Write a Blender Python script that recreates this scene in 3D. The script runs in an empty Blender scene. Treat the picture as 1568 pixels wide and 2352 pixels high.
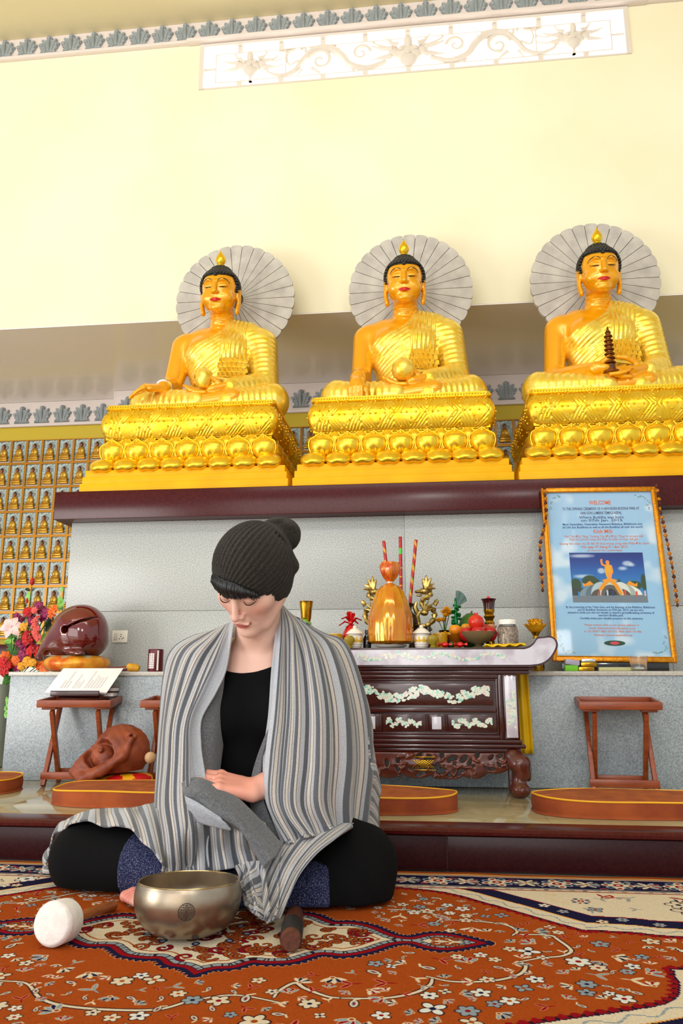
import bpy, bmesh, math, random
import numpy as np
from mathutils import Vector, Matrix, Euler

# ------------------------------------------------------------------ camera, sky, lights, exposure
sc = bpy.context.scene
COL = sc.collection
FPX, PITCH, YAW, CAM_H = 1750.0, math.atan(384 / 1750.0), math.radians(6.24), 0.49
_r = Vector((math.cos(YAW), math.sin(YAW), 0))
_f = Vector((-math.sin(YAW) * math.cos(PITCH), math.cos(YAW) * math.cos(PITCH), math.sin(PITCH)))
_u = _r.cross(_f)
cam_d = bpy.data.cameras.new('camera')
cam = bpy.data.objects.new('camera', cam_d)
COL.objects.link(cam)
cam_d.sensor_fit = 'HORIZONTAL'
cam_d.sensor_width = 36.0
cam_d.lens = FPX / 1568.0 * 36.0
cam_d.clip_start = 0.02
cam.matrix_world = Matrix(((_r.x, _u.x, -_f.x, 0), (_r.y, _u.y, -_f.y, 0), (_r.z, _u.z, -_f.z, CAM_H), (0, 0, 0, 1)))
sc.camera = cam

def at(px, py, Y):
    """the point of the vertical plane y = Y that the photograph shows at a pixel (used to measure the place)"""
    d = _r * ((px - 784) / FPX) - _u * ((py - 1176) / FPX) + _f
    t = Y / d.y
    return (d.x * t, Y, CAM_H + d.z * t)

world = bpy.data.worlds.new('daylight')
sc.world = world
world.use_nodes = True
_bg = world.node_tree.nodes['Background']
_bg.inputs[0].default_value = (0.93, 0.97, 1.0, 1)
_bg.inputs[1].default_value = 0.92

def area(name, loc, target, sx, sy, power, color=(1, 1, 1)):
    l = bpy.data.lights.new(name, 'AREA')
    l.shape = 'RECTANGLE'; l.size = sx; l.size_y = sy; l.energy = power; l.color = color
    o = bpy.data.objects.new(name, l); COL.objects.link(o)
    o.location = loc
    o.rotation_euler = (Vector(target) - Vector(loc)).to_track_quat('-Z', 'Y').to_euler()
    o['kind'] = 'helper'
    return o
area('entrance_daylight', (-2.2, -5.0, 1.75), (0, 3.6, 1.7), 5.0, 3.3, 205, (1, 0.985, 0.955))
area('soffit_fill', (-5.0, -0.6, 0.95), (0.2, 4.2, 2.4), 2.2, 1.8, 150, (1, 0.985, 0.96))  # added fill light that lifts the dark alcove ceiling, not a real door
area('hall_lamp', (0.0, -3.0, 2.85), (0, 3.2, 1.3), 0.28, 0.28, 34, (1, 0.98, 0.94))
area('hall_lamp', (1.6, -3.0, 2.85), (0.8, 3.2, 1.3), 0.28, 0.28, 26, (1, 0.98, 0.94))
area('upper_wall_fill', (0.0, -1.2, 4.6), (0, 4.1, 3.6), 6.0, 0.8, 105, (1, 0.99, 0.96))  # fill light added high in the hall to brighten the upper wall
area('window_daylight', (0, 4.75, 4.55), (0, 4.1, 4.38), 2.9, 0.5, 100, (1, 1, 1))

sc.view_settings.view_transform = 'Standard'
sc.view_settings.look = 'None'
sc.view_settings.gamma = 1.0
sc.view_settings.use_curve_mapping = False
sc.view_settings.exposure = -0.22
sc.cycles.max_bounces = 8
sc.cycles.transparent_max_bounces = 12
sc.cycles.use_denoising = True

# ------------------------------------------------------------------ helpers
random.seed(7)
PI = math.pi

def lin(c):
    return tuple(((v / 255.0) / 12.92 if v / 255.0 <= 0.04045 else ((v / 255.0 + 0.055) / 1.055) ** 2.4) for v in c)

def mat(name, rgb, rough=0.5, metal=0.0, rgb2=None, nscale=20.0, detail=4.0, lo=0.35, hi=0.65, bump=0.0, bscale=None,
        coat=0.0, alpha=1.0, trans=0.0, stretch=None, sheen=0.0, ior=None, sss=0.0, spec=None, emit=0.0, coord='Object', nrough=0.5):
    m = bpy.data.materials.new(name)
    m.use_nodes = True
    nt = m.node_tree; N = nt.nodes; L = nt.links
    b = N['Principled BSDF']
    b.inputs['Base Color'].default_value = (*lin(rgb), 1)
    b.inputs['Roughness'].default_value = rough
    b.inputs['Metallic'].default_value = metal
    b.inputs['Coat Weight'].default_value = coat
    b.inputs['Coat Roughness'].default_value = 0.08
    b.inputs['Alpha'].default_value = alpha
    b.inputs['Transmission Weight'].default_value = trans
    b.inputs['Sheen Weight'].default_value = sheen
    if ior: b.inputs['IOR'].default_value = ior
    if spec is not None: b.inputs['Specular IOR Level'].default_value = spec
    if sss:
        b.inputs['Subsurface Weight'].default_value = sss
        b.inputs['Subsurface Radius'].default_value = (0.012, 0.005, 0.003)
        b.inputs['Subsurface Scale'].default_value = 1.0
    if emit:
        b.inputs['Emission Color'].default_value = (*lin(rgb), 1); b.inputs['Emission Strength'].default_value = emit
    if rgb2 is not None or bump:
        tc = N.new('ShaderNodeTexCoord'); mp = N.new('ShaderNodeMapping')
        L.new(tc.outputs[coord], mp.inputs[0])
        if stretch: mp.inputs['Scale'].default_value = stretch
    if rgb2 is not None:
        nz = N.new('ShaderNodeTexNoise'); nz.inputs['Scale'].default_value = nscale; nz.inputs['Detail'].default_value = detail
        nz.inputs['Roughness'].default_value = nrough
        L.new(mp.outputs[0], nz.inputs['Vector'])
        cr = N.new('ShaderNodeValToRGB')
        cr.color_ramp.elements[0].position = lo; cr.color_ramp.elements[1].position = hi
        cr.color_ramp.elements[0].color = (*lin(rgb), 1); cr.color_ramp.elements[1].color = (*lin(rgb2), 1)
        L.new(nz.outputs[0], cr.inputs[0]); L.new(cr.outputs[0], b.inputs['Base Color'])
    if bump:
        n2 = N.new('ShaderNodeTexNoise'); n2.inputs['Scale'].default_value = bscale or nscale; n2.inputs['Detail'].default_value = 3
        L.new(mp.outputs[0], n2.inputs['Vector'])
        bp = N.new('ShaderNodeBump'); bp.inputs['Strength'].default_value = bump; bp.inputs['Distance'].default_value = 0.003
        L.new(n2.outputs[0], bp.inputs['Height']); L.new(bp.outputs[0], b.inputs['Normal'])
    return m

class MB:
    """collects shapes and links them as one mesh object"""
    def __init__(self):
        self.v = []; self.f = []; self.mi = []; self.cur = 0; self.uv = {}
    def add(self, verts, faces, M=None):
        o = len(self.v)
        if M is not None:
            verts = [tuple(M @ Vector(p)) for p in verts]
        self.v.extend([tuple(p) for p in verts])
        self.f.extend([tuple(i + o for i in f) for f in faces])
        self.mi.extend([self.cur] * len(faces))
        return self
    def box(self, lo, hi, bev=0.0, M=None):
        lo = list(lo); hi = list(hi)
        for i in range(3):
            if lo[i] > hi[i]: lo[i], hi[i] = hi[i], lo[i]
        if bev <= 0:
            x0, y0, z0 = lo; x1, y1, z1 = hi
            vs = [(x0,y0,z0),(x1,y0,z0),(x1,y1,z0),(x0,y1,z0),(x0,y0,z1),(x1,y0,z1),(x1,y1,z1),(x0,y1,z1)]
            fs = [(0,3,2,1),(4,5,6,7),(0,1,5,4),(1,2,6,5),(2,3,7,6),(3,0,4,7)]
            return self.add(vs, fs, M)
        b = min(bev, *[(hi[i] - lo[i]) * 0.49 for i in range(3)])
        bm = bmesh.new()
        bmesh.ops.create_cube(bm, size=1.0)
        for v in bm.verts:
            v.co = Vector([(lo[i] + hi[i]) / 2 + v.co[i] * (hi[i] - lo[i]) for i in range(3)])
        bmesh.ops.bevel(bm, geom=bm.edges[:], offset=b, segments=2, affect='EDGES', profile=0.5)
        bm.verts.index_update()
        self.add([v.co[:] for v in bm.verts], [[v.index for v in f.verts] for f in bm.faces], M)
        bm.free()
        return self
    def lathe(self, prof, n=32, M=None, cap=True, sx=1.0, sy=1.0, wob=None):
        """prof: (radius, z) from bottom to top"""
        vs = []; fs = []
        for (r, z) in prof:
            for k in range(n):
                a = 2 * PI * k / n
                w = 1.0 if wob is None else wob(a, z)
                vs.append((r * w * math.cos(a) * sx, r * w * math.sin(a) * sy, z))
        m = len(prof)
        for i in range(m - 1):
            for k in range(n):
                k2 = (k + 1) % n
                fs.append((i*n+k, i*n+k2, (i+1)*n+k2, (i+1)*n+k))
        if cap:
            if prof[0][0] > 1e-6: fs.append(tuple(reversed(range(n))))
            if prof[-1][0] > 1e-6: fs.append(tuple((m-1)*n + k for k in range(n)))
        return self.add(vs, fs, M)
    def tube(self, pts, rad, n=8, closed=False, cap=True, M=None, flat=None):
        pts = [Vector(p) for p in pts]
        m = len(pts)
        if not hasattr(rad, '__len__'): rad = [rad] * m
        vs = []; fs = []
        prev = None
        for i in range(m):
            if closed:
                t = (pts[(i+1) % m] - pts[i-1])
            else:
                t = pts[min(i+1, m-1)] - pts[max(i-1, 0)]
            if t.length < 1e-9: t = Vector((0, 0, 1))
            t.normalize()
            if prev is None:
                ref = Vector((0, 0, 1)) if abs(t.z) < 0.9 else Vector((0, 1, 0))
                a = t.cross(ref).normalized()
            else:
                a = prev - t * prev.dot(t)
                if a.length < 1e-6: a = t.orthogonal()
                a.normalize()
            prev = a
            b = t.cross(a)
            for k in range(n):
                th = 2 * PI * k / n
                vs.append(tuple(pts[i] + a * (rad[i] * math.cos(th)) + b * (rad[i] * math.sin(th) * (flat or 1.0))))
        seg = m if closed else m - 1
        for i in range(seg):
            j = (i + 1) % m
            for k in range(n):
                k2 = (k + 1) % n
                fs.append((i*n+k, i*n+k2, j*n+k2, j*n+k))
        if cap and not closed:
            fs.append(tuple(reversed(range(n)))); fs.append(tuple((m-1)*n + k for k in range(n)))
        return self.add(vs, fs, M)
    def prism(self, poly, d0, d1, plane='xz', M=None, bev=0.0):
        """extrude a 2D polygon; plane xz -> depth along y, xy -> along z, yz -> along x"""
        n = len(poly)
        def P(p, d):
            if plane == 'xz': return (p[0], d, p[1])
            if plane == 'xy': return (p[0], p[1], d)
            return (d, p[0], p[1])
        ar = sum(poly[i][0]*poly[(i+1)%n][1] - poly[(i+1)%n][0]*poly[i][1] for i in range(n))
        if ar < 0: poly = poly[::-1]
        if bev > 0:
            cx = sum(p[0] for p in poly) / n; cz = sum(p[1] for p in poly) / n
            R = max(math.hypot(p[0]-cx, p[1]-cz) for p in poly)
            inn = [(cx + (p[0]-cx)*(1-bev/R), cz + (p[1]-cz)*(1-bev/R)) for p in poly]
            sgn = 1 if d1 > d0 else -1
            rings = [[P(p, d0) for p in inn], [P(p, d0 + sgn*bev) for p in poly], [P(p, d1) for p in poly]]
        else:
            rings = [[P(p, d0) for p in poly], [P(p, d1) for p in poly]]
        vs = [q for r in rings for q in r]; fs = []
        flip = (plane == 'xz') ^ (d1 < d0)
        for i in range(len(rings) - 1):
            for k in range(n):
                k2 = (k + 1) % n
                f = (i*n+k, i*n+k2, (i+1)*n+k2, (i+1)*n+k)
                fs.append(f[::-1] if flip else f)
        e = (len(rings) - 1) * n
        a = tuple(range(n)); b = tuple(e + k for k in range(n))
        fs.append(a if flip else a[::-1]); fs.append(b[::-1] if flip else b)
        return self.add(vs, fs, M)
    def ball(self, c, r, n=12, m=8, M=None):
        if not hasattr(r, '__len__'): r = (r, r, r)
        vs = [(c[0], c[1], c[2] - r[2])]; fs = []
        for i in range(1, m):
            ph = -PI/2 + PI * i / m
            for k in range(n):
                a = 2*PI*k/n
                vs.append((c[0] + r[0]*math.cos(ph)*math.cos(a), c[1] + r[1]*math.cos(ph)*math.sin(a), c[2] + r[2]*math.sin(ph)))
        vs.append((c[0], c[1], c[2] + r[2]))
        for k in range(n): fs.append((0, 1 + (k+1) % n, 1 + k))
        for i in range(m - 2):
            for k in range(n):
                k2 = (k+1) % n
                fs.append((1+i*n+k, 1+i*n+k2, 1+(i+1)*n+k2, 1+(i+1)*n+k))
        t = len(vs) - 1
        for k in range(n): fs.append((1+(m-2)*n+k, 1+(m-2)*n+(k+1) % n, t))
        return self.add(vs, fs, M)
    def grid(self, fn, nu, nv, closed_u=False, M=None, uvfn=None):
        """fn(u, v) with u, v in 0..1"""
        vs = []; fs = []; o = len(self.v)
        nu1 = nu if closed_u else nu + 1
        for j in range(nv + 1):
            for i in range(nu1):
                vs.append(fn(i / nu, j / nv))
                if uvfn: self.uv[o + len(vs) - 1] = uvfn(i / nu, j / nv)
        for j in range(nv):
            for i in range(nu):
                i2 = (i + 1) % nu1
                fs.append((j*nu1+i, j*nu1+i2, (j+1)*nu1+i2, (j+1)*nu1+i))
        return self.add(vs, fs, M)
    def mesh(self, name, mats, smooth=40):
        me = bpy.data.meshes.new(name)
        me.from_pydata(self.v, [], self.f)
        for m in (mats if isinstance(mats, (list, tuple)) else [mats]): me.materials.append(m)
        if any(self.mi): me.polygons.foreach_set('material_index', self.mi)
        if self.uv:
            ul = me.uv_layers.new(name='UVMap')
            li = np.zeros(len(me.loops), dtype=np.int32); me.loops.foreach_get('vertex_index', li)
            arr = np.zeros((len(self.v), 2), dtype=np.float32)
            for k, q in self.uv.items(): arr[k] = q
            ul.data.foreach_set('uv', arr[li].ravel())
        me.validate()
        if smooth:
            me.polygons.foreach_set('use_smooth', [True] * len(me.polygons))
            if smooth < 180: me.set_sharp_from_angle(angle=math.radians(smooth))
        me.update()
        return me
    def build(self, name, mats, parent=None, smooth=40, label=None):
        return link(name, self.mesh(name, mats, smooth), parent, label)

def link(name, me, parent=None, label=None, M=None):
    o = bpy.data.objects.new(name, me)
    COL.objects.link(o)
    if M is not None: o.matrix_world = M
    if parent is not None: o.parent = parent
    if label: o['label'] = label
    return o

def tag(o, label, cat, group=None):
    o['label'] = label; o['category'] = cat
    if group: o['group'] = group
    return o

def thing(name, label, cat, loc=(0, 0, 0), rotz=0.0, group=None, scale=1.0):
    o = bpy.data.objects.new(name, None)
    o.empty_display_size = 0.05
    COL.objects.link(o)
    o.location = loc; o.rotation_euler = (0, 0, rotz); o.scale = (scale,) * 3
    return tag(o, label, cat, group)

def dup(root, loc, rotz=None, label=None, group=None, scale=None):
    def cp(o, par):
        c = o.copy(); COL.objects.link(c)
        if par is not None: c.parent = par
        for ch in list(o.children): cp(ch, c)
        return c
    r = cp(root, None)
    r.location = loc
    if rotz is not None: r.rotation_euler = (0, 0, rotz)
    if scale is not None: r.scale = (scale,) * 3
    if label: r['label'] = label
    if group: r['group'] = group
    return r

def struct(o):
    o['kind'] = 'structure'
    return o

def spline(pts, n, closed=False):
    """Catmull-Rom through points"""
    P = [np.array(p, dtype=float) for p in pts]
    m = len(P); out = []
    segs = m if closed else m - 1
    for k in range(n):
        t = k / n * segs if closed else k / (n - 1) * segs
        i = min(int(t), segs - 1); u = t - i
        if closed:
            p0, p1, p2, p3 = P[(i-1) % m], P[i], P[(i+1) % m], P[(i+2) % m]
        else:
            p1, p2 = P[i], P[i+1]
            p0 = P[i-1] if i > 0 else 2*p1 - p2
            p3 = P[i+2] if i + 2 < m else 2*p2 - p1
        out.append(0.5*((2*p1) + (-p0+p2)*u + (2*p0-5*p1+4*p2-p3)*u*u + (-p0+3*p1-3*p2+p3)*u**3))
    return out

# ------------------------------------------------------------------ signed-distance sculpting
class Sculpt:
    def __init__(self, lo, hi, vox):
        self.vox = vox
        self.ax = [np.arange(lo[i], hi[i] + vox, vox, dtype=np.float32) for i in range(3)]
        self.f = np.full([len(a) for a in self.ax], 0.2, dtype=np.float32)
        self.T = Matrix.Identity(4)          # local frame of the shapes to come
    def _sub(self, lo, hi):
        s = []
        for i in range(3):
            a = self.ax[i]
            i0 = max(0, int((lo[i] - a[0]) / self.vox)); i1 = min(len(a), int((hi[i] - a[0]) / self.vox) + 2)
            if i1 <= i0: return None
            s.append(slice(i0, i1))
        return tuple(s), self.ax[0][s[0]][:, None, None], self.ax[1][s[1]][None, :, None], self.ax[2][s[2]][None, None, :]
    def _put(self, s, d, k, op):
        f = self.f[s]
        if op == 'add':
            if k > 0:
                h = np.clip(0.5 + 0.5*(f - d)/k, 0, 1); f = f*(1-h) + d*h - k*h*(1-h)
            else: f = np.minimum(f, d)
        elif op == 'cut':
            d = -d
            if k > 0:
                h = np.clip(0.5 - 0.5*(f - d)/k, 0, 1); f = f*(1-h) + d*h + k*h*(1-h)
            else: f = np.maximum(f, d)
        elif op == 'and':
            f = np.maximum(f, d)
        self.f[s] = f.astype(np.float32)
    def ell(self, c, r, k=0.01, op='add', rot=None, disp=None):
        M = self.T @ Matrix.Translation(c)
        if rot is not None: M = M @ Euler(rot).to_matrix().to_4x4()
        R = max(r) + k + 4*self.vox
        cw = M.translation
        sub = self._sub(cw - Vector((R,)*3), cw + Vector((R,)*3))
        if sub is None: return self
        s, X, Y, Z = sub
        I = M.inverted()
        x = I[0][0]*X + I[0][1]*Y + I[0][2]*Z + I[0][3]
        y = I[1][0]*X + I[1][1]*Y + I[1][2]*Z + I[1][3]
        z = I[2][0]*X + I[2][1]*Y + I[2][2]*Z + I[2][3]
        a = np.sqrt((x/r[0])**2 + (y/r[1])**2 + (z/r[2])**2)
        b = np.sqrt((x/r[0]**2)**2 + (y/r[1]**2)**2 + (z/r[2]**2)**2) + 1e-6
        d = a*(a - 1)/b
        if disp is not None: d = d + disp(x, y, z)
        self._put(s, d, k, op)
        return self
    def cap(self, a, b, ra, rb=None, k=0.01, op='add', disp=None, flat=None):
        """tapered capsule; disp(t, ang, x, y, z) adds folds; flat = (axis vector, factor) squashes it"""
        rb = ra if rb is None else rb
        a = self.T @ Vector(a); b = self.T @ Vector(b)
        R = max(ra, rb) + k + 4*self.vox
        lo = Vector([min(a[i], b[i]) - R for i in range(3)]); hi = Vector([max(a[i], b[i]) + R for i in range(3)])
        sub = self._sub(lo, hi)
        if sub is None: return self
        s, X, Y, Z = sub
        ab = b - a; L2 = max(ab.length_squared, 1e-9)
        px, py, pz = X - a.x, Y - a.y, Z - a.z
        t = np.clip((px*ab.x + py*ab.y + pz*ab.z)/L2, 0, 1)
        qx, qy, qz = px - t*ab.x, py - t*ab.y, pz - t*ab.z
        if flat is not None:
            fa = (self.T.to_3x3() @ Vector(flat[0])).normalized()
            dt = qx*fa.x + qy*fa.y + qz*fa.z
            g = (1/flat[1] - 1)
            qx, qy, qz = qx + fa.x*dt*g, qy + fa.y*dt*g, qz + fa.z*dt*g
        d = np.sqrt(qx*qx + qy*qy + qz*qz) - (ra + (rb - ra)*t)
        if disp is not None: d = d + disp(t, X, Y, Z)
        self._put(s, d, k, op)
        return self
    def chain(self, pts, rads, k=0.01, op='add', disp=None, flat=None):
        for i in range(len(pts) - 1):
            self.cap(pts[i], pts[i+1], rads[i], rads[i+1], k, op, disp, flat)
        return self
    def box(self, c, h, r=0.005, k=0.0, op='add', rot=None):
        M = self.T @ Matrix.Translation(c)
        if rot is not None: M = M @ Euler(rot).to_matrix().to_4x4()
        R = Vector(h).length + k + 4*self.vox
        cw = M.translation
        sub = self._sub(cw - Vector((R,)*3), cw + Vector((R,)*3))
        if sub is None: return self
        s, X, Y, Z = sub
        I = M.inverted(); q = []
        for i in range(3):
            q.append(np.abs(I[i][0]*X + I[i][1]*Y + I[i][2]*Z + I[i][3]) - (h[i] - r))
        d = np.sqrt(sum(np.maximum(v, 0)**2 for v in q)) + np.minimum(np.maximum(np.maximum(q[0], q[1]), q[2]), 0) - r
        self._put(s, d, k, op)
        return self
    def field(self, fn, op='and', k=0.0):
        """combine with any function of the whole grid"""
        X, Y, Z = self.ax[0][:, None, None], self.ax[1][None, :, None], self.ax[2][None, None, :]
        self._put((slice(None),)*3, fn(X, Y, Z), k, op)
        return self
    def near(self, fn, band=0.02):
        """add fn(x, y, z) to the field near the surface"""
        idx = np.nonzero(np.abs(self.f) < band)
        self.f[idx] += fn(self.ax[0][idx[0]], self.ax[1][idx[1]], self.ax[2][idx[2]]).astype(np.float32)
        return self
    def surface(self):
        f = self.f
        f[0] = np.maximum(f[0], .01); f[-1] = np.maximum(f[-1], .01)
        f[:, 0] = np.maximum(f[:, 0], .01); f[:, -1] = np.maximum(f[:, -1], .01)
        f[:, :, 0] = np.maximum(f[:, :, 0], .01); f[:, :, -1] = np.maximum(f[:, :, -1], .01)
        s = f < 0
        n = np.array(f.shape)
        cnt = np.zeros(n - 1, dtype=np.int8)
        for dx in (0, 1):
            for dy in (0, 1):
                for dz in (0, 1):
                    cnt += s[dx:n[0]-1+dx, dy:n[1]-1+dy, dz:n[2]-1+dz]
        act = np.nonzero((cnt > 0) & (cnt < 8))
        A = np.stack(act, 1)
        idm = np.full(n - 1, -1, dtype=np.int32); idm[act] = np.arange(len(A))
        acc = np.zeros((len(A), 3)); w = np.zeros(len(A))
        offs = [(dx, dy, dz) for dx in (0, 1) for dy in (0, 1) for dz in (0, 1)]
        for a in offs:
            for axis in range(3):
                if a[axis]: continue
                b = list(a); b[axis] = 1
                fa = f[A[:, 0]+a[0], A[:, 1]+a[1], A[:, 2]+a[2]]; fb = f[A[:, 0]+b[0], A[:, 1]+b[1], A[:, 2]+b[2]]
                m = (fa < 0) != (fb < 0)
                t = fa[m]/(fa[m] - fb[m])
                p = np.tile(np.array(a, dtype=float), (m.sum(), 1)); p[:, axis] += t
                acc[m] += p; w[m] += 1
        V = (A + acc/np.maximum(w, 1)[:, None])*self.vox + np.array([a[0] for a in self.ax])
        quads = []
        for axis in range(3):
            sl0 = [slice(None)]*3; sl1 = [slice(None)]*3
            sl0[axis] = slice(0, -1); sl1[axis] = slice(1, None)
            e0, e1 = s[tuple(sl0)], s[tuple(sl1)]
            E = np.stack(np.nonzero(e0 != e1), 1)
            o1, o2 = [(1, 2), (2, 0), (0, 1)][axis]
            ok = (E[:, o1] > 0) & (E[:, o2] > 0)
            E = E[ok]
            inside = e0[E[:, 0], E[:, 1], E[:, 2]]
            q = []
            for (u, v) in ((0, 0), (1, 0), (1, 1), (0, 1)):
                c = E.copy(); c[:, o1] -= u; c[:, o2] -= v
                q.append(idm[c[:, 0], c[:, 1], c[:, 2]])
            q = np.stack(q, 1)
            q[~inside] = q[~inside][:, ::-1]
            quads.append(q)
        Q = np.concatenate(quads)
        Q = Q[(Q >= 0).all(1)]
        return V, Q
    def mesh(self, name, mats, smooth_iter=1, colors=None, keep=None):
        V, Q = self.surface()
        for _ in range(smooth_iter):
            E = np.concatenate([Q[:, [0, 1]], Q[:, [1, 2]], Q[:, [2, 3]], Q[:, [3, 0]]])
            acc = np.zeros_like(V); c = np.zeros(len(V))
            for k in range(3):
                acc[:, k] = np.bincount(E[:, 0], V[E[:, 1], k], len(V)) + np.bincount(E[:, 1], V[E[:, 0], k], len(V))
            c = np.bincount(E[:, 0], minlength=len(V)) + np.bincount(E[:, 1], minlength=len(V))
            V = V*0.5 + 0.5*acc/np.maximum(c, 1)[:, None]
        me = bpy.data.meshes.new(name)
        nv, nq = len(V), len(Q)
        me.vertices.add(nv); me.vertices.foreach_set('co', V.astype(np.float32).ravel())
        me.loops.add(nq*4); me.loops.foreach_set('vertex_index', Q.astype(np.int32).ravel())
        me.polygons.add(nq); me.polygons.foreach_set('loop_start', np.arange(0, nq*4, 4, dtype=np.int32))
        me.update(calc_edges=True)
        me.validate()
        for m in (mats if isinstance(mats, (list, tuple)) else [mats]): me.materials.append(m)
        me.polygons.foreach_set('use_smooth', np.ones(len(me.polygons), dtype=bool))
        if colors is not None:
            ca = me.color_attributes.new(name='Col', type='FLOAT_COLOR', domain='POINT')
            c = np.ones((nv, 4), dtype=np.float32); c[:, :3] = colors(V)
            ca.data.foreach_set('color', c.ravel())
        me.update()
        return me

def smooth01(a, b, x):
    t = np.clip((x - a)/(b - a), 0, 1)
    return t*t*(3 - 2*t)
# ------------------------------------------------------------------ materials
M = {}
M['wall'] = mat('cream_wall_paint', (241, 231, 196), 0.75, rgb2=(246, 238, 208), nscale=1.2, detail=3)
M['ceil'] = mat('ceiling_paint', (222, 208, 166), 0.8)
M['soffit'] = mat('soffit_gloss_paint', (250, 242, 238), 0.25, coat=0.3)
M['trimwhite'] = mat('trim_white', (228, 215, 208), 0.6)
M['leaf'] = mat('grey_blue_leaf', (140, 148, 150), 0.6, rgb2=(158, 164, 166), nscale=18, bump=0.3)
M['strip'] = mat('yellow_strip_paint', (206, 180, 44), 0.6)
M['tilegold'] = mat('niche_gold', (176, 118, 26), 0.35, metal=0.55)
M['figgold'] = mat('figurine_gold', (190, 138, 34), 0.3, metal=0.5)
M['figrobe'] = mat('figurine_robe', (222, 176, 60), 0.35, metal=0.4)
M['figface'] = mat('figurine_face', (150, 88, 40), 0.45)
M['figdark'] = mat('figurine_hair', (58, 46, 38), 0.6)
M['mosaic'] = mat('glass_mosaic', (116, 150, 150), 0.25, rgb2=(196, 206, 200), nscale=90, detail=2, lo=0.42, hi=0.58)
M['halo_niche'] = mat('niche_halo', (150, 142, 132), 0.5)
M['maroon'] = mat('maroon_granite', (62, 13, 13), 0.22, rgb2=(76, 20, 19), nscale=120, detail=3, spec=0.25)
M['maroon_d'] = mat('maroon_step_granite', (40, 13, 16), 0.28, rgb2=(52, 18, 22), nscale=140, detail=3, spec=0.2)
M['granite'] = mat('grey_granite', (138, 141, 140), 0.32, rgb2=(196, 197, 192), nscale=230, detail=3, lo=0.36, hi=0.62, nrough=0.7)
M['granite2'] = mat('grey_granite_low', (122, 132, 138), 0.30, rgb2=(172, 180, 184), nscale=230, detail=3, lo=0.36, hi=0.62, nrough=0.7)
M['edge'] = mat('granite_edge', (176, 170, 158), 0.3, rgb2=(196, 190, 180), nscale=120)
M['marble'] = mat('platform_marble', (150, 138, 104), 0.10, rgb2=(178, 166, 128), nscale=5, detail=6, stretch=(1, 2.2, 1), coat=0.2)
M['floor'] = mat('hall_floor_marble', (206, 202, 192), 0.3, rgb2=(222, 216, 206), nscale=6, detail=6)
M['grille'] = mat('grille_paint', (222, 212, 200), 0.6)
M['pane'] = mat('frosted_window_glass', (250, 250, 250), 0.4)
_t = M['pane'].node_tree.nodes.new('ShaderNodeBsdfTranslucent'); _t.inputs[0].default_value = (0.95, 0.95, 0.95, 1)
M['pane'].node_tree.links.new(_t.outputs[0], M['pane'].node_tree.nodes['Material Output'].inputs['Surface'])

# ------------------------------------------------------------------ room shell
b = MB().box((-7, -8.0, -0.12), (6.5, 5.6, -0.006)); struct(b.build('floor', M['floor']))
# upper wall with a window opening
WX0, WX1, WZ0, WZ1 = -1.375, 1.325, 4.205, 4.545
WY = 4.10
b = MB()
b.box((-7, WY, 2.605), (WX0, WY + 0.05, 4.80)); b.box((WX1, WY, 2.605), (6.5, WY + 0.05, 4.80))
b.box((WX0, WY, 2.605), (WX1, WY + 0.05, WZ0)); b.box((WX0, WY, WZ1), (WX1, WY + 0.05, 4.80))
w_up = struct(b.build('wall_upper', M['wall']))
b = MB().box((-7, WY + 0.05, 2.605), (6.5, 5.56, 2.72)); soff = struct(b.build('ceiling_alcove', M['soffit']))
# thin painted underside face of the upper wall joins the alcove ceiling
b = MB().box((-7, WY + 0.001, 2.598), (6.5, 5.56, 2.6045)); struct(b.build('trim_9', M['soffit']))
b = MB().box((-7, -1.5, 4.72), (6.5, WY - 0.001, 4.82)); struct(b.build('ceiling', M['ceil']))
# alcove back walls
JX = -2.26
BYL, BYC = 5.33, 5.17
b = MB().box((-7, BYL, -0.02), (JX, BYL + 0.2, 2.597)); wall_l = struct(b.build('wall_alcove_left', M['strip']))
b = MB().box((JX, BYC, -0.02), (6.5, BYC + 0.3, 2.597)); wall_c = struct(b.build('wall_alcove', M['strip']))

# leaf frieze: each cast leaf is a piece
def leaf_mesh():
    half = [(0, 1), (.09, .985), (.15, .93), (.15, .86), (.115, .80), (.19, .765), (.29, .79), (.39, .85), (.43, .78), (.375, .665), (.42, .60), (.50, .62), (.57, .56), (.53, .46), (.45, .405), (.48, .34), (.42, .28), (.355, .22), (.38, .10), (.45, .03), (.45, 0)]
    poly = half + [(-x, z) for (x, z) in half[::-1] if x > 1e-6]
    poly = [(x*0.9, z) for x, z in poly]
    b = MB().prism([(x*0.145, z*0.135) for x, z in poly], -0.016, 0.0, bev=0.006)
    # raised ribs and knobs
    b.tube([(0, -0.014, 0.012), (0, -0.018, 0.06), (0, -0.018, 0.115)], [0.009, 0.012, 0.008], 8)
    for s in (-1, 1):
        b.tube([(s*0.018, -0.012, 0.01), (s*0.028, -0.014, 0.05), (s*0.044, -0.013, 0.095)], [0.008, 0.009, 0.006], 6)
        b.ball((s*0.052, -0.017, 0.062), (0.011, 0.008, 0.010), 8, 6)
        b.tube([(s*0.02, -0.016, 0.01), (s*0.05, -0.016, 0.012)], [0.007, 0.006], 6)
    b.ball((0, -0.019, 0.119), (0.014, 0.010, 0.014), 8, 6)
    return b.mesh('leaf_ornament', M['leaf'], 50)
LEAF = leaf_mesh()
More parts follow.
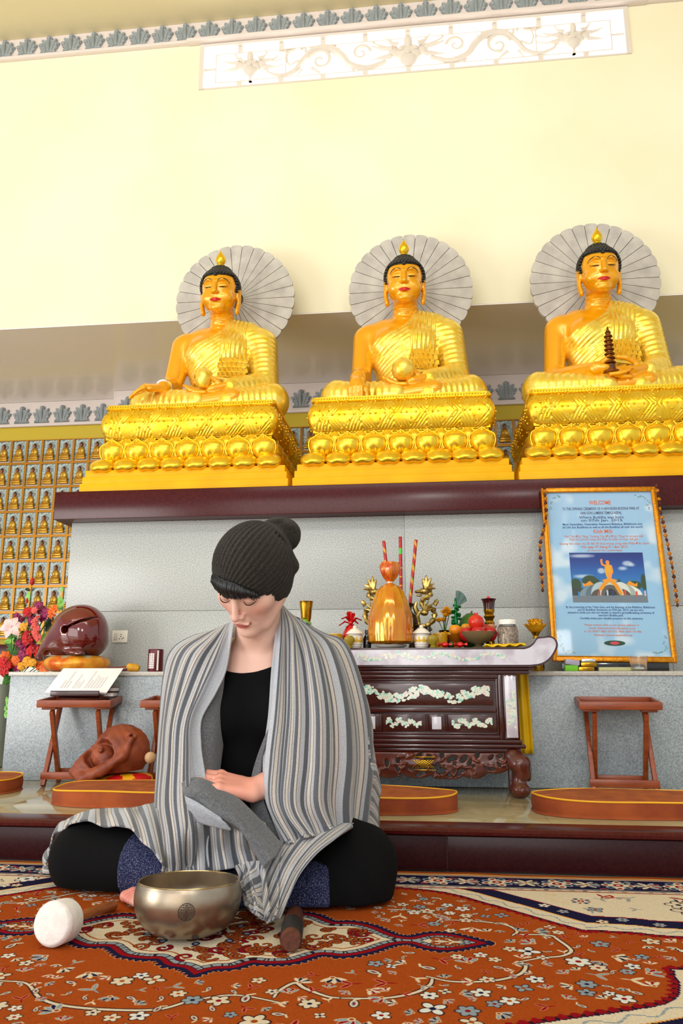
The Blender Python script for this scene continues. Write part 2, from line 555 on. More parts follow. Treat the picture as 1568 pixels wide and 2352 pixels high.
def frieze(n, x0, x1, Y, z0, z1, zl, pitch, off, moulding=True):
    b = MB().box((x0, Y - 0.012, z0), (x1, Y - 0.0005, z1))
    b.box((x0, Y - 0.03, z0 - 0.006), (x1, Y - 0.0005, z0 + 0.016), 0.004)
    o = struct(b.build('trim_%d' % n, M['trimwhite']))
    x = off
    while x < x1 - 0.05:
        if x > x0 + 0.05:
            link('leaf_ornament', LEAF, o, M=Matrix.Translation((x, Y - 0.0125, zl)))
        x += pitch
    return o
frieze(1, -5.0, 3.0, WY, 4.56, 4.719, 4.572, 0.1568, -4.455)
# moulding band over the window
b = MB().box((-1.46, WY - 0.045, 4.548), (1.44, WY - 0.0005, 4.575), 0.006); struct(b.build('trim_2', M['trimwhite']))
frieze(3, -4.4, JX + 0.0, BYL, 2.40, 2.596, 2.424, 0.1625, -4.21)
frieze(4, JX - 0.0, 3.2, BYC, 2.375, 2.596, 2.408, 0.1625, JX + 0.10)
b = MB().box((JX - 0.014, BYC - 0.012, 2.375), (JX - 0.0005, BYL - 0.035, 2.596)); struct(b.build('trim_5', M['trimwhite']))

# niche tiles: little seated figures before mosaic, each tile a piece of the wall
def niche_meshes():
    w, h = 0.1245, 0.189
    fr = MB()
    t = 0.0085
    fr.box((-w/2, -0.016, 0), (-w/2 + t, 0, h)); fr.box((w/2 - t, -0.016, 0), (w/2, 0, h))
    fr.box((-w/2 + t, -0.016, 0), (w/2 - t, 0, 0.012)); fr.box((-w/2 + t, -0.016, h - 0.006), (w/2 - t, 0, h))
    bk = MB().box((-w/2 + t, -0.003, 0.012), (w/2 - t, 0, h - 0.006))
    fg = MB()
    fg.box((-0.040, -0.030, 0.022), (0.040, -0.004, 0.040), 0.003); fg.box((-0.034, -0.028, 0.040), (0.034, -0.004, 0.056), 0.003)
    fg.box((-0.038, -0.03, 0.056), (0.038, -0.004, 0.062), 0.002)
    fg.cur = 0
    fg.ball((0, -0.016, 0.071), (0.036, 0.014, 0.010), 12, 6)
    fg.ball((-0.012, -0.014, 0.095), (0.014, 0.010, 0.026), 8, 6)
    fg.ball((0.004, -0.014, 0.098), (0.020, 0.011, 0.026), 10, 6)
    fg.cur = 1
    fg.ball((0.012, -0.017, 0.090), (0.017, 0.011, 0.020), 8, 6)
    fg.cur = 2
    fg.ball((0, -0.015, 0.135), (0.011, 0.010, 0.015), 10, 6)
    fg.cur = 3
    fg.ball((0, -0.012, 0.143), (0.0125, 0.011, 0.012), 10, 6); fg.ball((0, -0.012, 0.156), (0.005, 0.005, 0.005), 6, 4)
    fg.cur = 4
    fg.lathe([(0.028, 0), (0.028, 0.003)], 20, Matrix.Translation((0, -0.0035, 0.138)) @ Matrix.Rotation(PI/2, 4, 'X'))
    lb = MB().box((-0.04, -0.006, 0.013), (0.04, -0.001, 0.020))
    return (fr.mesh('niche_tile', M['tilegold']), bk.mesh('mosaic_panel', M['mosaic']),
            fg.mesh('niche_figure', [M['figgold'], M['figrobe'], M['figface'], M['figdark'], M['halo_niche']], 60), lb.mesh('name_strip', M['trimwhite']))
NM = niche_meshes()
def niche(wall, x, y, z):
    T = Matrix.Translation((x, y - 0.0006, z))
    f = link('niche_tile', NM[0], wall, M=T)
    for nm, me in (('mosaic_panel', NM[1]), ('niche_figure', NM[2]), ('name_strip', NM[3])):
        link(nm, me, f)
for r in range(8):
    for c in range(18):
        x = -2.575 - 0.1245*c + 0.249; z = 2.288 - 0.189*(r + 1)
        if x > JX - 0.07 or x < -4.3: continue
        niche(wall_l, x, BYL, z)
for r in range(3):
    for c in range(34):
        x = -2.16 + 0.1245*c
        z = 2.262 - 0.189*(r + 1)
        if -1.15 < x < -0.45 or 0.25 < x < 0.95 or x < -1.95 and r < 3:
            niche(wall_c, x, BYC, z)

# window with cast grille
b = MB()
fw = 0.028
b.box((WX0, WY - 0.012, WZ0), (WX0 + fw, WY + 0.06, WZ1)); b.box((WX1 - fw, WY - 0.012, WZ0), (WX1, WY + 0.06, WZ1))
b.box((WX0 + fw, WY - 0.012, WZ1 - 0.02), (WX1 - fw, WY + 0.06, WZ1))
b.box((WX0 + fw, WY - 0.004, WZ0), (WX1 - fw, WY + 0.06, WZ0 + 0.012))
win = struct(b.build('window_1', M['grille']))
MB().box((WX0 + fw, WY + 0.062, WZ0 + 0.012), (WX1 - fw, WY + 0.066, WZ1 - 0.02)).build('window_pane', M['pane'], win)
gy0, gy1 = WY + 0.012, WY + 0.034
gx0, gx1 = WX0 + 0.10, WX1 - 0.10
gz0, gz1 = WZ0 + 0.055, WZ1 - 0.065
cxw = (WX0 + WX1)/2
MB().box((gx0, gy0, gz1 - 0.007), (gx1, gy1, gz1)).build('grille_rail', M['grille'], win)
MB().box((gx0, gy0, gz0), (gx1, gy1, gz0 + 0.007)).build('grille_rail', M['grille'], win)
for x in (gx0, gx0 + 0.46, gx1 - 0.46, gx1 - 0.008):
    MB().box((x, gy0, gz0 + 0.0072), (x + 0.008, gy1, gz1 - 0.0072)).build('grille_bar', M['grille'], win)
for x in [cxw + k*0.272 for k in range(-4, 5)]:
    for (z0, z1) in ((gz1, WZ1 - 0.02), (WZ0 + 0.012, gz0)):
        w = 0.016
        MB().box((x - w, gy0, z0), (x + w, gy1, z1)).build('grille_spacer', M['grille'], win)
for s in (-1, 1):
    xx = gx0 if s < 0 else gx1
    MB().box((xx if s > 0 else WX0 + fw, gy0, 4.36), (WX1 - fw if s > 0 else xx, gy1, 4.375)).build('grille_spacer', M['grille'], win)
def mask(cx, cz, S):
    b = MB()
    yc = (gy0 + gy1)/2
    b.ball((cx, yc, cz), (0.072*S, 0.03, 0.055*S), 14, 8)
    b.ball((cx, yc - 0.012, cz - 0.045*S), (0.045*S, 0.026, 0.04*S), 12, 8)
    b.ball((cx, yc - 0.02, cz + 0.055*S), (0.022*S, 0.02, 0.04*S), 10, 6)
    for s in (-1, 1):
        b.ball((cx + s*0.035*S, yc - 0.025, cz + 0.015*S), (0.016*S, 0.014, 0.013*S), 8, 6)
        b.ball((cx + s*0.07*S, yc, cz + 0.01*S), (0.035*S, 0.02, 0.03*S), 8, 6)
        for (dx, dz, dx2, dz2) in ((0.05, 0.05, 0.115, 0.115), (0.08, 0.03, 0.19, 0.065), (0.085, -0.015, 0.185, -0.02)):
            p = [(cx + s*dx*S, yc, cz + dz*S), (cx + s*(dx*0.45 + dx2*0.55)*S, yc, cz + (dz*0.75 + dz2*0.25)*S), (cx + s*dx2*S, yc, cz + dz2*S)]
            b.tube([tuple(q) for q in spline(p, 7)], [0.019*S, 0.017*S, 0.015*S, 0.012*S, 0.009*S, 0.006*S, 0.003*S], 6)
    b.ball((cx, yc - 0.03, cz - 0.012*S), (0.016*S, 0.014, 0.012*S), 8, 6)
    b.tube([(cx, yc, gz0), (cx, yc, cz - 0.05*S)], 0.012, 6); b.tube([(cx, yc, cz + 0.05*S), (cx, yc, gz1)], 0.014, 6)
    b.build('lion_mask', M['grille'], win)
mz = (gz0 + gz1)/2
mask(gx0 + 0.232, mz + 0.004, 1.0); mask(gx1 - 0.232, mz + 0.004, 1.0); mask(cxw, mz, 1.25)
def scroll(s):
    yc = (gy0 + gy1)/2
    b = MB()
    def spi(cx, cz, r0, turns, a0, w0, sg):
        pts = []; rad = []
        for k in range(30):
            t = k/29
            r = r0*(1 - 0.86*t); a = a0 + sg*turns*2*PI*t
            pts.append((cx + s*r*math.cos(a), yc, cz + r*math.sin(a))); rad.append(w0*(1 - 0.55*t))
        b.tube(pts, rad, 6)
    x0 = cxw
    spi(x0 + s*0.30, mz + 0.03, 0.062, 1.3, PI, 0.017, -1)
    spi(x0 + s*0.56, mz - 0.0, 0.082, 1.4, 0.2, 0.020, 1)
    body = [(0.14, -0.05), (0.26, -0.085), (0.37, -0.05), (0.42, 0.02), (0.50, 0.085), (0.60, 0.085), (0.67, 0.02), (0.73, -0.06), (0.82, -0.085), (0.90, -0.055), (0.91, -0.02)]
    pts = [tuple(q) for q in spline([(x0 + s*x, yc, mz + z) for x, z in body], 40)]
    b.tube(pts, [0.030 - 0.022*abs(k/39 - 0.35)/0.65 for k in range(40)], 7)
    for k in range(9):
        x = 0.46 + 0.028*k
        zz = mz + 0.09 + 0.018*math.sin(k*0.9)
        b.tube([(x0 + s*x, yc, zz - 0.02), (x0 + s*(x + 0.006), yc, zz + 0.022)], [0.016, 0.003], 6)
    for (pp, w) in (([(0.70, 0.02), (0.76, -0.01), (0.78, 0.05), (0.76, 0.10)], 0.011), ([(0.72, 0.10), (0.79, 0.09), (0.84, 0.105)], 0.012), ([(0.79, 0.05), (0.86, 0.03), (0.92, 0.045), (0.94, 0.075), (0.90, 0.09)], 0.007),
                    ([(0.80, 0.0), (0.88, -0.02), (0.95, -0.03), (0.97, 0.0)], 0.007), ([(0.12, 0.05), (0.2, 0.085), (0.24, 0.12)], 0.011), ([(0.38, -0.05), (0.34, -0.11)], 0.012), ([(0.62, -0.05), (0.56, -0.095)], 0.014), ([(0.68, -0.05), (0.72, -0.105)], 0.010), ([(0.44, 0.06), (0.43, 0.11)], 0.006)):
        q = [tuple(v) for v in spline([(x0 + s*x, yc, mz + z) for x, z in pp], 10)]
        b.tube(q, [w*(1 - 0.5*k/9) for k in range(10)], 6)
    b.build('grille_scroll', M['grille'], win)
scroll(-1); scroll(1)

# ------------------------------------------------------------------ platform and step
PZ = 0.107
b = MB().box((-6, 2.185, 0.0), (6, 5.168, PZ - 0.012)); plat = struct(b.build('floor_platform', M['marble']))
x = -5.2
xs_t = [-5.2, -3.9, -2.6, -1.3, 0.327, 1.6, 2.9, 4.2]
for i in range(len(xs_t) - 1):
    for (y0, y1) in ((2.245, 3.2), (3.202, 4.2), (4.202, 5.165)):
        MB().box((xs_t[i] + 0.0006, y0, PZ - 0.0118), (xs_t[i+1] - 0.0006, y1, PZ), 0.0008).build('marble_slab', M['marble'], plat)
xs_r = [-5.2, -3.6, -2.05, -0.62, 0.043, 1.5, 3.1]
for i in range(len(xs_r) - 1):
    a, c = xs_r[i] + 0.0007, xs_r[i+1] - 0.0007
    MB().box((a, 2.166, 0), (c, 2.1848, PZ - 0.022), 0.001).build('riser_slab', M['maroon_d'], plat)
    b = MB()
    prof = [(2.2448, PZ + 0.0006), (2.168, PZ + 0.0006), (2.158, PZ - 0.002), (2.152, PZ - 0.0085), (2.153, PZ - 0.016), (2.160, PZ - 0.0205), (2.168, PZ - 0.0218), (2.2448, PZ - 0.0218)]
    a2, c2 = xs_r[i] - 0.345, xs_r[i+1] - 0.345
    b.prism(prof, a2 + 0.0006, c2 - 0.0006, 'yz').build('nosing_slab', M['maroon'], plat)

# ------------------------------------------------------------------ altar ledge, granite wall and shelf slab
LX0, LX1 = -1.652, 1.9
LY, LZ = 2.95, 0.519
b = MB().box((LX0 + 0.01, LY + 0.012, PZ), (LX1, 3.3, LZ - 0.022)); ledge = struct(b.build('wall_ledge', M['granite2']))
xs_l = [LX0, -0.72, 0.29, 1.35, 1.9]
for i in range(4):
    MB().box((xs_l[i] + 0.0006, LY, PZ + 0.0005), (xs_l[i+1] - 0.0006, LY + 0.0118, LZ - 0.0165), 0.001).build('granite_panel', M['granite2'], ledge)
    MB().box((xs_l[i] + 0.0006 - 0.006*(i == 0), LY - 0.006, LZ - 0.0163), (xs_l[i+1] - 0.0006, 3.299, LZ), 0.0015).build('ledge_slab', M['edge'], ledge)
MB().box((LX0 + 0.0005, LY + 0.0122, PZ + 0.0005), (LX0 + 0.0098, 3.298, LZ - 0.0165)).build('granite_panel', M['granite2'], ledge)
GX0, GX1 = -1.615, 1.85
b = MB().box((GX0 + 0.012, 3.312, PZ), (GX1 - 0.012, 3.95, 1.1955)); gw = struct(b.build('wall_altar', M['granite']))
xs_g = [GX0, -0.083, 1.0, GX1]
SEAM = at(700, 1400, 3.3)[2]
for i in range(3):
    for (z0, z1) in ((LZ + 0.0006, SEAM - 0.0007), (SEAM + 0.0007, 1.1955)):
        MB().box((xs_g[i] + 0.0005, 3.3, z0), (xs_g[i+1] - 0.0005, 3.3118, z1), 0.0008).build('granite_panel', M['granite'], gw)
MB().box((GX0 + 0.0004, 3.3122, PZ + 0.42), (GX0 + 0.0118, 3.95, 1.1955)).build('granite_panel', M['granite'], gw)
b = MB().box((-1.668, 3.22, 1.1962), (1.9, 4.05, 1.326), 0.004); struct(b.build('trim_6', M['maroon']))
# socket on granite wall
# ------------------------------------------------------------------ three seated gilded statues on lotus thrones
M['gskin'] = mat('gilt_skin', (236, 162, 4), 0.24, metal=0.25, coat=0.4)
M['grobe'] = mat('gold_leaf_robe', (250, 222, 104), 0.28, metal=0.66, rgb2=(244, 202, 56), nscale=26, detail=3, coat=0.2)
M['gbase'] = mat('gold_leaf_throne', (246, 208, 62), 0.26, metal=0.78, rgb2=(238, 188, 24), nscale=22, detail=3)
M['plinth'] = mat('yellow_plinth_paint', (236, 178, 4), 0.5, rgb2=(230, 168, 2), nscale=9, spec=0.2)
M['curl'] = mat('black_curls', (14, 16, 18), 0.35)
M['lipred'] = mat('red_lips', (196, 14, 16), 0.35)
M['brow'] = mat('painted_brow', (96, 66, 10), 0.5)
M['eyewhite'] = mat('painted_eye', (40, 30, 14), 0.4)
M['halo'] = mat('grey_halo_stone', (176, 170, 162), 0.7, rgb2=(198, 192, 182), nscale=14, detail=5)
M['haloline'] = mat('halo_joint', (96, 84, 56), 0.7)
M['pagoda'] = mat('bronze_pagoda', (118, 62, 8), 0.35, metal=0.6)
M['silver'] = mat('silver_wrap', (214, 214, 216), 0.15, metal=0.9)

def folds(n, amp, ph=0.0):
    return lambda t, X, Y, Z: amp*np.sin(2*PI*(n*t + ph))

HEAD_C = (0, -0.035, 0.70)
def statue_head():
    S = Sculpt((-0.14, -0.19, 0.44), (0.14, 0.14, 0.92), 0.0030)
    S.T = Matrix.Translation(HEAD_C)
    S.ell((0, 0.005, 0.035), (0.094, 0.108, 0.115), 0)                 # skull
    S.ell((0, -0.022, -0.045), (0.083, 0.086, 0.098), 0.03)             # face
    S.ell((0, -0.075, -0.122), (0.034, 0.026, 0.022), 0.03)            # chin
    for s in (-1, 1):
        S.ell((s*0.050, -0.066, -0.055), (0.030, 0.028, 0.036), 0.025)   # cheeks
        S.ell((s*0.036, -0.092, 0.012), (0.026, 0.012, 0.013), 0.008, rot=(0.35, 0, 0))  # lids
        S.cap((s*0.012, -0.106, 0.040), (s*0.036, -0.102, 0.050), 0.006, 0.006, 0.012)
        S.cap((s*0.036, -0.102, 0.050), (s*0.066, -0.078, 0.036), 0.006, 0.004, 0.012)
    S.cap((0, -0.104, 0.040), (0, -0.124, -0.032), 0.009, 0.013, 0.010)  # nose
    for s in (-1, 1): S.ell((s*0.011, -0.112, -0.036), (0.010, 0.011, 0.008), 0.006)
    S.ell((0, -0.098, -0.074), (0.026, 0.012, 0.007), 0.006)
    S.ell((0, -0.097, -0.087), (0.021, 0.012, 0.008), 0.006)
    for s in (-1, 1):                                                  # long ears
        S.cap((s*0.094, 0.012, 0.010), (s*0.098, 0.004, -0.07), 0.026, 0.018, 0.008, flat=((1, 0, 0), 0.55))
        S.cap((s*0.098, 0.004, -0.07), (s*0.091, -0.006, -0.122), 0.018, 0.020, 0.006, flat=((1, 0, 0), 0.6))
        S.ell((s*0.106, -0.004, -0.02), (0.006, 0.009, 0.028), 0.004, 'cut')
    S.T = Matrix.Identity(4)
    S.cap((0, 0.03, 0.46), (0, -0.012, 0.64), 0.066, 0.060, 0.02, disp=lambda t, X, Y, Z: 0.0022*np.sin(2*PI*Z/0.028))
    return S.mesh('head', M['gskin'], 2)
HEAD = statue_head()

def curl_mesh():
    b = MB(); n = 0
    C = Vector(HEAD_C)
    rows = 15
    for i in range(rows):
        ph = math.radians(-28 + (90 + 28)*i/(rows - 1))
        R = 0.104
        cnt = max(1, int(2*PI*R*math.cos(ph)/0.0165))
        for k in range(cnt):
            a = 2*PI*(k + 0.5*(i % 2))/cnt
            d = Vector((math.cos(ph)*math.sin(a), -math.cos(ph)*math.cos(a), math.sin(ph)))
            p = C + Vector((d.x*0.098, 0.006 + d.y*0.110, 0.040 + d.z*0.116))
            front = -d.y
            if front > 0.35 and p.z < C.z + 0.082 + 0.02*(abs(d.x)): 
                continue
            if front > -0.05 and p.z < C.z + 0.0: continue
            if p.z < C.z - 0.055: continue
            b.ball(p, (0.0112, 0.0112, 0.0105), 7, 5); n += 1
    for i in range(6):
        ph = math.radians(5 + 80*i/5); R = 0.055
        cnt = max(1, int(2*PI*R*math.cos(ph)/0.0165))
        for k in range(cnt):
            a = 2*PI*(k + 0.5*(i % 2))/cnt
            b.ball(C + Vector((0.056*math.cos(ph)*math.cos(a), 0.012 + 0.056*math.cos(ph)*math.sin(a), 0.135 + 0.044*math.sin(ph))), 0.0095, 7, 5)
    return b.mesh('curls', M['curl'], 180)
CURLS = curl_mesh()
def cap_mesh():
    S = Sculpt((-0.13, -0.16, 0.56), (0.13, 0.13, 0.92), 0.0045)
    S.T = Matrix.Translation(HEAD_C)
    S.ell((0, 0.006, 0.040), (0.099, 0.112, 0.117), 0); S.ell((0, 0.012, 0.138), (0.055, 0.055, 0.044), 0.02)
    C = HEAD_C
    S.field(lambda X, Y, Z: (C[2] + np.where(Y < C[1] - 0.03, 0.080 + 0.12*np.abs(X), np.where(Y < C[1] + 0.02, 0.0, -0.06))) - Z + 0*X, 'and')
    return S.mesh('hair', M['curl'], 1)
HAIR = cap_mesh()

def face_paint():
    b = MB(); C = Vector(HEAD_C)
    for s in (-1, 1):
        b.cur = 0
        p = [(s*0.014, -0.113, 0.036), (s*0.026, -0.1115, 0.050), (s*0.044, -0.104, 0.054), (s*0.060, -0.092, 0.046), (s*0.071, -0.078, 0.032)]
        b.tube([tuple(C + Vector(q)) for q in spline(p, 12)], [0.0012 + 0.0016*math.sin(PI*k/11) for k in range(12)], 6)
        b.cur = 1
        p = [(s*0.017, -0.1025, 0.004), (s*0.030, -0.106, 0.0005), (s*0.044, -0.101, 0.001), (s*0.062, -0.084, 0.009)]
        b.tube([tuple(C + Vector(q)) for q in spline(p, 10)], [0.0010 + 0.0020*math.sin(PI*k/9) for k in range(10)], 6)
    return b.mesh('painted_eyes', [M['brow'], M['eyewhite']], 180)
FACE = face_paint()
def lip_mesh():
    S = Sculpt((-0.05, -0.17, 0.58), (0.05, -0.10, 0.66), 0.0016)
    S.T = Matrix.Translation(HEAD_C)
    for s in (-1, 1):
        S.cap((s*0.006, -0.111, -0.0735), (s*0.028, -0.101, -0.0755), 0.0052, 0.0024, 0.003)
        S.cap((s*0.005, -0.108, -0.0860), (s*0.023, -0.101, -0.0805), 0.0064, 0.0028, 0.004)
    S.ell((0, -0.110, -0.0775), (0.010, 0.006, 0.0045), 0.003); S.ell((0, -0.108, -0.084), (0.010, 0.006, 0.005), 0.003)
    return S.mesh('lips', M['lipred'], 1)
LIPS = lip_mesh()
fin_b = MB().lathe([(0.020, 0), (0.024, 0.006), (0.018, 0.012), (0.026, 0.022), (0.031, 0.036), (0.028, 0.052), (0.018, 0.068), (0.008, 0.082), (0.002, 0.094), (0, 0.096)], 20, Matrix.Translation((0, -0.022, 0.884)) @ Matrix.Diagonal((0.88, 0.88, 1.12, 1)))
FINIAL = fin_b.mesh('finial', M['gbase'], 60)

def fingers(S, base, across, along, down, L, n=4, r=0.0095, spread=0.0175, curl=0.5):
    """n fingers from a knuckle line; along = direction, down = bending direction"""
    across, along, down = Vector(across).normalized(), Vector(along).normalized(), Vector(down).normalized()
    for i in range(n):
        o = Vector(base) + across*(spread*(i - (n-1)/2))
        l = L*(0.86, 1.0, 0.95, 0.78)[i % 4]
        d1 = (along + down*curl*0.3).normalized(); d2 = (along + down*curl).normalized(); d3 = (along + down*curl*1.8).normalized()
        p = [o, o + d1*l*0.42, o + d1*l*0.42 + d2*l*0.32, o + d1*l*0.42 + d2*l*0.32 + d3*l*0.26]
        S.chain([tuple(q) for q in p], [r, r*0.95, r*0.85, r*0.65], 0.004)

def torso(S, k=0.05, g=0.0, disp=None):
    S.ell((0, 0.005, 0.345), (0.172 + g, 0.112 + g, 0.165 + g), k, disp=disp)
    S.ell((0, 0.0, 0.16), (0.136 + g, 0.112 + g, 0.17 + g), k, disp=disp)
    S.cap((-0.165, 0.015, 0.435), (0.195, 0.015, 0.435), 0.068 + g, 0.072 + g, k)
    S.cap((-0.10, 0.02, 0.480), (0.10, 0.02, 0.480), 0.038 + g, 0.038 + g, k)
    for s in (-1, 1): S.ell((s*0.08, -0.065, 0.375), (0.078 + g, 0.05 + g, 0.062 + g), 0.03)

def statue_meshes(kind):
    # ---- bare body
    S = Sculpt((-0.47, -0.40, -0.02), (0.47, 0.17, 0.58), 0.0055)
    torso(S)
    S.cap((0.006, 0.01, 0.46), (0.008, -0.004, 0.545), 0.060, 0.057, 0.015, disp=lambda t, X, Y, Z: 0.0026*np.sin(2*PI*Z/0.03))
    S.cap((-0.03, -0.25, 0.055), (0.16, -0.255, 0.075), 0.036, 0.036, 0.01)      # bare shin and foot on top
    S.ell((0.21, -0.23, 0.085), (0.07, 0.035, 0.026), 0.02, rot=(0, -0.15, 0.25))
    if kind == 0:      # palm turned out over the knee
        S.chain([(-0.207, 0.01, 0.425), (-0.235, -0.05, 0.20)], [0.063, 0.050], 0.03)
        S.chain([(-0.235, -0.05, 0.20), (-0.222, -0.225, 0.140)], [0.050, 0.035], 0.015)
        S.cap((-0.222, -0.225, 0.140), (-0.268, -0.285, 0.122), 0.035, 0.032, 0.012, flat=((0.1, -0.5, 1), 0.6))
        fingers(S, (-0.290, -0.305, 0.112), (0.45, -0.9, -0.1), (-0.85, -0.35, -0.38), (0, 0.1, -0.6), 0.085, spread=0.019, r=0.0105, curl=0.3)
        S.chain([(-0.262, -0.262, 0.135), (-0.300, -0.262, 0.142), (-0.322, -0.270, 0.134)], [0.013, 0.011, 0.008], 0.006)
        HL = (0.03, -0.235, 0.125)
    elif kind == 1:    # right hand reaching down over the shin
        S.chain([(-0.207, 0.01, 0.425), (-0.222, -0.06, 0.20)], [0.061, 0.050], 0.03)
        S.chain([(-0.222, -0.06, 0.20), (-0.218, -0.265, 0.135)], [0.055, 0.036], 0.015)
        S.cap((-0.225, -0.265, 0.135), (-0.222, -0.315, 0.095), 0.036, 0.036, 0.012, flat=((0, -1, 0.6), 0.62))
        fingers(S, (-0.226, -0.335, 0.072), (1, 0, 0.05), (0.0, -0.10, -1), (0, 1, 0), 0.088, spread=0.0195, r=0.0108, curl=0.12)
        S.chain([(-0.20, -0.31, 0.095), (-0.175, -0.325, 0.06), (-0.170, -0.33, 0.03)], [0.014, 0.012, 0.009], 0.006)
        HL = (0.03, -0.235, 0.125)
    else:              # both hands cupped in the lap
        S.chain([(-0.207, 0.01, 0.425), (-0.243, -0.04, 0.165)], [0.061, 0.050], 0.03)
        S.chain([(-0.243, -0.04, 0.165), (-0.09, -0.27, 0.128)], [0.055, 0.034], 0.015)
        S.cap((-0.09, -0.27, 0.125), (-0.05, -0.285, 0.115), 0.036, 0.034, 0.012, flat=((0, 0.6, 1), 0.55))
        fingers(S, (-0.03, -0.295, 0.105), (0, 0.8, 0.75), (1, -0.1, -0.05), (0, 0.2, 0.6), 0.105, spread=0.016, r=0.0098, curl=0.25)
        S.chain([(-0.07, -0.29, 0.145), (-0.03, -0.295, 0.168), (0.0, -0.29, 0.172)], [0.013, 0.011, 0.009], 0.006)
        HL = (0.075, -0.245, 0.120)
    # left hand
    hx, hy, hz = HL
    if kind < 2:
        S.cap((hx + 0.08, hy + 0.01, hz + 0.005), (hx + 0.02, hy - 0.015, hz - 0.015), 0.034, 0.034, 0.012, flat=((0, 0.3, 1), 0.6))
        fingers(S, (hx - 0.01, hy - 0.025, hz - 0.024), (0, 1, 0.4), (-1, -0.05, -0.08), (0.1, 0, 1), 0.125, spread=0.0185, r=0.0105, curl=0.42)
        S.chain([(hx + 0.05, hy - 0.02, hz + 0.02), (hx + 0.0, hy - 0.045, hz + 0.045), (hx - 0.035, hy - 0.05, hz + 0.05)], [0.014, 0.012, 0.009], 0.006)
    else:
        S.cap((hx + 0.06, hy, hz + 0.005), (hx + 0.01, hy - 0.02, hz - 0.01), 0.034, 0.034, 0.012, flat=((0, 0.6, 1), 0.55))
        fingers(S, (hx - 0.01, hy - 0.035, hz - 0.025), (0, 0.8, 0.75), (-1, -0.1, -0.05), (0, 0.2, 0.6), 0.105, spread=0.016, r=0.0098, curl=0.25)
        S.chain([(hx + 0.03, hy - 0.03, hz + 0.026), (hx - 0.02, hy - 0.042, hz + 0.048), (hx - 0.06, hy - 0.045, hz + 0.052)], [0.013, 0.011, 0.009], 0.006)
    body = S.mesh('body', M['gskin'], 1)
    # ---- robe
    R = Sculpt((-0.49, -0.38, -0.02), (0.49, 0.19, 0.62), 0.0050)
    torso(R, g=0.009)
    R.cap((0.06, 0.0, 0.50), (0.16, 0.01, 0.475), 0.062, 0.07, 0.03)
    lim = lambda X: np.interp(X, [-0.30, -0.16, -0.06, 0.012, 0.045, 0.06, 0.07], [0.33, 0.365, 0.41, 0.455, 0.50, 0.53, 0.75])
    X1 = R.ax[0][:, None, None]
    lz = lim(R.ax[0])[:, None, None].astype(np.float32)
    R.field(lambda X, Y, Z: (Z - lz)*0.75 + 0*Y, 'and')
    R.near(lambda x, y, z: np.where((x > 0.035) & (x < 0.175) & (z > 0.26), 0.0030*np.sin(2*PI*(x + 0.10*(0.5 - z))/0.0225),
                           0.0020*np.sin(2*PI*(z - 0.62*x + 0.9*(x - 0.0)**2)/0.024))*(z > 0.12), 0.03)
    # sleeve
    R.chain([(0.245, 0.01, 0.425), (0.270, -0.03, 0.20)], [0.079, 0.075], 0.03, disp=folds(9, 0.0022))
    R.chain([(0.270, -0.03, 0.195), (hx + 0.10, hy + 0.02, hz + 0.012)], [0.070, 0.042], 0.02, disp=folds(7, 0.0020))
    R.chain([(0.285, 0.01, 0.15), (0.30, -0.02, 0.03)], [0.05, 0.05], 0.03)
    # legs
    for s in (-1, 1):
        R.chain([(s*0.13, 0.03, 0.09), (s*0.335, -0.14, 0.082)], [0.10, 0.086], 0.03, disp=folds(8, 0.0020))
    R.chain([(-0.335, -0.15, 0.08), (-0.03, -0.245, 0.06)], [0.080, 0.056], 0.02, disp=folds(9, 0.0022))
    R.chain([(0.335, -0.15, 0.08), (0.12, -0.235, 0.055)], [0.082, 0.060], 0.02, disp=folds(8, 0.0022))
    R.chain([(-0.10, -0.20, 0.04), (0.10, -0.20, 0.04)], [0.05, 0.05], 0.02)
    R.field(lambda X, Y, Z: 0.004 - Z + 0*X + 0*Y, 'and')
    robe = R.mesh('robe', M['grobe'], 1)
    return body, robe, HL

def gather():
    """the knotted gather of small peaked folds at the waist"""
    b = MB()
    for r in range(4):
        for c in range(6):
            x = 0.045 + 0.0245*c + 0.008*(r % 2); z = 0.232 + 0.0245*r
            y = -0.128 + 0.55*max(0, x - 0.06)**2*4 + 0.004
            w = 0.0135
            b.add([(x - w, y, z - w), (x + w, y + 0.004, z - w*0.6), (x + w*0.7, y + 0.004, z + w), (x - w, y, z + w), (x - w*0.4, y - 0.019, z + w*0.5)], [(0, 1, 4), (1, 2, 4), (2, 3, 4), (3, 0, 4)])
    b.tube([(0.028, -0.130, 0.215), (0.08, -0.127, 0.208), (0.14, -0.112, 0.208), (0.185, -0.088, 0.215)], 0.008, 8)
    return b.mesh('robe_gather', M['grobe'], 20)
GATHER = gather()
def gather2():
    b = MB()
    for r in range(4):
        for c in range(4):
            x = -0.085 + 0.022*c + 0.008*(r % 2); z = 0.19 + 0.021*r - 0.004*c; w = 0.011
            y = -0.124 + 1.1*(x + 0.03)**2
            b.add([(x - w, y, z - w), (x + w, y, z - w), (x + w, y, z + w), (x - w, y, z + w), (x, y - 0.017, z)], [(0, 1, 4), (1, 2, 4), (2, 3, 4), (3, 0, 4)])
    return b.mesh('robe_gather', M['grobe'], 20)
GATHER2 = gather2()

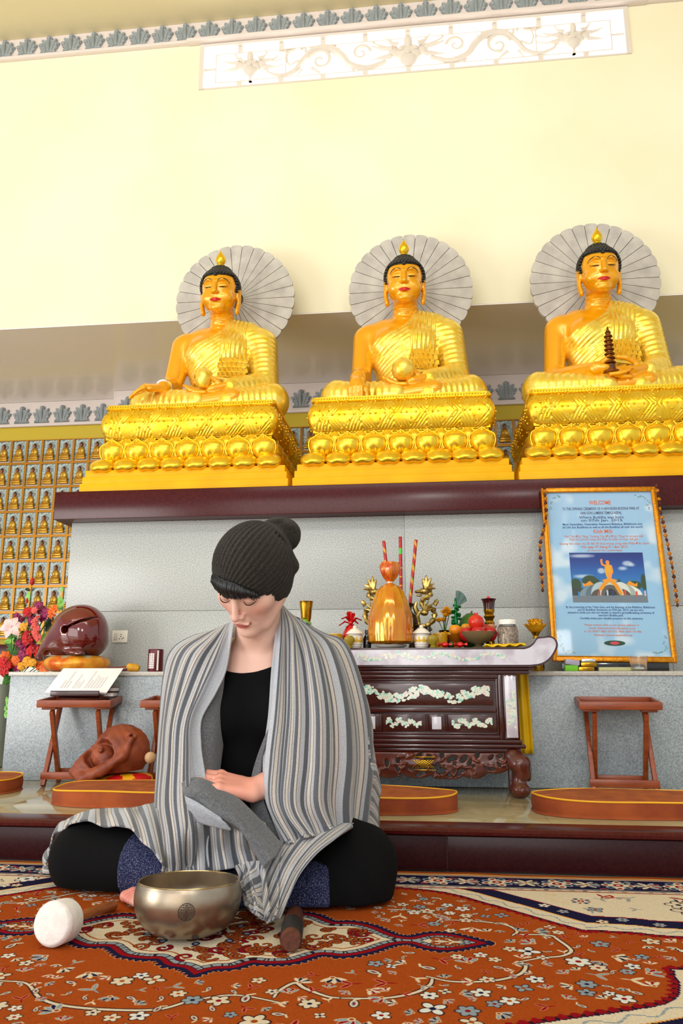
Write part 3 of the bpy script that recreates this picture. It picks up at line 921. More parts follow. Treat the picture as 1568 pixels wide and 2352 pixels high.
def throne_meshes():
    W, D = 0.43, 0.33          # half width, half depth of the cushion drum
    z0, z1 = -0.175, -0.022
    # rounded rectangle ring walked once around; profile bulges outward
    def ring(hw, hd, r=0.03):
        pts = []
        for (cx, cy, a0) in ((hw - r, -hd + r, -PI/2), (hw - r, hd - r, 0), (-hw + r, hd - r, PI/2), (-hw + r, -hd + r, PI)):
            for k in range(5):
                a = a0 + k*PI/8
                pts.append((cx + r*math.cos(a), cy + r*math.sin(a)))
        out = []
        n = len(pts)
        for i in range(n):
            p, q = pts[i], pts[(i+1) % n]
            L = math.hypot(q[0]-p[0], q[1]-p[1]); m = max(1, int(L/0.0045))
            for k in range(m): out.append((p[0] + (q[0]-p[0])*k/m, p[1] + (q[1]-p[1])*k/m))
        return out
    base = ring(W, D)
    n = len(base)
    per = [0.0]
    for i in range(1, n): per.append(per[-1] + math.hypot(base[i][0]-base[i-1][0], base[i][1]-base[i-1][1]))
    b = MB(); vs = []; fs = []
    nz = 34
    for j in range(nz + 1):
        v = j/nz
        bulge = 0.030*math.sin(PI*v)**0.8
        z = z0 + (z1 - z0)*v
        for i in range(n):
            x, y = base[i]
            ex = 1 + bulge/W; ey = 1 + bulge/D
            u = (per[i] - 0.43) / 0.152
            q = abs((u % 1.0) - 0.5)*2                 # 0..1 triangle across each chevron
            band = abs(v - 0.5)*2
            ph = (q*1.15 + (v if v > 0.5 else 1 - v)*1.6)
            g = 0.0022*math.sin(2*PI*ph*4.2)
            if q + band*0.9 < 0.62: g = 0.001
            vs.append((x*ex + g*(x/W), y*ey + g*(y/D), z))
    for j in range(nz):
        for i in range(n):
            i2 = (i + 1) % n
            fs.append((j*n+i, j*n+i2, (j+1)*n+i2, (j+1)*n+i))
    fs.append(tuple(nz*n + i for i in range(n))); fs.append(tuple(reversed(range(n))))
    b.add(vs, fs)
    drum = b.mesh('throne_drum', M['gbase'], 50)
    # beaded top rail
    b = MB()
    rl = ring(W + 0.004, D + 0.004, 0.02)
    m = len(rl)
    prof = [(-0.004, -0.026), (0.006, -0.022), (0.006, -0.004), (-0.004, 0.0)]
    vs = []; fs = []
    for (o, z) in prof:
        for (x, y) in rl: vs.append((x*(1 + o/W), y*(1 + o/D), z))
    for j in range(3):
        for i in range(m): fs.append((j*m+i, j*m+(i+1) % m, (j+1)*m+(i+1) % m, (j+1)*m+i))
    fs.append(tuple(3*m + i for i in range(m)))
    b.add(vs, fs)
    rail = b.mesh('top_rail', M['gbase'], 40)
    b = MB()
    for k in range(62):
        b.ball((-W + 0.01 + k*(2*W - 0.02)/61, -D - 0.0115, -0.013), (0.0055, 0.004, 0.0055), 7, 5)
    for k in range(44):
        for s in (-1, 1): b.ball((s*(W + 0.0115), -D + 0.01 + k*(2*D - 0.02)/43, -0.013), (0.004, 0.0055, 0.0055), 6, 4)
    beads = b.mesh('beads', M['gbase'], 180)
    # studs in rosettes of eight around the chevrons
    b = MB()
    def stud(s, z):
        v = (z - z0)/(z1 - z0)
        bu = 0.030*math.sin(PI*min(max(v, 0), 1))**0.8
        return s, bu
    for face in range(3):
        half = W if face == 0 else D
        cnt = 6 if face == 0 else 4
        for c in range(cnt):
            s0 = -half + 0.075 + c*(2*half - 0.15)/(cnt - 1)
            for (ds, dz) in ((0, 0), (0.042, 0.0), (-0.042, 0.0), (0, 0.042), (0, -0.046), (0.022, 0.024), (-0.022, 0.024), (0.022, -0.026), (-0.022, -0.026), (0.075, 0.0), (0.075, 0.058), (0.055, 0.068), (0.095, 0.068), (0.075, -0.062)):
                s = s0 + ds
                if abs(s) > half - 0.01: continue
                z = -0.098 + dz
                _, bu = stud(s, z)
                if face == 0: p = (s*(1 + bu/W), -D - bu - 0.002, z); r = (0.0058, 0.006, 0.0058)
                else:
                    sg = 1 if face == 1 else -1
                    p = (sg*(W + bu + 0.002), s*(1 + bu/D), z); r = (0.006, 0.0058, 0.0058)
                b.ball(p, r, 8, 5)
    studs = b.mesh('studs', M['gbase'], 180)
    # one upright petal: a peaked shell over two round lobes
    def up(u, v):
        a = (u - 0.5)*2
        w = 0.058*(math.sin(PI*(0.10 + 0.80*v))**0.55)
        if v > 0.72: w *= max(0.0, 1 - ((v - 0.72)/0.28)**1.5)
        x = a*w
        bul = 0.034*(1 - a*a)**0.6*(0.35 + 0.65*math.sin(PI*min(v*1.15, 1.0)))
        if v < 0.5: bul -= 0.012*math.exp(-(a/0.22)**2)*(1 - v/0.5)
        lip = 0.010*max(0, (v - 0.52)/0.2)*max(0, 1 - (v - 0.52)/0.34)
        return (x, -bul - lip - 0.008*v, 0.125*v)
    b = MB().grid(up, 16, 18)
    def rim(v, s):
        p = up(0.5 + 0.5*s, v); return (p[0] + s*0.004, p[1] - 0.004, p[2])
    pts = [rim(v/20, -1) for v in range(4, 20)] + [(0, -0.014, 0.130)] + [rim(v/20, 1) for v in range(19, 3, -1)]
    b.tube(pts, [0.0035 + 0.0015*math.sin(PI*k/(len(pts)-1)) for k in range(len(pts))], 6)
    upm = b.mesh('upper_petal', M['gbase'], 70)
    # one lower petal: flattened, spread outward, with a notch
    def dn(u, v):
        a = 2*PI*u; ph = PI*v
        x = 0.066*math.sin(ph)*math.cos(a); z = 0.041*math.sin(ph)*math.sin(a)
        y = -0.050*math.cos(ph)
        notch = 0.010*math.exp(-(x/0.018)**2)*(1 if z < 0 else 0)
        return (x, y + 0.25*z, z + notch - 0.012*math.cos(ph))
    b = MB().grid(dn, 22, 10, True)
    dnm = b.mesh('lower_petal', M['gbase'], 70)
    # throne core between the drum and the plinth
    b = MB()
    def frus(hw0, hd0, za, hw1, hd1, zb):
        b.add([(-hw0,-hd0,za),(hw0,-hd0,za),(hw0,hd0,za),(-hw0,hd0,za),(-hw1,-hd1,zb),(hw1,-hd1,zb),(hw1,hd1,zb),(-hw1,hd1,zb)],
              [(0,3,2,1),(4,5,6,7),(0,1,5,4),(1,2,6,5),(2,3,7,6),(3,0,4,7)])
    frus(0.432, 0.332, -0.192, 0.432, 0.332, -0.1755)
    frus(0.425, 0.32, -0.31, 0.425, 0.32, -0.1925)
    frus(0.462, 0.36, -0.352, 0.43, 0.325, -0.3105)
    core = b.mesh('throne_core', M['gbase'], 30)
    b = MB()
    b.box((-0.496, -0.395, -0.4635), (0.496, 0.395, -0.418), 0.003); b.box((-0.488, -0.388, -0.4178), (0.488, 0.388, -0.385), 0.003); b.box((-0.478, -0.38, -0.3848), (0.478, 0.38, -0.3525), 0.003)
    pl = b.mesh('plinth', M['plinth'], 30)
    return drum, rail, beads, studs, upm, dnm, core, pl
TH = throne_meshes()

def halo(root, cz=0.91, cy=0.235, R=0.345, n=30):
    hx_ = at(942, 671, SY + cy)[0] - SX[1]; cz = at(942, 667, SY + cy)[2] - SZ
    for k in range(n):
        a0 = 2*PI*k/n; a1 = 2*PI*(k + 1)/n
        g = 0.0035
        pts = []
        for q in range(7):
            t = q/6; a = a0 + (a1 - a0)*t
            rr = R*(1 - 0.022*(abs(2*t - 1)**3))
            x, z = rr*math.cos(a), rr*math.sin(a)
            pts.append((x, z))
        mid = (a0 + a1)/2
        px, pz = -math.sin(a0), math.cos(a0); qx, qz = math.sin(a1), -math.cos(a1)
        pts = [(pts[0][0] + px*g/2, pts[0][1] + pz*g/2)] + pts[1:-1] + [(pts[-1][0] + qx*g/2, pts[-1][1] + qz*g/2)]
        r0 = 0.05
        inner = [(r0*math.cos(a1) + qx*g/4, r0*math.sin(a1) + qz*g/4), (r0*math.cos(a0) + px*g/4, r0*math.sin(a0) + pz*g/4)]
        b = MB().prism([(x + hx_, z + cz) for x, z in pts + inner], cy, cy + 0.018)
        b.build('halo_blade', M['halo'], root)
    MB().lathe([(R - 0.012, 0), (R - 0.012, 0.006)], 60, Matrix.Translation((hx_, cy + 0.0245, cz)) @ Matrix.Rotation(PI/2, 4, 'X')).build('halo_backing', M['haloline'], root)
    MB().tube([(hx_, cy + 0.035, cz - 0.30), (hx_, cy + 0.035, -0.02)], 0.012, 8).build('halo_post', M['haloline'], root)

SX = (-1.080, -0.084, 0.913)
SY, SZ = 3.655, 1.7905
slabels = ['gilded seated Buddha statue with open right palm held over the knee, nearest the niche wall',
           'gilded seated Buddha statue reaching down over its shin, round bowl in its lap',
           'gilded seated Buddha statue holding a small bronze pagoda in both hands, above the framed poster']
for i in range(3):
    root = thing('buddha_statue', slabels[i], 'statue', (0, 0, 0))
    body, robe, HL = statue_meshes(i)
    link('body', body, root); link('robe', robe, root)
    h = link('head', HEAD, root, M=Matrix.Translation((0.012, -0.02, 0.62)) @ Matrix.Rotation(math.radians(8), 4, 'X') @ Matrix.Diagonal((1.02, 1, 0.83, 1)) @ Matrix.Translation((0, 0.0, -0.615)))
    for nm, me in (('hair', HAIR), ('painted_eyes', FACE), ('lips', LIPS), ('finial', FINIAL)): link(nm, me, h)
    c = link('curls', CURLS, h); c['kind'] = 'stuff'
    link('robe_gather', GATHER, root)
    if i == 0:
        link('robe_gather', GATHER2, root)
        MB().lathe([(0.040, 0), (0.044, 0.012), (0.044, 0.05), (0.040, 0.062)], 20, Matrix.Translation((-0.228, -0.185, 0.153)) @ Matrix.Rotation(math.radians(108), 4, 'X') @ Matrix.Translation((0, 0, -0.03))).build('wrist_band', M['silver'], root, label='shiny silver band around the wrist')
    if i < 2:
        b = MB().lathe([(0.0, 0), (0.03, 0.004), (0.05, 0.022), (0.058, 0.046), (0.056, 0.066), (0.048, 0.082), (0.03, 0.096), (0, 0.102)], 28, Matrix.Translation((HL[0] - 0.025, HL[1] - 0.035, HL[2] - 0.012)), sx=(1.0, 0.72)[i == 0], sy=(1.0, 0.72)[i == 0])
        b.build('alms_bowl', M['grobe'], root)
    else:
        PG = Matrix.Translation((-0.022, -0.29, 0.098)) @ Matrix.Scale(0.76, 4)
        pg = MB().lathe([(0.05, 0), (0.055, 0.01), (0.035, 0.018), (0.03, 0.05)], 8, PG).build('pagoda', M['pagoda'], root, label='small bronze pagoda')
        for k in range(7):
            q = 1 - 0.035*k
            MB().lathe([(0.022*q, -0.004), (0.034*q, 0.0), (0.036*q, 0.004), (0.026*q, 0.011), (0.020*q, 0.0125), (0.020*q, 0.022)], 8, PG @ Matrix.Translation((0, 0, 0.06 + k*0.026))).build('pagoda_storey', M['pagoda'], pg)
        MB().lathe([(0.02, 0), (0.012, 0.012), (0.006, 0.02), (0.006, 0.03), (0, 0.042)], 8, PG @ Matrix.Translation((0, 0, 0.242))).build('pagoda_spire', M['pagoda'], pg)
        MB().box((-0.007, -0.033, 0.022), (0.007, -0.0285, 0.044), 0, PG).build('pagoda_door', M['curl'], pg)
    drum, rail, beads, studs, upm, dnm, core, pl = TH
    core_o = link('throne_core', core, root)
    link('plinth', pl, root)
    d = link('throne_drum', drum, root)
    link('top_rail', rail, d)
    o = link('beads', beads, d); o['kind'] = 'stuff'
    o = link('studs', studs, d); o['kind'] = 'stuff'
    for k in range(7):
        x = -0.39 + 0.13*k
        link('upper_petal', upm, core_o, M=Matrix.Translation((x, -0.335, -0.307)) @ Matrix.Diagonal((1, 1, 0.87, 1)))
        if k < 6: link('upper_petal', upm, core_o, M=Matrix.Translation((x + 0.065, -0.322, -0.298)) @ Matrix.Diagonal((0.55, 0.6, 1.0, 1)))
    for k in range(8):
        link('lower_petal', dnm, core_o, M=Matrix.Translation((-0.4235 + 0.121*k, -0.362, -0.328)))
    for s in (-1, 1):
        for k in range(5):
            y = -0.25 + 0.125*k
            T = Matrix.Rotation(s*PI/2, 4, 'Z')
            link('upper_petal', upm, core_o, M=Matrix.Translation((s*0.428, y, -0.307)) @ T @ Matrix.Diagonal((1, 1, 0.87, 1)))
            link('lower_petal', dnm, core_o, M=Matrix.Translation((s*0.432, y, -0.331)) @ T)
    OFF = Matrix.Translation((0, 0.10, -0.012)) @ Matrix.Diagonal((0.985, 1, 1.12, 1)); OFH = Matrix.Translation((0, 0.10, 0.034)) @ Matrix.Diagonal((0.985, 1, 1.03, 1))
    for ch in list(root.children):
        k = ch.name.split('.')[0]
        if k in ('body', 'robe', 'robe_gather', 'alms_bowl', 'pagoda', 'wrist_band'): ch.matrix_local = OFF @ ch.matrix_local
        elif k == 'head': ch.matrix_local = OFH @ ch.matrix_local @ Matrix.Translation((0.004, 0, 0)) @ Matrix.Diagonal((1.03, 1, 1, 1))
        elif k in ('throne_drum', 'throne_core'): ch.matrix_local = Matrix.Translation((-0.008, 0, -0.017 if k == 'throne_drum' else 0)) @ Matrix.Diagonal((0.932, 1, 1, 1)) @ ch.matrix_local
        elif k == 'plinth': ch.matrix_local = Matrix.Translation((-0.006, 0, 0)) @ Matrix.Diagonal((0.985, 1, 1, 1)) @ ch.matrix_local
    halo(root)
    root.location = (SX[i], SY, SZ)
# ------------------------------------------------------------------ altar table
M['rosewood'] = mat('lacquered_rosewood', (52, 14, 14), 0.22, rgb2=(66, 22, 18), nscale=30, detail=5, stretch=(1, 4, 8), coat=0.4)
M['carved'] = mat('carved_rosewood', (96, 40, 26), 0.3, rgb2=(70, 26, 18), nscale=30, coat=0.3)
def pearl_mat():
    m = mat('mother_of_pearl', (206, 206, 196), 0.12, coat=0.6)
    nt = m.node_tree; N = nt.nodes; L = nt.links
    tc = N.new('ShaderNodeTexCoord'); nz = N.new('ShaderNodeTexNoise'); nz.inputs['Scale'].default_value = 85; nz.inputs['Detail'].default_value = 2
    cr = N.new('ShaderNodeValToRGB'); e = cr.color_ramp.elements
    e[0].position = 0.30; e[0].color = (*lin((120, 190, 180)), 1); e[1].position = 0.72; e[1].color = (*lin((222, 196, 200)), 1)
    for p, c in ((0.42, (176, 214, 190)), (0.50, (226, 226, 212)), (0.60, (206, 200, 176))):
        q = e.new(p); q.color = (*lin(c), 1)
    L.new(tc.outputs['Object'], nz.inputs['Vector']); L.new(nz.outputs[0], cr.inputs[0]); L.new(cr.outputs[0], N['Principled BSDF'].inputs['Base Color'])
    return m
M['pearl'] = pearl_mat()
M['pearlband'] = mat('pearl_veneer', (208, 204, 214), 0.15, rgb2=(176, 164, 176), nscale=18, detail=5, lo=0.45, hi=0.7, coat=0.6)
M['brass'] = mat('brass', (196, 150, 40), 0.22, metal=0.95, rgb2=(168, 122, 30), nscale=40)
M['bronze'] = mat('old_bronze', (196, 170, 96), 0.3, metal=0.85, rgb2=(132, 108, 56), nscale=60, lo=0.4, hi=0.7)
M['bronzedk'] = mat('dark_bronze', (92, 74, 40), 0.34, metal=0.85, rgb2=(60, 48, 28), nscale=60)
M['yellowcloth'] = mat('yellow_satin', (236, 192, 4), 0.5, rgb2=(224, 176, 0), nscale=8)

AX, AY, ATZ = -0.09, 2.72, 0.597
AH = 0.40                     # half width of the body at its posts
def zt(py): return at(1100, py, AY)[2]
tb = thing('altar_table', 'dark rosewood altar table inlaid with mother-of-pearl, its top curling up at the end', 'table', (AX, AY, PZ))
def P(b, name, m, parent=None, label=None, smooth=40):
    o = b.build(name, m, parent or tb, smooth, label)
    if parent is None: o.matrix_parent_inverse = Matrix.Translation((-AX, -AY, -PZ))
    return o
# top with scrolled ends: one profile in xz
def top_profile(inset):
    i = inset
    zt_, zb = ATZ - i, 0.531 + i
    r = [(0.424, zt_), (0.443, zt_ + 0.006), (0.459, zt_ + 0.019), (0.470, zt_ + 0.034), (0.490, 0.632 - i*0.7), (0.512, 0.636 - i), (0.530 - i*0.7, 0.626 - i*0.5), (0.538 - i, 0.606),
         (0.530 - i, 0.583 + i*0.2), (0.510 - i*0.7, 0.556 + i*0.6), (0.480 - i*0.3, 0.537 + i*0.9), (0.44, zb)]
    r = [(p[0], p[1]) for p in r]
    rs = [tuple(p) for p in spline(r, 34)]
    return [(AX + x, z) for x, z in rs] + [(AX - x, z) for x, z in rs[::-1]]
P(MB().prism(top_profile(0), AY - 0.016, AY + 0.300), 'tabletop', M['rosewood'])
P(MB().prism(top_profile(0.007), AY - 0.0185, AY - 0.0162), 'pearl_band', M['pearlband'], label='pale mother-of-pearl band')
def chips(x0, x1, z0, z1, y, n, s, name, parent, seed, wav=0.30):
    rd = random.Random(seed); b = MB()
    for k in range(n):
        t = (k + rd.random())/n
        x = x0 + (x1 - x0)*t
        z = (z0 + z1)/2 + (z1 - z0)*0.22*math.sin(t*19 + seed) + (rd.random() - 0.5)*(z1 - z0)*0.42
        m = rd.randint(5, 8); r0 = s*(0.5 + rd.random())
        pts = []
        for q in range(m):
            a = 2*PI*q/m + rd.random()*0.4; rr = r0*(0.55 + 0.6*rd.random())
            pts.append((min(max(x + rr*1.25*math.cos(a), x0), x1), min(max(z + rr*math.sin(a), z0), z1)))
        d = 0.0009*rd.random()
        b.prism(pts, y - 0.0006 - d, y)
    o = P(b, name, M['pearl'], parent)
    o['kind'] = 'stuff'
    return o
chips(AX - 0.15, AX + 0.36, 0.546, 0.587, AY - 0.0186, 90, 0.0055, 'pearl_inlay', None, 3)
b = MB()
b.box((AX - 0.455, AY - 0.002, 0.520), (AX + 0.455, AY + 0.19, 0.5305), 0.003)
b.box((AX - 0.44, AY + 0.006, 0.506), (AX + 0.44, AY + 0.185, 0.5198), 0.003)
P(b, 'neck_moulding', M['rosewood'])
b = MB(); b.box((AX - 0.392, AY + 0.022, 0.292), (AX + 0.392, AY + 0.17, 0.5058)); P(b, 'carcass', M['rosewood'])
def frame(b, x0, x1, z0, z1, w, y0, y1):
    b.box((x0, y0, z0), (x0 + w, y1, z1), 0.0025); b.box((x1 - w, y0, z0), (x1, y1, z1), 0.0025)
    b.box((x0 + w, y0, z1 - w), (x1 - w, y1, z1), 0.0025); b.box((x0 + w, y0, z0), (x1 - w, y1, z0 + w), 0.0025)
for s in (-1, 1):
    cx = AX + s*0.373
    p = P(MB().box((cx - 0.026, AY + 0.002, 0.291), (cx + 0.026, AY + 0.05, 0.5058), 0.003), 'corner_post', M['rosewood'])
    q = MB().box((cx - 0.019, AY - 0.0005, 0.297), (cx + 0.019, AY + 0.0018, 0.500), 0.0006).build('pearl_panel', M['pearlband'], p); q.matrix_parent_inverse = Matrix.Translation((-AX, -AY, -PZ)).inverted() @ Matrix.Translation((-AX, -AY, -PZ))
    chips(cx - 0.016, cx + 0.016, 0.315, 0.462, AY - 0.0006, 40, 0.0060, 'pearl_inlay', None, 11 + s)
yF = AY + 0.008
xs0, xs1 = AX - 0.345, AX + 0.345
b = MB(); frame(b, xs0, xs1, 0.291, 0.5055, 0.013, yF - 0.002, yF + 0.0138); frame(b, xs0 + 0.013, xs1 - 0.013, 0.304, 0.4925, 0.008, yF + 0.004, yF + 0.0138); P(b, 'panel_frame', M['rosewood'])
b = MB(); b.box((xs0 + 0.022, yF, 0.378), (xs1 - 0.022, yF + 0.0138, 0.394), 0.003); P(b, 'mid_rail', M['rosewood'])
up_p = P(MB().box((xs0 + 0.03, yF + 0.006, 0.402), (xs1 - 0.03, yF + 0.0138, 0.476), 0.002), 'upper_panel', M['rosewood'])
chips(xs0 + 0.04, xs1 - 0.04, 0.406, 0.472, yF + 0.0059, 120, 0.0085, 'pearl_inlay', None, 21)
edges = [(xs0 + 0.03, AX - 0.16), (AX - 0.135, AX - 0.085), (AX - 0.06, AX + 0.075), (AX + 0.098, AX + 0.142), (AX + 0.165, xs1 - 0.03)]
for i, (a, c) in enumerate(edges):
    dw = P(MB().box((a - 0.008, yF + 0.004, 0.314), (c + 0.008, yF + 0.0138, 0.372), 0.002), 'drawer_front', M['rosewood'])
    if i % 2 == 1:
        P(MB().box((a + 0.006, yF + 0.002, 0.322), (c - 0.006, yF + 0.0038, 0.364), 0.0006), 'pearl_plaque', M['pearlband'])
    else:
        P(MB().box((a + 0.002, yF + 0.002, 0.322), (c - 0.002, yF + 0.0038, 0.364), 0.0006), 'pearl_plaque', M['pearlband'] if i == 0 else M['rosewood'])
        chips(a + 0.006, c - 0.006, 0.324, 0.362, yF + 0.0019, 60, 0.0055, 'pearl_inlay', None, 30 + i)
    if i < 4:
        P(MB().box((c + 0.0085, yF, 0.313), (edges[i+1][0] - 0.0085, yF + 0.0138, 0.373), 0.003), 'stile', M['rosewood'])
b = MB()
b.box((AX - 0.405, AY + 0.0, 0.276), (AX + 0.405, AY + 0.18, 0.2905), 0.004); b.box((AX - 0.416, AY - 0.008, 0.262), (AX + 0.416, AY + 0.185, 0.2755), 0.005); b.box((AX - 0.40, AY + 0.002, 0.248), (AX + 0.40, AY + 0.18, 0.2615), 0.003)
P(b, 'base_moulding', M['rosewood'])
# carved apron: a pierced plate
S = Sculpt((AX - 0.41, AY - 0.03, 0.125), (AX + 0.41, AY + 0.035, 0.255), 0.0028)
S.box((AX, AY + 0.012, 0.225), (0.395, 0.010, 0.0225), 0.004)
rd = random.Random(5)
for s in (-1, 1):
    for (x, z, rx, rz) in ((0.05, 0.195, 0.06, 0.035), (0.15, 0.19, 0.06, 0.04), (0.24, 0.195, 0.05, 0.034), (0.31, 0.205, 0.05, 0.026), (0.37, 0.215, 0.035, 0.02)):
        S.ell((AX + s*x, AY + 0.012, z), (rx, 0.011, rz), 0.006)
for k in range(64):
    t = rd.random()*2 - 1; x = AX + t*0.36; z = 0.172 + 0.068*rd.random()
    if abs(t) > 0.7: z = max(z, 0.2)
    S.ell((x, AY + 0.012, z), (0.006 + 0.009*rd.random(), 0.03, 0.0035 + 0.005*rd.random()), 0.004, 'cut', rot=(0, rd.random()*3, 0))
for k in range(70):
    t = rd.random()*2 - 1; x = AX + t*0.38; z = 0.17 + 0.07*rd.random()
    if abs(t) > 0.7: z = max(z, 0.205)
    a = rd.random()*6
    S.cap((x, AY - 0.001, z), (x + 0.018*math.cos(a), AY + 0.001, z + 0.012*math.sin(a)), 0.0045, 0.003, 0.003)
S.box((AX, AY + 0.012, 0.152), (0.5, 0.05, 0.008), 0.001, 0.004, 'cut')
o = link('carved_apron', S.mesh('carved_apron', M['carved'], 1), tb); o.matrix_parent_inverse = Matrix.Translation((-AX, -AY, -PZ))
for xx in (AX - 0.205, AX + 0.072):
    b = MB()
    for k in range(-2, 3):
        for q in (-1, 1):
            b.box((-0.022, -0.003, -0.0016), (0.022, 0.003, 0.0016), 0.0008, Matrix.Translation((xx + k*0.009, AY - 0.0022, 0.210)) @ Matrix.Rotation(q*0.62, 4, 'Y'))
    for z in (0.232, 0.190): b.box((xx - 0.042, AY - 0.004, z - 0.0015), (xx + 0.042, AY, z + 0.0015), 0.0007)
    P(b, 'gilt_lattice', M['brass'])
for s in (-1, 1):
    S = Sculpt((AX + s*0.39 - 0.075, AY - 0.05, 0.100), (AX + s*0.39 + 0.075, AY + 0.07, 0.262), 0.003)
    X = lambda d: AX + s*d
    S.chain([(X(0.372), AY + 0.01, 0.235), (X(0.392), AY - 0.004, 0.212), (X(0.398), AY - 0.008, 0.185)], [0.030, 0.034, 0.024], 0.012)
    S.chain([(X(0.398), AY - 0.008, 0.185), (X(0.386), AY - 0.004, 0.158), (X(0.388), AY - 0.012, 0.136)], [0.022, 0.019, 0.026], 0.01)
    S.ell((X(0.392), AY - 0.014, 0.131), (0.031, 0.03, 0.0245), 0.008)
    S.ell((X(0.394), AY - 0.04, 0.133), (0.010, 0.012, 0.010), 0.004)
    S.cap((X(0.416), AY + 0.008, 0.20), (X(0.420), AY + 0.018, 0.165), 0.016, 0.010, 0.006)
    S.field(lambda X_, Y_, Z_: (PZ + 0.0005) - Z_ + 0*X_ + 0*Y_, 'and')
    o = link('leg', S.mesh('leg', M['carved'], 1), tb); o.matrix_parent_inverse = Matrix.Translation((-AX, -AY, -PZ))
    b = MB().box((AX + s*0.385 - 0.018, AY + 0.13, PZ + 0.0005), (AX + s*0.385 + 0.018, AY + 0.165, 0.2478), 0.004); P(b, 'leg', M['carved'])
# yellow cloth hanging behind the right end of the table
b = MB()
def clf(u, v):
    return (AX + 0.412 + 0.048*u + 0.006*v, AY + 0.2085 + 0.006*math.sin(u*11) + 0.003*math.sin(v*7), 0.527 - 0.30*v)
b.grid(clf, 20, 14)
o = b.build('hanging_cloth', M['yellowcloth']); md = o.modifiers.new('s', 'SOLIDIFY'); md.thickness = 0.003
tag(o, 'yellow cloth hanging down behind the end of the rosewood altar table', 'cloth')

# ------------------------------------------------------------------ offerings on the altar
M['amber'] = mat('amber_cellophane', (240, 168, 24), 0.10, metal=0.35, trans=0.30, rgb2=(226, 128, 6), nscale=22, coat=1.0, bump=0.9, bscale=34, ior=1.2, stretch=(1, 1, 0.35))
M['ambertop'] = mat('amber_cellophane_ruff', (236, 160, 50), 0.14, metal=0.2, trans=0.25, rgb2=(216, 74, 8), nscale=22, coat=0.8, bump=0.8, bscale=50, ior=1.2)
M['tins'] = mat('gold_tins', (206, 150, 40), 0.3, metal=0.5, rgb2=(230, 206, 150), nscale=30)
M['porcelain'] = mat('white_porcelain', (236, 230, 218), 0.2, coat=0.4)
M['porc_y'] = mat('yellow_glaze', (226, 180, 60), 0.25)
M['redfoil'] = mat('red_foil', (206, 10, 14), 0.16, metal=0.45, coat=0.5, bump=0.5, bscale=40)
M['glass'] = mat('clear_glass', (245, 248, 248), 0.03, trans=0.95, ior=1.35)
M['yglass'] = mat('amber_glass_candle', (214, 160, 26), 0.12, trans=0.45, ior=1.3)
M['ylamp'] = mat('yellow_glass_cup', (206, 184, 70), 0.08, trans=0.6, ior=1.3)
M['darkbottle'] = mat('dark_bottle', (18, 14, 16), 0.12, coat=0.5)
M['green'] = mat('green_rind', (64, 112, 28), 0.4, rgb2=(44, 92, 26), nscale=30)
M['lime'] = mat('lime_rind', (110, 176, 30), 0.35)
M['apple'] = mat('red_apple', (196, 12, 26), 0.22, rgb2=(170, 20, 24), nscale=24, coat=0.3)
M['pomegranate'] = mat('pomegranate', (214, 50, 22), 0.3, rgb2=(196, 36, 20), nscale=30)
M['mango'] = mat('mango', (232, 176, 20), 0.35, rgb2=(226, 130, 20), nscale=14)
M['greenfoil'] = mat('green_foil', (8, 110, 50), 0.15, metal=0.7, bump=0.6, bscale=60)
M['gauze'] = mat('green_gauze', (84, 116, 108), 0.6, alpha=0.72)
M['seeds'] = mat('pale_seeds', (196, 170, 140), 0.6, rgb2=(128, 100, 80), nscale=140, detail=3, lo=0.4, hi=0.6)
M['maroongl'] = mat('maroon_glass', (58, 10, 22), 0.1, coat=0.6)
M['pink'] = mat('peach_petals', (232, 160, 110), 0.45)
M['goldpetal'] = mat('gold_lotus', (226, 158, 10), 0.28, metal=0.35)
M['iredst'] = mat('red_paper', (190, 20, 14), 0.4, rgb2=(150, 10, 10), nscale=60)
M['igold'] = mat('gold_paper', (216, 140, 30), 0.35, metal=0.3)
M['igreen'] = mat('green_paper', (70, 190, 30), 0.4)
M['plate'] = M['porcelain']
def X_(px, Y=2.82): return at(px, 1487, Y)[0]
T = lambda x, y, z: Matrix.Translation((x, y, z))
K = 0.00165      # metres per pixel of the photograph at the altar's distance
def item(name, label, cat, px, Y, group=None, z=None):
    return thing(name, label, cat, (X_(px, Y), Y, ATZ + 0.0008 if z is None else z), group=group)
def jitter_lathe(b, prof, n, amp, fr, Mx=None, seed=0):
    return b.lathe(prof, n, Mx, wob=lambda a, z: 1 + amp*math.sin(fr*a + seed) + amp*0.6*math.sin((fr*2 + 1)*a + 9*z*20 + seed*2))

# pack in amber cellophane
r = item('gift_pack', 'large amber cellophane gift pack with a tied ruff, on the white plate', 'gift', 897, 2.785)
b = MB(); jitter_lathe(b, [(0.0, 0.016), (0.070, 0.016), (0.080, 0.024), (0.082, 0.06), (0.080, 0.115), (0.066, 0.165), (0.050, 0.205), (0.034, 0.224), (0.016, 0.232), (0.010, 0.238)], 96, 0.016, 13)
w = b.build('wrapper', M['amber'], r)
for s in (-1, 1):
    MB().lathe([(0.030, 0.02), (0.033, 0.024), (0.033, 0.112), (0.029, 0.117)], 24, T(s*0.036, 0.0, 0)).build('tin', M['tins'], r)
b = MB()
jitter_lathe(b, [(0.010, 0.238), (0.024, 0.256), (0.034, 0.276), (0.036, 0.296), (0.030, 0.312), (0.020, 0.305)], 40, 0.10, 5, seed=2)
b.build('ruff', M['ambertop'], r)
MB().lathe([(0.011, 0.234), (0.012, 0.238), (0.011, 0.242)], 16).build('tie', M['porcelain'], r)
pl = item('plate', 'white porcelain plate under the amber gift pack', 'plate', 897, 2.783)
MB().lathe([(0.026, 0), (0.05, 0.004), (0.058, 0.012), (0.055, 0.0125), (0.03, 0.006), (0, 0.006)], 36).build('dish', M['porcelain'], pl)
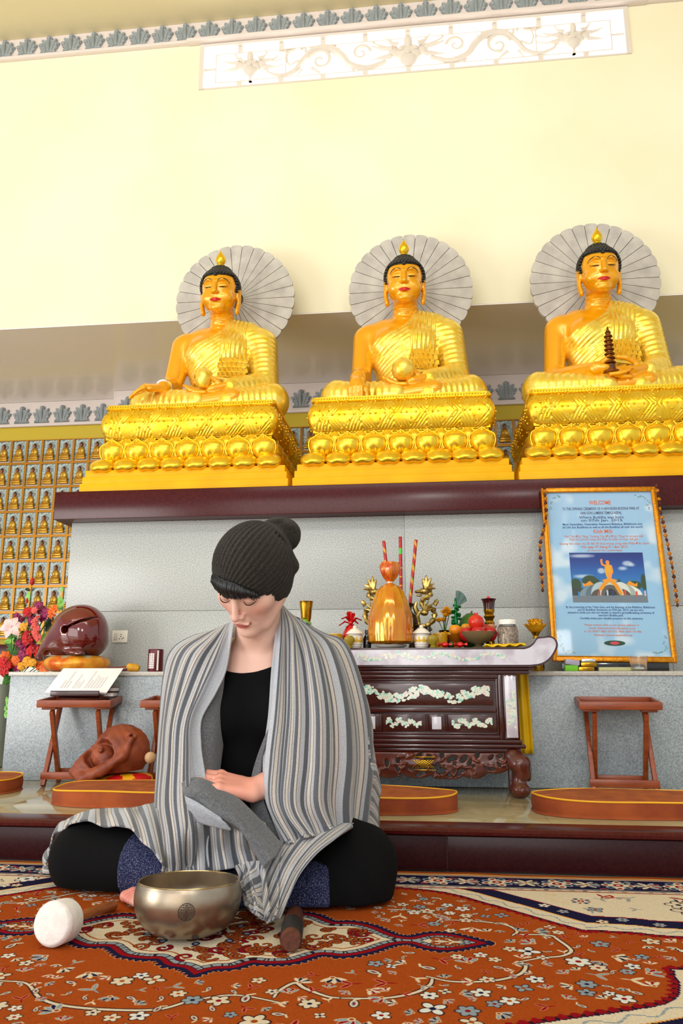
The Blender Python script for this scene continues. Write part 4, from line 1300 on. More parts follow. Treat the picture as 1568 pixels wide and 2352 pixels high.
# porcelain jars
def jar(px, Y, label):
    r = item('lidded_jar', label, 'jar', px, Y, 'white lidded porcelain jars on the altar')
    MB().lathe([(0.020, 0), (0.023, 0.004), (0.026, 0.02), (0.028, 0.034), (0.027, 0.046), (0.024, 0.05)], 28).build('body', M['porcelain'], r)
    MB().lathe([(0.0270, 0.021), (0.0285, 0.026), (0.0288, 0.038), (0.0272, 0.041)], 10, sx=1, sy=1).build('painted_motif', M['porc_y'], r)
    for z in (0.008, 0.015, 0.045): MB().tube([((0.024 + 0.004*min(z/0.034, 1))*math.cos(a), (0.024 + 0.004*min(z/0.034, 1))*math.sin(a), z) for a in [2*PI*k/24 for k in range(24)]], 0.0012, 5, True).build('band', M['porcelain'], r)
    l = MB().lathe([(0.032, 0.0505), (0.033, 0.053), (0.026, 0.060), (0.017, 0.068), (0.010, 0.072)], 28).build('lid', M['porcelain'], r)
    MB().lathe([(0.006, 0.0715), (0.008, 0.075), (0.007, 0.081), (0.0, 0.083)], 14).build('knob', M['porcelain'], l)
jar(815, 2.775, 'white lidded porcelain jar with yellow motif, left of the amber gift pack')
jar(968, 2.775, 'white lidded porcelain jar with yellow motif, right of the amber gift pack')
def cup(px, Y, label):
    r = item('glass_cup', label, 'glass', px, Y, 'small yellow glass cups on the altar')
    MB().lathe([(0.010, 0), (0.012, 0.003), (0.007, 0.008), (0.014, 0.016), (0.020, 0.026), (0.019, 0.036), (0.013, 0.040), (0.011, 0.044), (0.009, 0.044), (0.011, 0.040), (0.016, 0.03), (0, 0.018)], 24).build('bowl', M['ylamp'], r)
cup(802, 2.735, 'small stemmed yellow glass cup in front of the left porcelain jar')
cup(994, 2.735, 'small stemmed yellow glass cup beside the right porcelain jar')
def candle(px, Y, label):
    r = item('glass_candle', label, 'candle', px, Y, 'amber glass candles on the altar')
    MB().lathe([(0.024, 0), (0.026, 0.004), (0.027, 0.05), (0.0262, 0.052)], 24).build('glass', M['yglass'], r)
    MB().lathe([(0.0215, 0.0525), (0.0215, 0.055), (0, 0.0545)], 20).build('wax', M['porc_y'], r)
candle(770, 2.81, 'amber glass candle at the edge of the striped shawl')
candle(1011, 2.81, 'amber glass candle between the right jar and the fruit')
def bottle(px, Y, label, s=1.0):
    r = item('small_bottle', label, 'bottle', px, Y, 'small dark bottles on the altar')
    MB().lathe([(0.013*s, 0), (0.014*s, 0.003), (0.014*s, 0.035*s), (0.007*s, 0.047*s), (0.006*s, 0.052*s)], 18).build('body', M['darkbottle'], r)
    MB().lathe([(0.008*s, 0.0521*s), (0.008*s, 0.064*s), (0, 0.065*s)], 14).build('cap', M['darkbottle'], r)
bottle(843, 2.80, 'dark small bottle tight against the amber gift pack', 1.05)
bottle(800, 2.872, 'dark small bottle behind the left porcelain jar', 1.35)
bottle(984, 2.86, 'dark small bottle behind the right porcelain jar', 1.25)
# red gift with bow
r = item('red_gift', 'red foil wrapped gift with a red ribbon bow', 'gift', 806, 2.83)
b = MB(); jitter_lathe(b, [(0.0, 0.0), (0.034, 0.0), (0.036, 0.02), (0.030, 0.06), (0.018, 0.083), (0.010, 0.090)], 32, 0.05, 5); b.build('wrapper', M['redfoil'], r)
b = MB()
for a, l, up in ((0.2, 0.042, 0.012), (PI - 0.35, 0.046, -0.006), (0.9, 0.024, 0.036), (PI - 1.0, 0.022, 0.042), (PI*1.05, 0.034, 0.018), (-0.4, 0.03, 0.0)):
    dx, dz = math.cos(a)*l, up
    b.tube([(0, -0.004, 0.092), (dx*0.5, -0.014, 0.096 + dz*0.7 + 0.008), (dx, -0.010, 0.092 + dz)], [0.004, 0.011, 0.007], 6, flat=0.35)
b.ball((0, -0.012, 0.095), (0.009, 0.008, 0.008), 10, 6)
b.build('bow', M['redfoil'], r)
# incense burner with dragon handles
r = item('incense_burner', 'bronze incense burner with two rearing dragon handles behind the amber pack', 'incense burner', 912, 2.952, z=ATZ + 0.004)
b = MB().lathe([(0.02, 0.05), (0.05, 0.052), (0.068, 0.07), (0.074, 0.095), (0.068, 0.12), (0.052, 0.138), (0.046, 0.146), (0.046, 0.158), (0.054, 0.166), (0.056, 0.172), (0.050, 0.172), (0.042, 0.16), (0, 0.155)], 36, T(0.012, 0, 0)); b.build('urn', M['bronzedk'], r)
for k in range(3):
    a = PI/2 + 2*PI*k/3
    MB().tube([(0.012 + 0.04*math.cos(a), 0.04*math.sin(a), 0.06), (0.012 + 0.056*math.cos(a), 0.056*math.sin(a), 0.03), (0.012 + 0.05*math.cos(a), 0.05*math.sin(a), 0.0)], [0.014, 0.011, 0.014], 10).build('foot', M['bronzedk'], r)
def dragon(s):
    b = MB()
    c = 0.012
    path = [(0.060, 0.105), (0.080, 0.086), (0.108, 0.090), (0.128, 0.112), (0.132, 0.138), (0.120, 0.155), (0.100, 0.158), (0.086, 0.168), (0.092, 0.188), (0.112, 0.198), (0.118, 0.214), (0.104, 0.226)]
    pts = [tuple(q) for q in spline([(c + s*(x + 0.0), -0.012 - 0.01*math.sin(i), z) for i, (x, z) in enumerate(path)], 44)]
    b.tube(pts, [0.010 + 0.003*math.sin(k*1.9) for k in range(44)], 7)
    h = (c + s*0.094, -0.018, 0.218)
    b.ball(h, (0.020, 0.015, 0.013), 10, 7); b.ball((h[0] - s*0.022, h[1] - 0.004, h[2] - 0.002), (0.014, 0.010, 0.007), 8, 6); b.ball((h[0] - s*0.018, h[1] - 0.002, h[2] - 0.016), (0.012, 0.009, 0.005), 8, 5)
    for q, (dx, dz) in enumerate(((0.026, 0.050), (0.006, 0.062), (-0.010, 0.048), (0.036, 0.028), (0.040, 0.010))):
        b.tube([(h[0] + s*0.008, h[1], h[2] + 0.006), (h[0] + s*(0.006 + dx*0.5), h[1] - 0.004, h[2] + 0.006 + dz*0.6), (h[0] + s*(0.004 + dx*1.0), h[1], h[2] + dz)], [0.010, 0.008, 0.002], 6)
    for q in range(5):
        a = 0.3 + q*0.42
        b.tube([(c + s*0.094, -0.028, 0.140), (c + s*(0.094 + 0.020*math.cos(a)), -0.032, 0.140 + 0.022*math.sin(a)), (c + s*(0.094 + 0.044*math.cos(a)), -0.026, 0.140 + 0.044*math.sin(a))], [0.005, 0.005, 0.002], 5)
    b.ball((c + s*0.094, -0.024, 0.136), (0.016, 0.012, 0.013), 8, 6)
    b.tube([(c + s*0.132, -0.015, 0.165), (c + s*0.142, -0.02, 0.18), (c + s*0.146, -0.02, 0.186)], [0.009, 0.008, 0.004], 6)
    b.tube([(c + s*0.066, -0.015, 0.135), (c + s*0.058, -0.022, 0.158), (c + s*0.064, -0.02, 0.178)], [0.010, 0.009, 0.005], 6)
    b.tube([(c + s*0.07, -0.01, 0.10), (c + s*0.066, -0.02, 0.125), (c + s*0.078, -0.02, 0.145)], [0.010, 0.009, 0.007], 6)
    b.ball((c + s*0.105, -0.012, 0.074), (0.018, 0.012, 0.010), 8, 6)
    b.build('dragon_handle', M['bronze'], r)
dragon(-1); dragon(1)
# three spiral incense sticks standing in the burner
def incense(px0, py0, px1, py1, label, seed, Y=2.952):
    p1 = Vector(at(px1, py1, Y)); p0 = Vector(at(px0, py0, Y))
    rr = thing('incense_stick', label, 'incense', tuple(p1), group='tall decorated incense sticks in the bronze burner')
    d = (p0 - p1); L = d.length; n = 46
    q = d.normalized().to_track_quat('Z', 'Y').to_matrix().to_4x4()
    b = MB(); m = 10
    rd = random.Random(seed)
    for i in range(n + 1):
        for k in range(m):
            a = 2*PI*k/m
            b.v.append(tuple(q @ Vector((0.0068*math.cos(a), 0.0068*math.sin(a), L*i/n - (0.006 if i == 0 else 0)))))
    for i in range(n):
        g = (1 if seed == 2 and 30 <= i < 36 else 0)
        for k in range(m):
            b.f.append((i*m+k, i*m+(k+1) % m, (i+1)*m+(k+1) % m, (i+1)*m+k))
            sw = (k + (i*1.1 if seed != 2 else 0)) % m
            c = 1 if (sw < 3.2 and seed != 2) else 0
            if seed != 2 and 3.2 <= sw < 4.6 and 8 < i < 34 and seed == 3: c = 2
            if seed == 2: c = 2 if 34 <= i < 38 else (1 if i % 6 == 0 and i < 26 else 0)
            b.mi.append(c)
    b.f.append(tuple(n*m + k for k in range(m))); b.mi.append(0)
    b.build('stick', [M['iredst'], M['igold'], M['igreen']], rr, 180)
incense(881, 1243, 896, 1388, 'red and gold spiral incense stick leaning left behind the cellophane ruff', 1)
incense(919, 1233, 921, 1388, 'upright red incense stick with one green band, middle of the three', 2)
incense(955, 1240, 941, 1388, 'red gold and green spiral incense stick leaning right', 3)
# brass vase / candlesticks
r = item('brass_candlestick', 'plain brass flared candlestick behind the green fruit by the shoulder', 'candlestick', 702, 2.86)
MB().lathe([(0.030, 0), (0.034, 0.008), (0.02, 0.02), (0.014, 0.06), (0.020, 0.088), (0.021, 0.098), (0.016, 0.104), (0.019, 0.115), (0.022, 0.15), (0.025, 0.168), (0.025, 0.175), (0.027, 0.180), (0.024, 0.180), (0.018, 0.15), (0, 0.14)], 32).build('body', M['brass'], r)
r = item('candlestick', 'brass candlestick with a dark maroon glass top and an orange candle tip', 'candlestick', 1126, 2.95)
MB().lathe([(0.026, 0), (0.030, 0.006), (0.018, 0.02), (0.012, 0.06)], 28).build('base', M['darkbottle'], r)
MB().lathe([(0.012, 0.0602), (0.016, 0.085), (0.02, 0.10), (0.014, 0.108), (0.018, 0.118), (0.022, 0.124), (0.016, 0.132), (0.020, 0.142), (0.021, 0.150)], 28).build('stem', M['brass'], r)
cu = MB().lathe([(0.020, 0.1502), (0.022, 0.172), (0.025, 0.184), (0.030, 0.190), (0.028, 0.191), (0.02, 0.18), (0, 0.176)], 28).build('glass_top', M['maroongl'], r, label='dark maroon glass top')
MB().lathe([(0.008, 0.1765), (0.010, 0.19), (0.006, 0.198), (0, 0.202)], 12).build('candle_tip', M['pomegranate'], cu)
def lotus(b, n, r0, h, tilt, z, seed=0, w=0.45):
    for k in range(n):
        a = 2*PI*(k + seed)/n
        def pf(u, v):
            s = (u - 0.5)*2
            wid = w*r0*math.sin(PI*min(0.12 + v*0.88, 1.0))**0.8*(1 if v < 0.7 else 1 - ((v - 0.7)/0.3)**2*0.95)
            rad = 0.18*r0 + v*r0*math.sin(tilt)*(1 - 0.12*v); zz = z + v*h*math.cos(tilt) + 0.18*r0*v*v
            rad -= 0.22*r0*abs(s)**2*math.sin(PI*v)*0.4
            t = s*wid
            return (rad*math.cos(a) - t*math.sin(a), rad*math.sin(a) + t*math.cos(a), zz + 0.10*r0*s*s*math.sin(PI*v))
        b.grid(pf, 6, 7)
r = item('lotus_ornament', 'small peach lotus ornament beside the red apples', 'ornament', 1129, 2.872)
b = MB(); lotus(b, 10, 0.030, 0.026, 0.75, 0.062); lotus(b, 8, 0.024, 0.026, 0.4, 0.064, 0.5); o = b.build('petals', M['pink'], r)
MB().lathe([(0.020, 0), (0.022, 0.006), (0.012, 0.014), (0.010, 0.03), (0.018, 0.045), (0.020, 0.058), (0.006, 0.064)], 24).build('stand', M['brass'], r)
r = thing('gold_lotus', 'golden lotus flower on a short stand beside the framed poster', 'ornament', (*at(1234, 1537, 3.09)[:2], LZ + 0.0008))
b = MB(); z0 = 0.148
lotus(b, 12, 0.052, 0.046, 0.95, z0); lotus(b, 12, 0.045, 0.050, 0.62, z0 + 0.004, 0.5); lotus(b, 9, 0.032, 0.048, 0.3, z0 + 0.006)
o = b.build('petals', M['goldpetal'], r); md = o.modifiers.new('s', 'SOLIDIFY'); md.thickness = 0.0012
MB().lathe([(0.024, 0), (0.027, 0.008), (0.027, 0.030), (0.020, 0.036), (0.014, 0.044), (0.008, 0.058), (0.007, 0.10), (0.014, 0.126), (0.010, 0.136), (0.018, 0.150), (0, 0.154)], 28).build('stand', M['brass'], r)
# fruit
def fruit(px, py, Y, rad, m, label, name, group=None, stem=True, sq=(1, 1, 1)):
    c = Vector(at(px, py, Y))
    rr = thing(name, label, 'fruit', (c.x, c.y, c.z), group=group)
    prof = [(0.02, -1), (0.30, -0.98), (0.68, -0.78), (0.95, -0.32), (1.0, 0.05), (0.93, 0.42), (0.70, 0.76), (0.38, 0.93), (0.12, 0.90), (0, 0.84)]
    MB().lathe([(p*rad*sq[0], z*rad*sq[2]) for p, z in prof], 26).build('flesh', m, rr, 180)
    if stem: MB().tube([(0, 0, rad*0.84*sq[2]), (rad*0.06, 0, rad*1.08*sq[2])], [rad*0.06, rad*0.05], 6).build('stem', M['bronzedk'], rr)
r = item('fruit_bowl', 'cut glass footed bowl full of red apples', 'bowl', 1098, 2.80)
MB().lathe([(0.022, 0), (0.024, 0.003), (0.010, 0.010), (0.016, 0.016), (0.042, 0.026), (0.058, 0.046), (0.062, 0.058), (0.060, 0.058), (0.055, 0.047), (0.04, 0.030), (0, 0.022)], 40, wob=lambda a, z: 1 + 0.035*abs(math.sin(10*a))).build('glass', M['yglass'] if False else mat('smoky_cut_glass', (150, 130, 92), 0.1, trans=0.5, ior=1.35), r)
ap = 'red apples in the glass bowl'
fruit(1071, 1457, 2.80, 0.026, M['apple'], 'leftmost red apple in the cut glass bowl', 'red_apple', ap)
fruit(1098, 1455, 2.785, 0.027, M['apple'], 'middle red apple at the front of the glass bowl', 'red_apple', ap)
fruit(1124, 1456, 2.81, 0.027, M['apple'], 'rightmost red apple in the cut glass bowl', 'red_apple', ap)
fruit(1108, 1448, 2.84, 0.026, M['apple'], 'red apple at the back of the glass bowl', 'red_apple', ap)
pm = Vector(at(1093, 1430, 2.80))
r = thing('pomegranate', 'orange-red pomegranate on top of the apples', 'fruit', tuple(pm))
MB().lathe([(0.004, -0.027), (0.018, -0.023), (0.027, -0.006), (0.0285, 0.004), (0.024, 0.018), (0.012, 0.026), (0.006, 0.028)], 24).build('flesh', M['pomegranate'], r, 180)
b = MB()
for k in range(6): b.tube([(0.004*math.cos(k), 0.004*math.sin(k), 0.027), (0.008*math.cos(k*1.05), 0.008*math.sin(k*1.05), 0.035)], [0.003, 0.0012], 5)
b.build('crown', M['pomegranate'], r)
fruit(1045, 1447, 2.845, 0.023, M['mango'], 'yellow orange mango beside the apple bowl', 'mango', None, False, (1.0, 1, 0.86))
fruit(1069, 1444, 2.872, 0.019, M['mango'], 'small yellow fruit tucked between the mango and the apples', 'lemon', None, False)
r = item('fruit_dish', 'amber glass dish holding the mango', 'bowl', 1046, 2.848)
MB().lathe([(0.018, 0), (0.020, 0.003), (0.010, 0.012), (0.024, 0.026), (0.038, 0.050), (0.036, 0.050), (0.021, 0.028), (0, 0.018)], 32).build('glass', mat('brown_amber_glass', (176, 96, 10), 0.12, trans=0.35, ior=1.3), r)
c = Vector(at(1082, 1428, 2.955))
r = thing('melon', 'large dark green melon behind the pomegranate', 'fruit', (c.x, c.y, ATZ + 0.001))
MB().lathe([(0.02, 0), (0.044, 0.02), (0.052, 0.06), (0.051, 0.085), (0.040, 0.118), (0.018, 0.136), (0, 0.138)], 30, wob=lambda a, z: 1 + 0.012*math.sin(10*a)).build('rind', M['green'], r, 180)
MB().tube([(0, 0, 0.137), (0.004, 0, 0.146)], 0.003, 6).build('stem', M['bronzedk'], r)
c = Vector(at(697, 1424, 2.80))
r = thing('pomelo', 'bright green pomelo in front of the plain brass candlestick', 'fruit', (c.x, c.y, ATZ + 0.001))
MB().lathe([(0.01, 0), (0.028, 0.014), (0.036, 0.05), (0.035, 0.07), (0.028, 0.092), (0.012, 0.108), (0, 0.109)], 28).build('rind', M['lime'], r, 180)
MB().tube([(0, 0, 0.108), (0.002, 0, 0.114)], 0.003, 6).build('stem', M['bronzedk'], r)
# green foil spray and yellow flowers
r = item('foil_ornament', 'glossy green foil ornament with a gauze fan behind the mango', 'ornament', 1049, 2.90)
b = MB(); rd = random.Random(4)
for k in range(26):
    z = 0.02 + 0.15*k/26; a = rd.random()*6.28; rr_ = 0.012 + 0.008*rd.random()
    b.ball((rr_*math.cos(a)*0.8, rr_*math.sin(a)*0.8, z), (0.008, 0.008, 0.006), 6, 4)
b.tube([(0, 0, 0), (0, 0, 0.19)], [0.012, 0.004], 8); b.build('foil', M['greenfoil'], r)
b = MB(); b.grid(lambda u, v: ((0.004 + 0.034*v)*math.cos(PI*(0.12 + 0.42*u)) + 0.008*v, 0.004*math.sin(u*14)*v, 0.15 + 0.062*v*math.sin(PI*(0.12 + 0.42*u)) + 0.006), 14, 6)
o = b.build('gauze_fan', M['gauze'], r); md = o.modifiers.new('s', 'SOLIDIFY'); md.thickness = 0.0008
r = item('yellow_flowers', 'spray of yellow flowers beside the right bronze dragon', 'flowers', 1021, 2.975)
MB().lathe([(0.02, 0), (0.024, 0.01), (0.018, 0.06), (0.022, 0.075), (0, 0.07)], 20).build('vase', M['darkbottle'], r)
stem_b = MB(); rd = random.Random(9)
fl = []
for k in range(7):
    x, y, z = (rd.random() - 0.5)*0.055, (rd.random() - 0.5)*0.03, 0.10 + 0.07*rd.random()
    fl.append((x, y, z)); stem_b.tube([(x*0.15, y*0.15, 0.07), (x, y, z)], 0.0015, 5)
stem_b.build('stems', M['green'], r)
fb = MB(); lotus(fb, 8, 0.017, 0.012, 0.9, 0); lotus(fb, 6, 0.012, 0.013, 0.4, 0.001, 0.5)
FM = fb.mesh('flower', M['mango'])
for p in fl: link('flower', FM, r, M=T(*p) @ Matrix.Rotation(0.5*(p[0]*20), 4, 'Y') @ Matrix.Rotation(0.5, 4, 'X'))
link('flower', FM, r, M=T(0.002, -0.04, 0.045) @ Matrix.Rotation(0.8, 4, 'X') @ Matrix.Scale(1.5, 4))
# seed jar, trinkets, cloth
r = item('seed_jar', 'clear glass jar of pale seeds with a white screw lid', 'jar', 1167, 2.80)
MB().lathe([(0.031, 0), (0.036, 0.005), (0.037, 0.06), (0.034, 0.074), (0.028, 0.082), (0.028, 0.086)], 32).build('glass', M['glass'], r)
MB().lathe([(0.030, 0.003), (0.0345, 0.007), (0.0352, 0.058), (0.032, 0.072), (0, 0.074)], 28).build('seeds', M['seeds'], r)
MB().lathe([(0.031, 0.083), (0.0315, 0.098), (0.030, 0.100), (0, 0.100)], 32).build('lid', M['porcelain'], r)
def trinket(px, Y, m, label):
    r = item('foil_sweet', label, 'sweet', px, Y, 'foil wrapped sweets at the front of the altar')
    b = MB().ball((0, 0, 0.011), (0.013, 0.010, 0.010), 12, 8)
    for s in (-1, 1): b.lathe([(0.002, 0), (0.007, 0.009), (0.009, 0.012)], 10, T(s*0.012, 0, 0.012) @ Matrix.Rotation(s*PI/2, 4, 'Y'), cap=False)
    b.build('wrapper', m, r)
trinket(1022, 2.745, M['redfoil'], 'red foil sweet beside the small yellow glass cup')
trinket(1037, 2.75, M['greenfoil'], 'green foil sweet next to the red one')
trinket(1057, 2.745, M['redfoil'], 'red foil sweet near the foot of the apple bowl')
def altar_cloth(px0, px1, label):
    x0, x1 = X_(px0, 2.74), X_(px1, 2.74)
    b = MB().grid(lambda u, v: (x0 + (x1 - x0)*u, AY - 0.008 + 0.030*v + 0.004*math.sin(u*9), ATZ + 0.0066 + 0.0035*math.sin(u*23 + v*4) + 0.004*u*u), 40, 6)
    o = b.build('folded_cloth', M['yellowcloth']); md = o.modifiers.new('s', 'SOLIDIFY'); md.thickness = 0.005; md.offset = 0
    tag(o, label, 'cloth')
altar_cloth(1112, 1206, 'yellow folded cloth along the altar edge under the seed jar')
altar_cloth(752, 790, 'yellow folded cloth by the striped shoulder at the altar edge')

# ------------------------------------------------------------------ framed poster with garland
M['frame'] = mat('gilt_frame', (214, 140, 10), 0.3, metal=0.6, rgb2=(190, 116, 6), nscale=60, bump=0.4, bscale=120)
M['mari1'] = mat('orange_marigold', (206, 126, 8), 0.8, rgb2=(170, 96, 6), nscale=120)
M['mari2'] = mat('dark_marigold', (66, 22, 12), 0.8, rgb2=(96, 44, 14), nscale=120)
M['ink_o'] = mat('orange_ink', (232, 112, 56), 0.5)
M['ink_d'] = mat('navy_ink', (52, 62, 110), 0.5)
M['ink_g'] = mat('slate_ink', (84, 92, 124), 0.5)
M['ink_b'] = mat('teal_blue_ink', (22, 66, 128), 0.5)
M['vineink'] = mat('printed_vine', (120, 160, 160), 0.5)
M['poster_glass'] = mat('poster_glass', (8, 8, 8), 0.04, alpha=0.05, spec=0.6)

FW_, FH_ = 0.466, 0.728
fr_o = thing('framed_poster', 'framed blue poster with a photograph of a golden statue, leaning on the wall', 'poster')
def Fp(b, name, m, parent=None, smooth=40):
    return b.build(name, m, parent or fr_o, smooth)
hw = FW_/2
b = MB(); w = 0.019
b.box((-hw, 0, 0), (-hw + w, 0.022, FH_), 0.005); b.box((hw - w, 0, 0), (hw, 0.022, FH_), 0.005)
b.box((-hw + w*0.6, 0, FH_ - w), (hw - w*0.6, 0.022, FH_), 0.005); b.box((-hw + w*0.6, 0, 0), (hw - w*0.6, 0.022, w), 0.005)
for x in (-hw + w, hw - w): b.tube([(x, 0.0035, w), (x, 0.0035, FH_ - w)], 0.003, 6)
for z in (w, FH_ - w): b.tube([(-hw + w, 0.0035, z), (hw - w, 0.0035, z)], 0.003, 6)
Fp(b, 'frame', M['frame'])

# flat print: painted from shapes on a small pixel grid
class Paint:
    def __init__(self, w, h, rgb):
        self.a = np.ones((h, w, 4), dtype=np.float32); self.a[..., :3] = np.array(rgb)/255.0
        self.w, self.h = w, h
        self.Y, self.X = np.mgrid[0:h, 0:w].astype(np.float32)
    def blend(self, mask, rgb, sl=None):
        t = self.a if sl is None else self.a[sl]
        t[..., :3] = t[..., :3]*(1 - mask[..., None]) + np.array(rgb, dtype=np.float32)/255.0*mask[..., None]
    def win(self, x0, x1, y0, y1):
        x0, x1, y0, y1 = max(0, int(x0)), min(self.w, int(x1) + 2), max(0, int(y0)), min(self.h, int(y1) + 2)
        if x1 <= x0 or y1 <= y0: return None
        return (slice(y0, y1), slice(x0, x1)), self.X[y0:y1, x0:x1], self.Y[y0:y1, x0:x1]
    def ell(self, cx, cy, rx, ry, rgb, ang=0.0, soft=1.0, ring=None, al=1.0):
        R = max(rx, ry) + 3
        q = self.win(cx - R, cx + R, cy - R, cy + R)
        if q is None: return
        sl, X, Y = q
        c, s = math.cos(ang), math.sin(ang)
        u = (X - cx)*c + (Y - cy)*s; v = -(X - cx)*s + (Y - cy)*c
        d = (np.sqrt((u/rx)**2 + (v/ry)**2) - 1)*min(rx, ry)
        if ring: d = np.abs(d) - ring
        self.blend(np.clip(0.5 - d/soft, 0, 1)*al, rgb, sl)
    def poly(self, pts, rgb, al=1.0):
        P_ = np.array(pts, dtype=np.float32)
        q = self.win(P_[:, 0].min(), P_[:, 0].max(), P_[:, 1].min(), P_[:, 1].max())
        if q is None: return
        sl, X, Y = q
        ins = np.zeros(X.shape, dtype=bool); n = len(P_)
        for i in range(n):
            x0, y0 = P_[i]; x1, y1 = P_[(i+1) % n]
            if y0 == y1: continue
            ins ^= ((Y < y0) != (Y < y1)) & (X < (x1 - x0)*(Y - y0)/(y1 - y0) + x0)
        self.blend(ins.astype(np.float32)*al, rgb, sl)
    def line(self, pts, wid, rgb, al=1.0):
        for i in range(len(pts) - 1):
            (x0, y0), (x1, y1) = pts[i][:2], pts[i+1][:2]
            w_ = wid if not hasattr(wid, '__len__') else wid[i]
            q = self.win(min(x0, x1) - w_ - 2, max(x0, x1) + w_ + 2, min(y0, y1) - w_ - 2, max(y0, y1) + w_ + 2)
            if q is None: continue
            sl, X, Y = q
            dx, dy = x1 - x0, y1 - y0; L2 = dx*dx + dy*dy + 1e-9
            t = np.clip(((X - x0)*dx + (Y - y0)*dy)/L2, 0, 1)
            d = np.hypot(X - x0 - t*dx, Y - y0 - t*dy) - w_
            self.blend(np.clip(0.5 - d, 0, 1)*al, rgb, sl)
    def image(self, name):
        im = bpy.data.images.new(name, self.w, self.h)
        im.pixels.foreach_set(np.ascontiguousarray(self.a[::-1]).ravel())
        im.update()
        return im
def image_mat(name, im, rough=0.6, bump=0.0, bscale=600, sheen=0.0, interp='Linear', spec=None):
    m = mat(name, (255, 255, 255), rough, sheen=sheen, bump=bump, bscale=bscale, spec=spec)
    N = m.node_tree.nodes
    t = N.new('ShaderNodeTexImage'); t.image = im; t.interpolation = interp; t.extension = 'EXTEND'
    u = N.new('ShaderNodeTexCoord')
    m.node_tree.links.new(u.outputs['UV'], t.inputs[0]); m.node_tree.links.new(t.outputs[0], N['Principled BSDF'].inputs['Base Color'])
    return m
def pnoise(w, h, cell, seed):
    rs = np.random.RandomState(seed)
    g = rs.rand(h//cell + 3, w//cell + 3)
    y = np.arange(h)/cell; x = np.arange(w)/cell
    yi, xi = y.astype(int), x.astype(int); fy, fx = (y - yi)[:, None], (x - xi)[None, :]
    fy, fx = fy*fy*(3 - 2*fy), fx*fx*(3 - 2*fx)
    return (g[yi][:, xi]*(1-fy)*(1-fx) + g[yi+1][:, xi]*fy*(1-fx) + g[yi][:, xi+1]*(1-fy)*fx + g[yi+1][:, xi+1]*fy*fx).astype(np.float32)
# paper: pale sky with soft clouds
pw, ph_ = 300, 480
p = Paint(pw, ph_, (150, 196, 232))
p.blend(np.clip((p.Y/ph_ - 0.55)*0.8, 0, 0.3), (168, 214, 238)); p.blend(np.clip(0.35 - p.Y/ph_, 0, 1)*1.2, (176, 200, 226))
nz = pnoise(pw, ph_, 60, 1)*0.6 + pnoise(pw, ph_, 24, 2)*0.4
p.blend(np.clip((nz - 0.56)*3.2, 0, 0.75), (226, 238, 248))
IM_P = p.image('poster_sky')
b = MB().grid(lambda u, v: (-hw + w + (FW_ - 2*w)*u, 0.0115, w + (FH_ - 2*w)*v), 1, 1, uvfn=lambda u, v: (u, v))
Fp(b, 'poster_sheet', image_mat('poster_paper', IM_P, 0.45), smooth=0)
# printed photograph
w2, h2 = 360, 250
p = Paint(w2, h2, (14, 50, 140))
t = p.Y/h2
p.blend(np.clip(t*1.5, 0, 1), (40, 130, 200)); p.blend(np.clip(0.5 - t*1.4, 0, 1), (24, 36, 110))
for cx, cy, rx, ry in ((280, 55, 24, 13), (255, 80, 20, 9), (300, 62, 14, 8), (60, 120, 46, 9), (60, 16, 60, 9), (150, 92, 18, 14)): p.ell(cx, cy, rx, ry, (220, 228, 240), 0, 9, al=0.75)
for cx, cy, rx, ry in ((90, 145, 38, 30), (20, 165, 26, 34), (130, 158, 8, 24), (232, 160, 9, 26), (350, 150, 14, 40), (300, 165, 40, 22)): p.ell(cx, cy, rx, ry, (44, 70, 40), 0, 5)
p.poly([(0, 212), (w2, 206), (w2, h2), (0, h2)], (112, 124, 134))
p.poly([(0, 180), (60, 180), (60, 214), (0, 216)], (50, 60, 54))
for s in (-1, 1):
    c0 = 186
    for (a, bb, cc) in ((125, 56, (120, 146, 158) if s < 0 else (226, 232, 226)), (96, 62, (90, 112, 128) if s < 0 else (164, 176, 164)), (70, 66, (176, 196, 206) if s < 0 else (214, 222, 212))):
        p.ell(c0 + s*46, 214, a - 20, bb, cc, 0, 2)
    p.ell(c0 + s*46, 226, 52, 44, (84, 76, 66), 0, 2)
    p.poly([(c0 + s*78, 160), (c0 + s*96, 142), (c0 + s*120, 158), (c0 + s*134, 152), (c0 + s*130, 172), (c0 + s*104, 168)], (232, 150, 24))
p.ell(186, 214, 62, 66, (206, 206, 190), 0, 2); p.ell(186, 220, 48, 58, (92, 88, 84), 0, 2); p.ell(186, 222, 30, 40, (40, 40, 40), 0, 2)
p.line([(186, 134), (160, 158), (140, 182)], 9, (236, 152, 14)); p.line([(186, 134), (214, 164), (234, 204)], 9, (236, 152, 14))
p.poly([(150, 138), (186, 128), (222, 138), (214, 152), (186, 142), (158, 152)], (240, 156, 14))
p.poly([(0, 218), (w2, 212), (w2, h2), (0, h2)], (112, 124, 134))
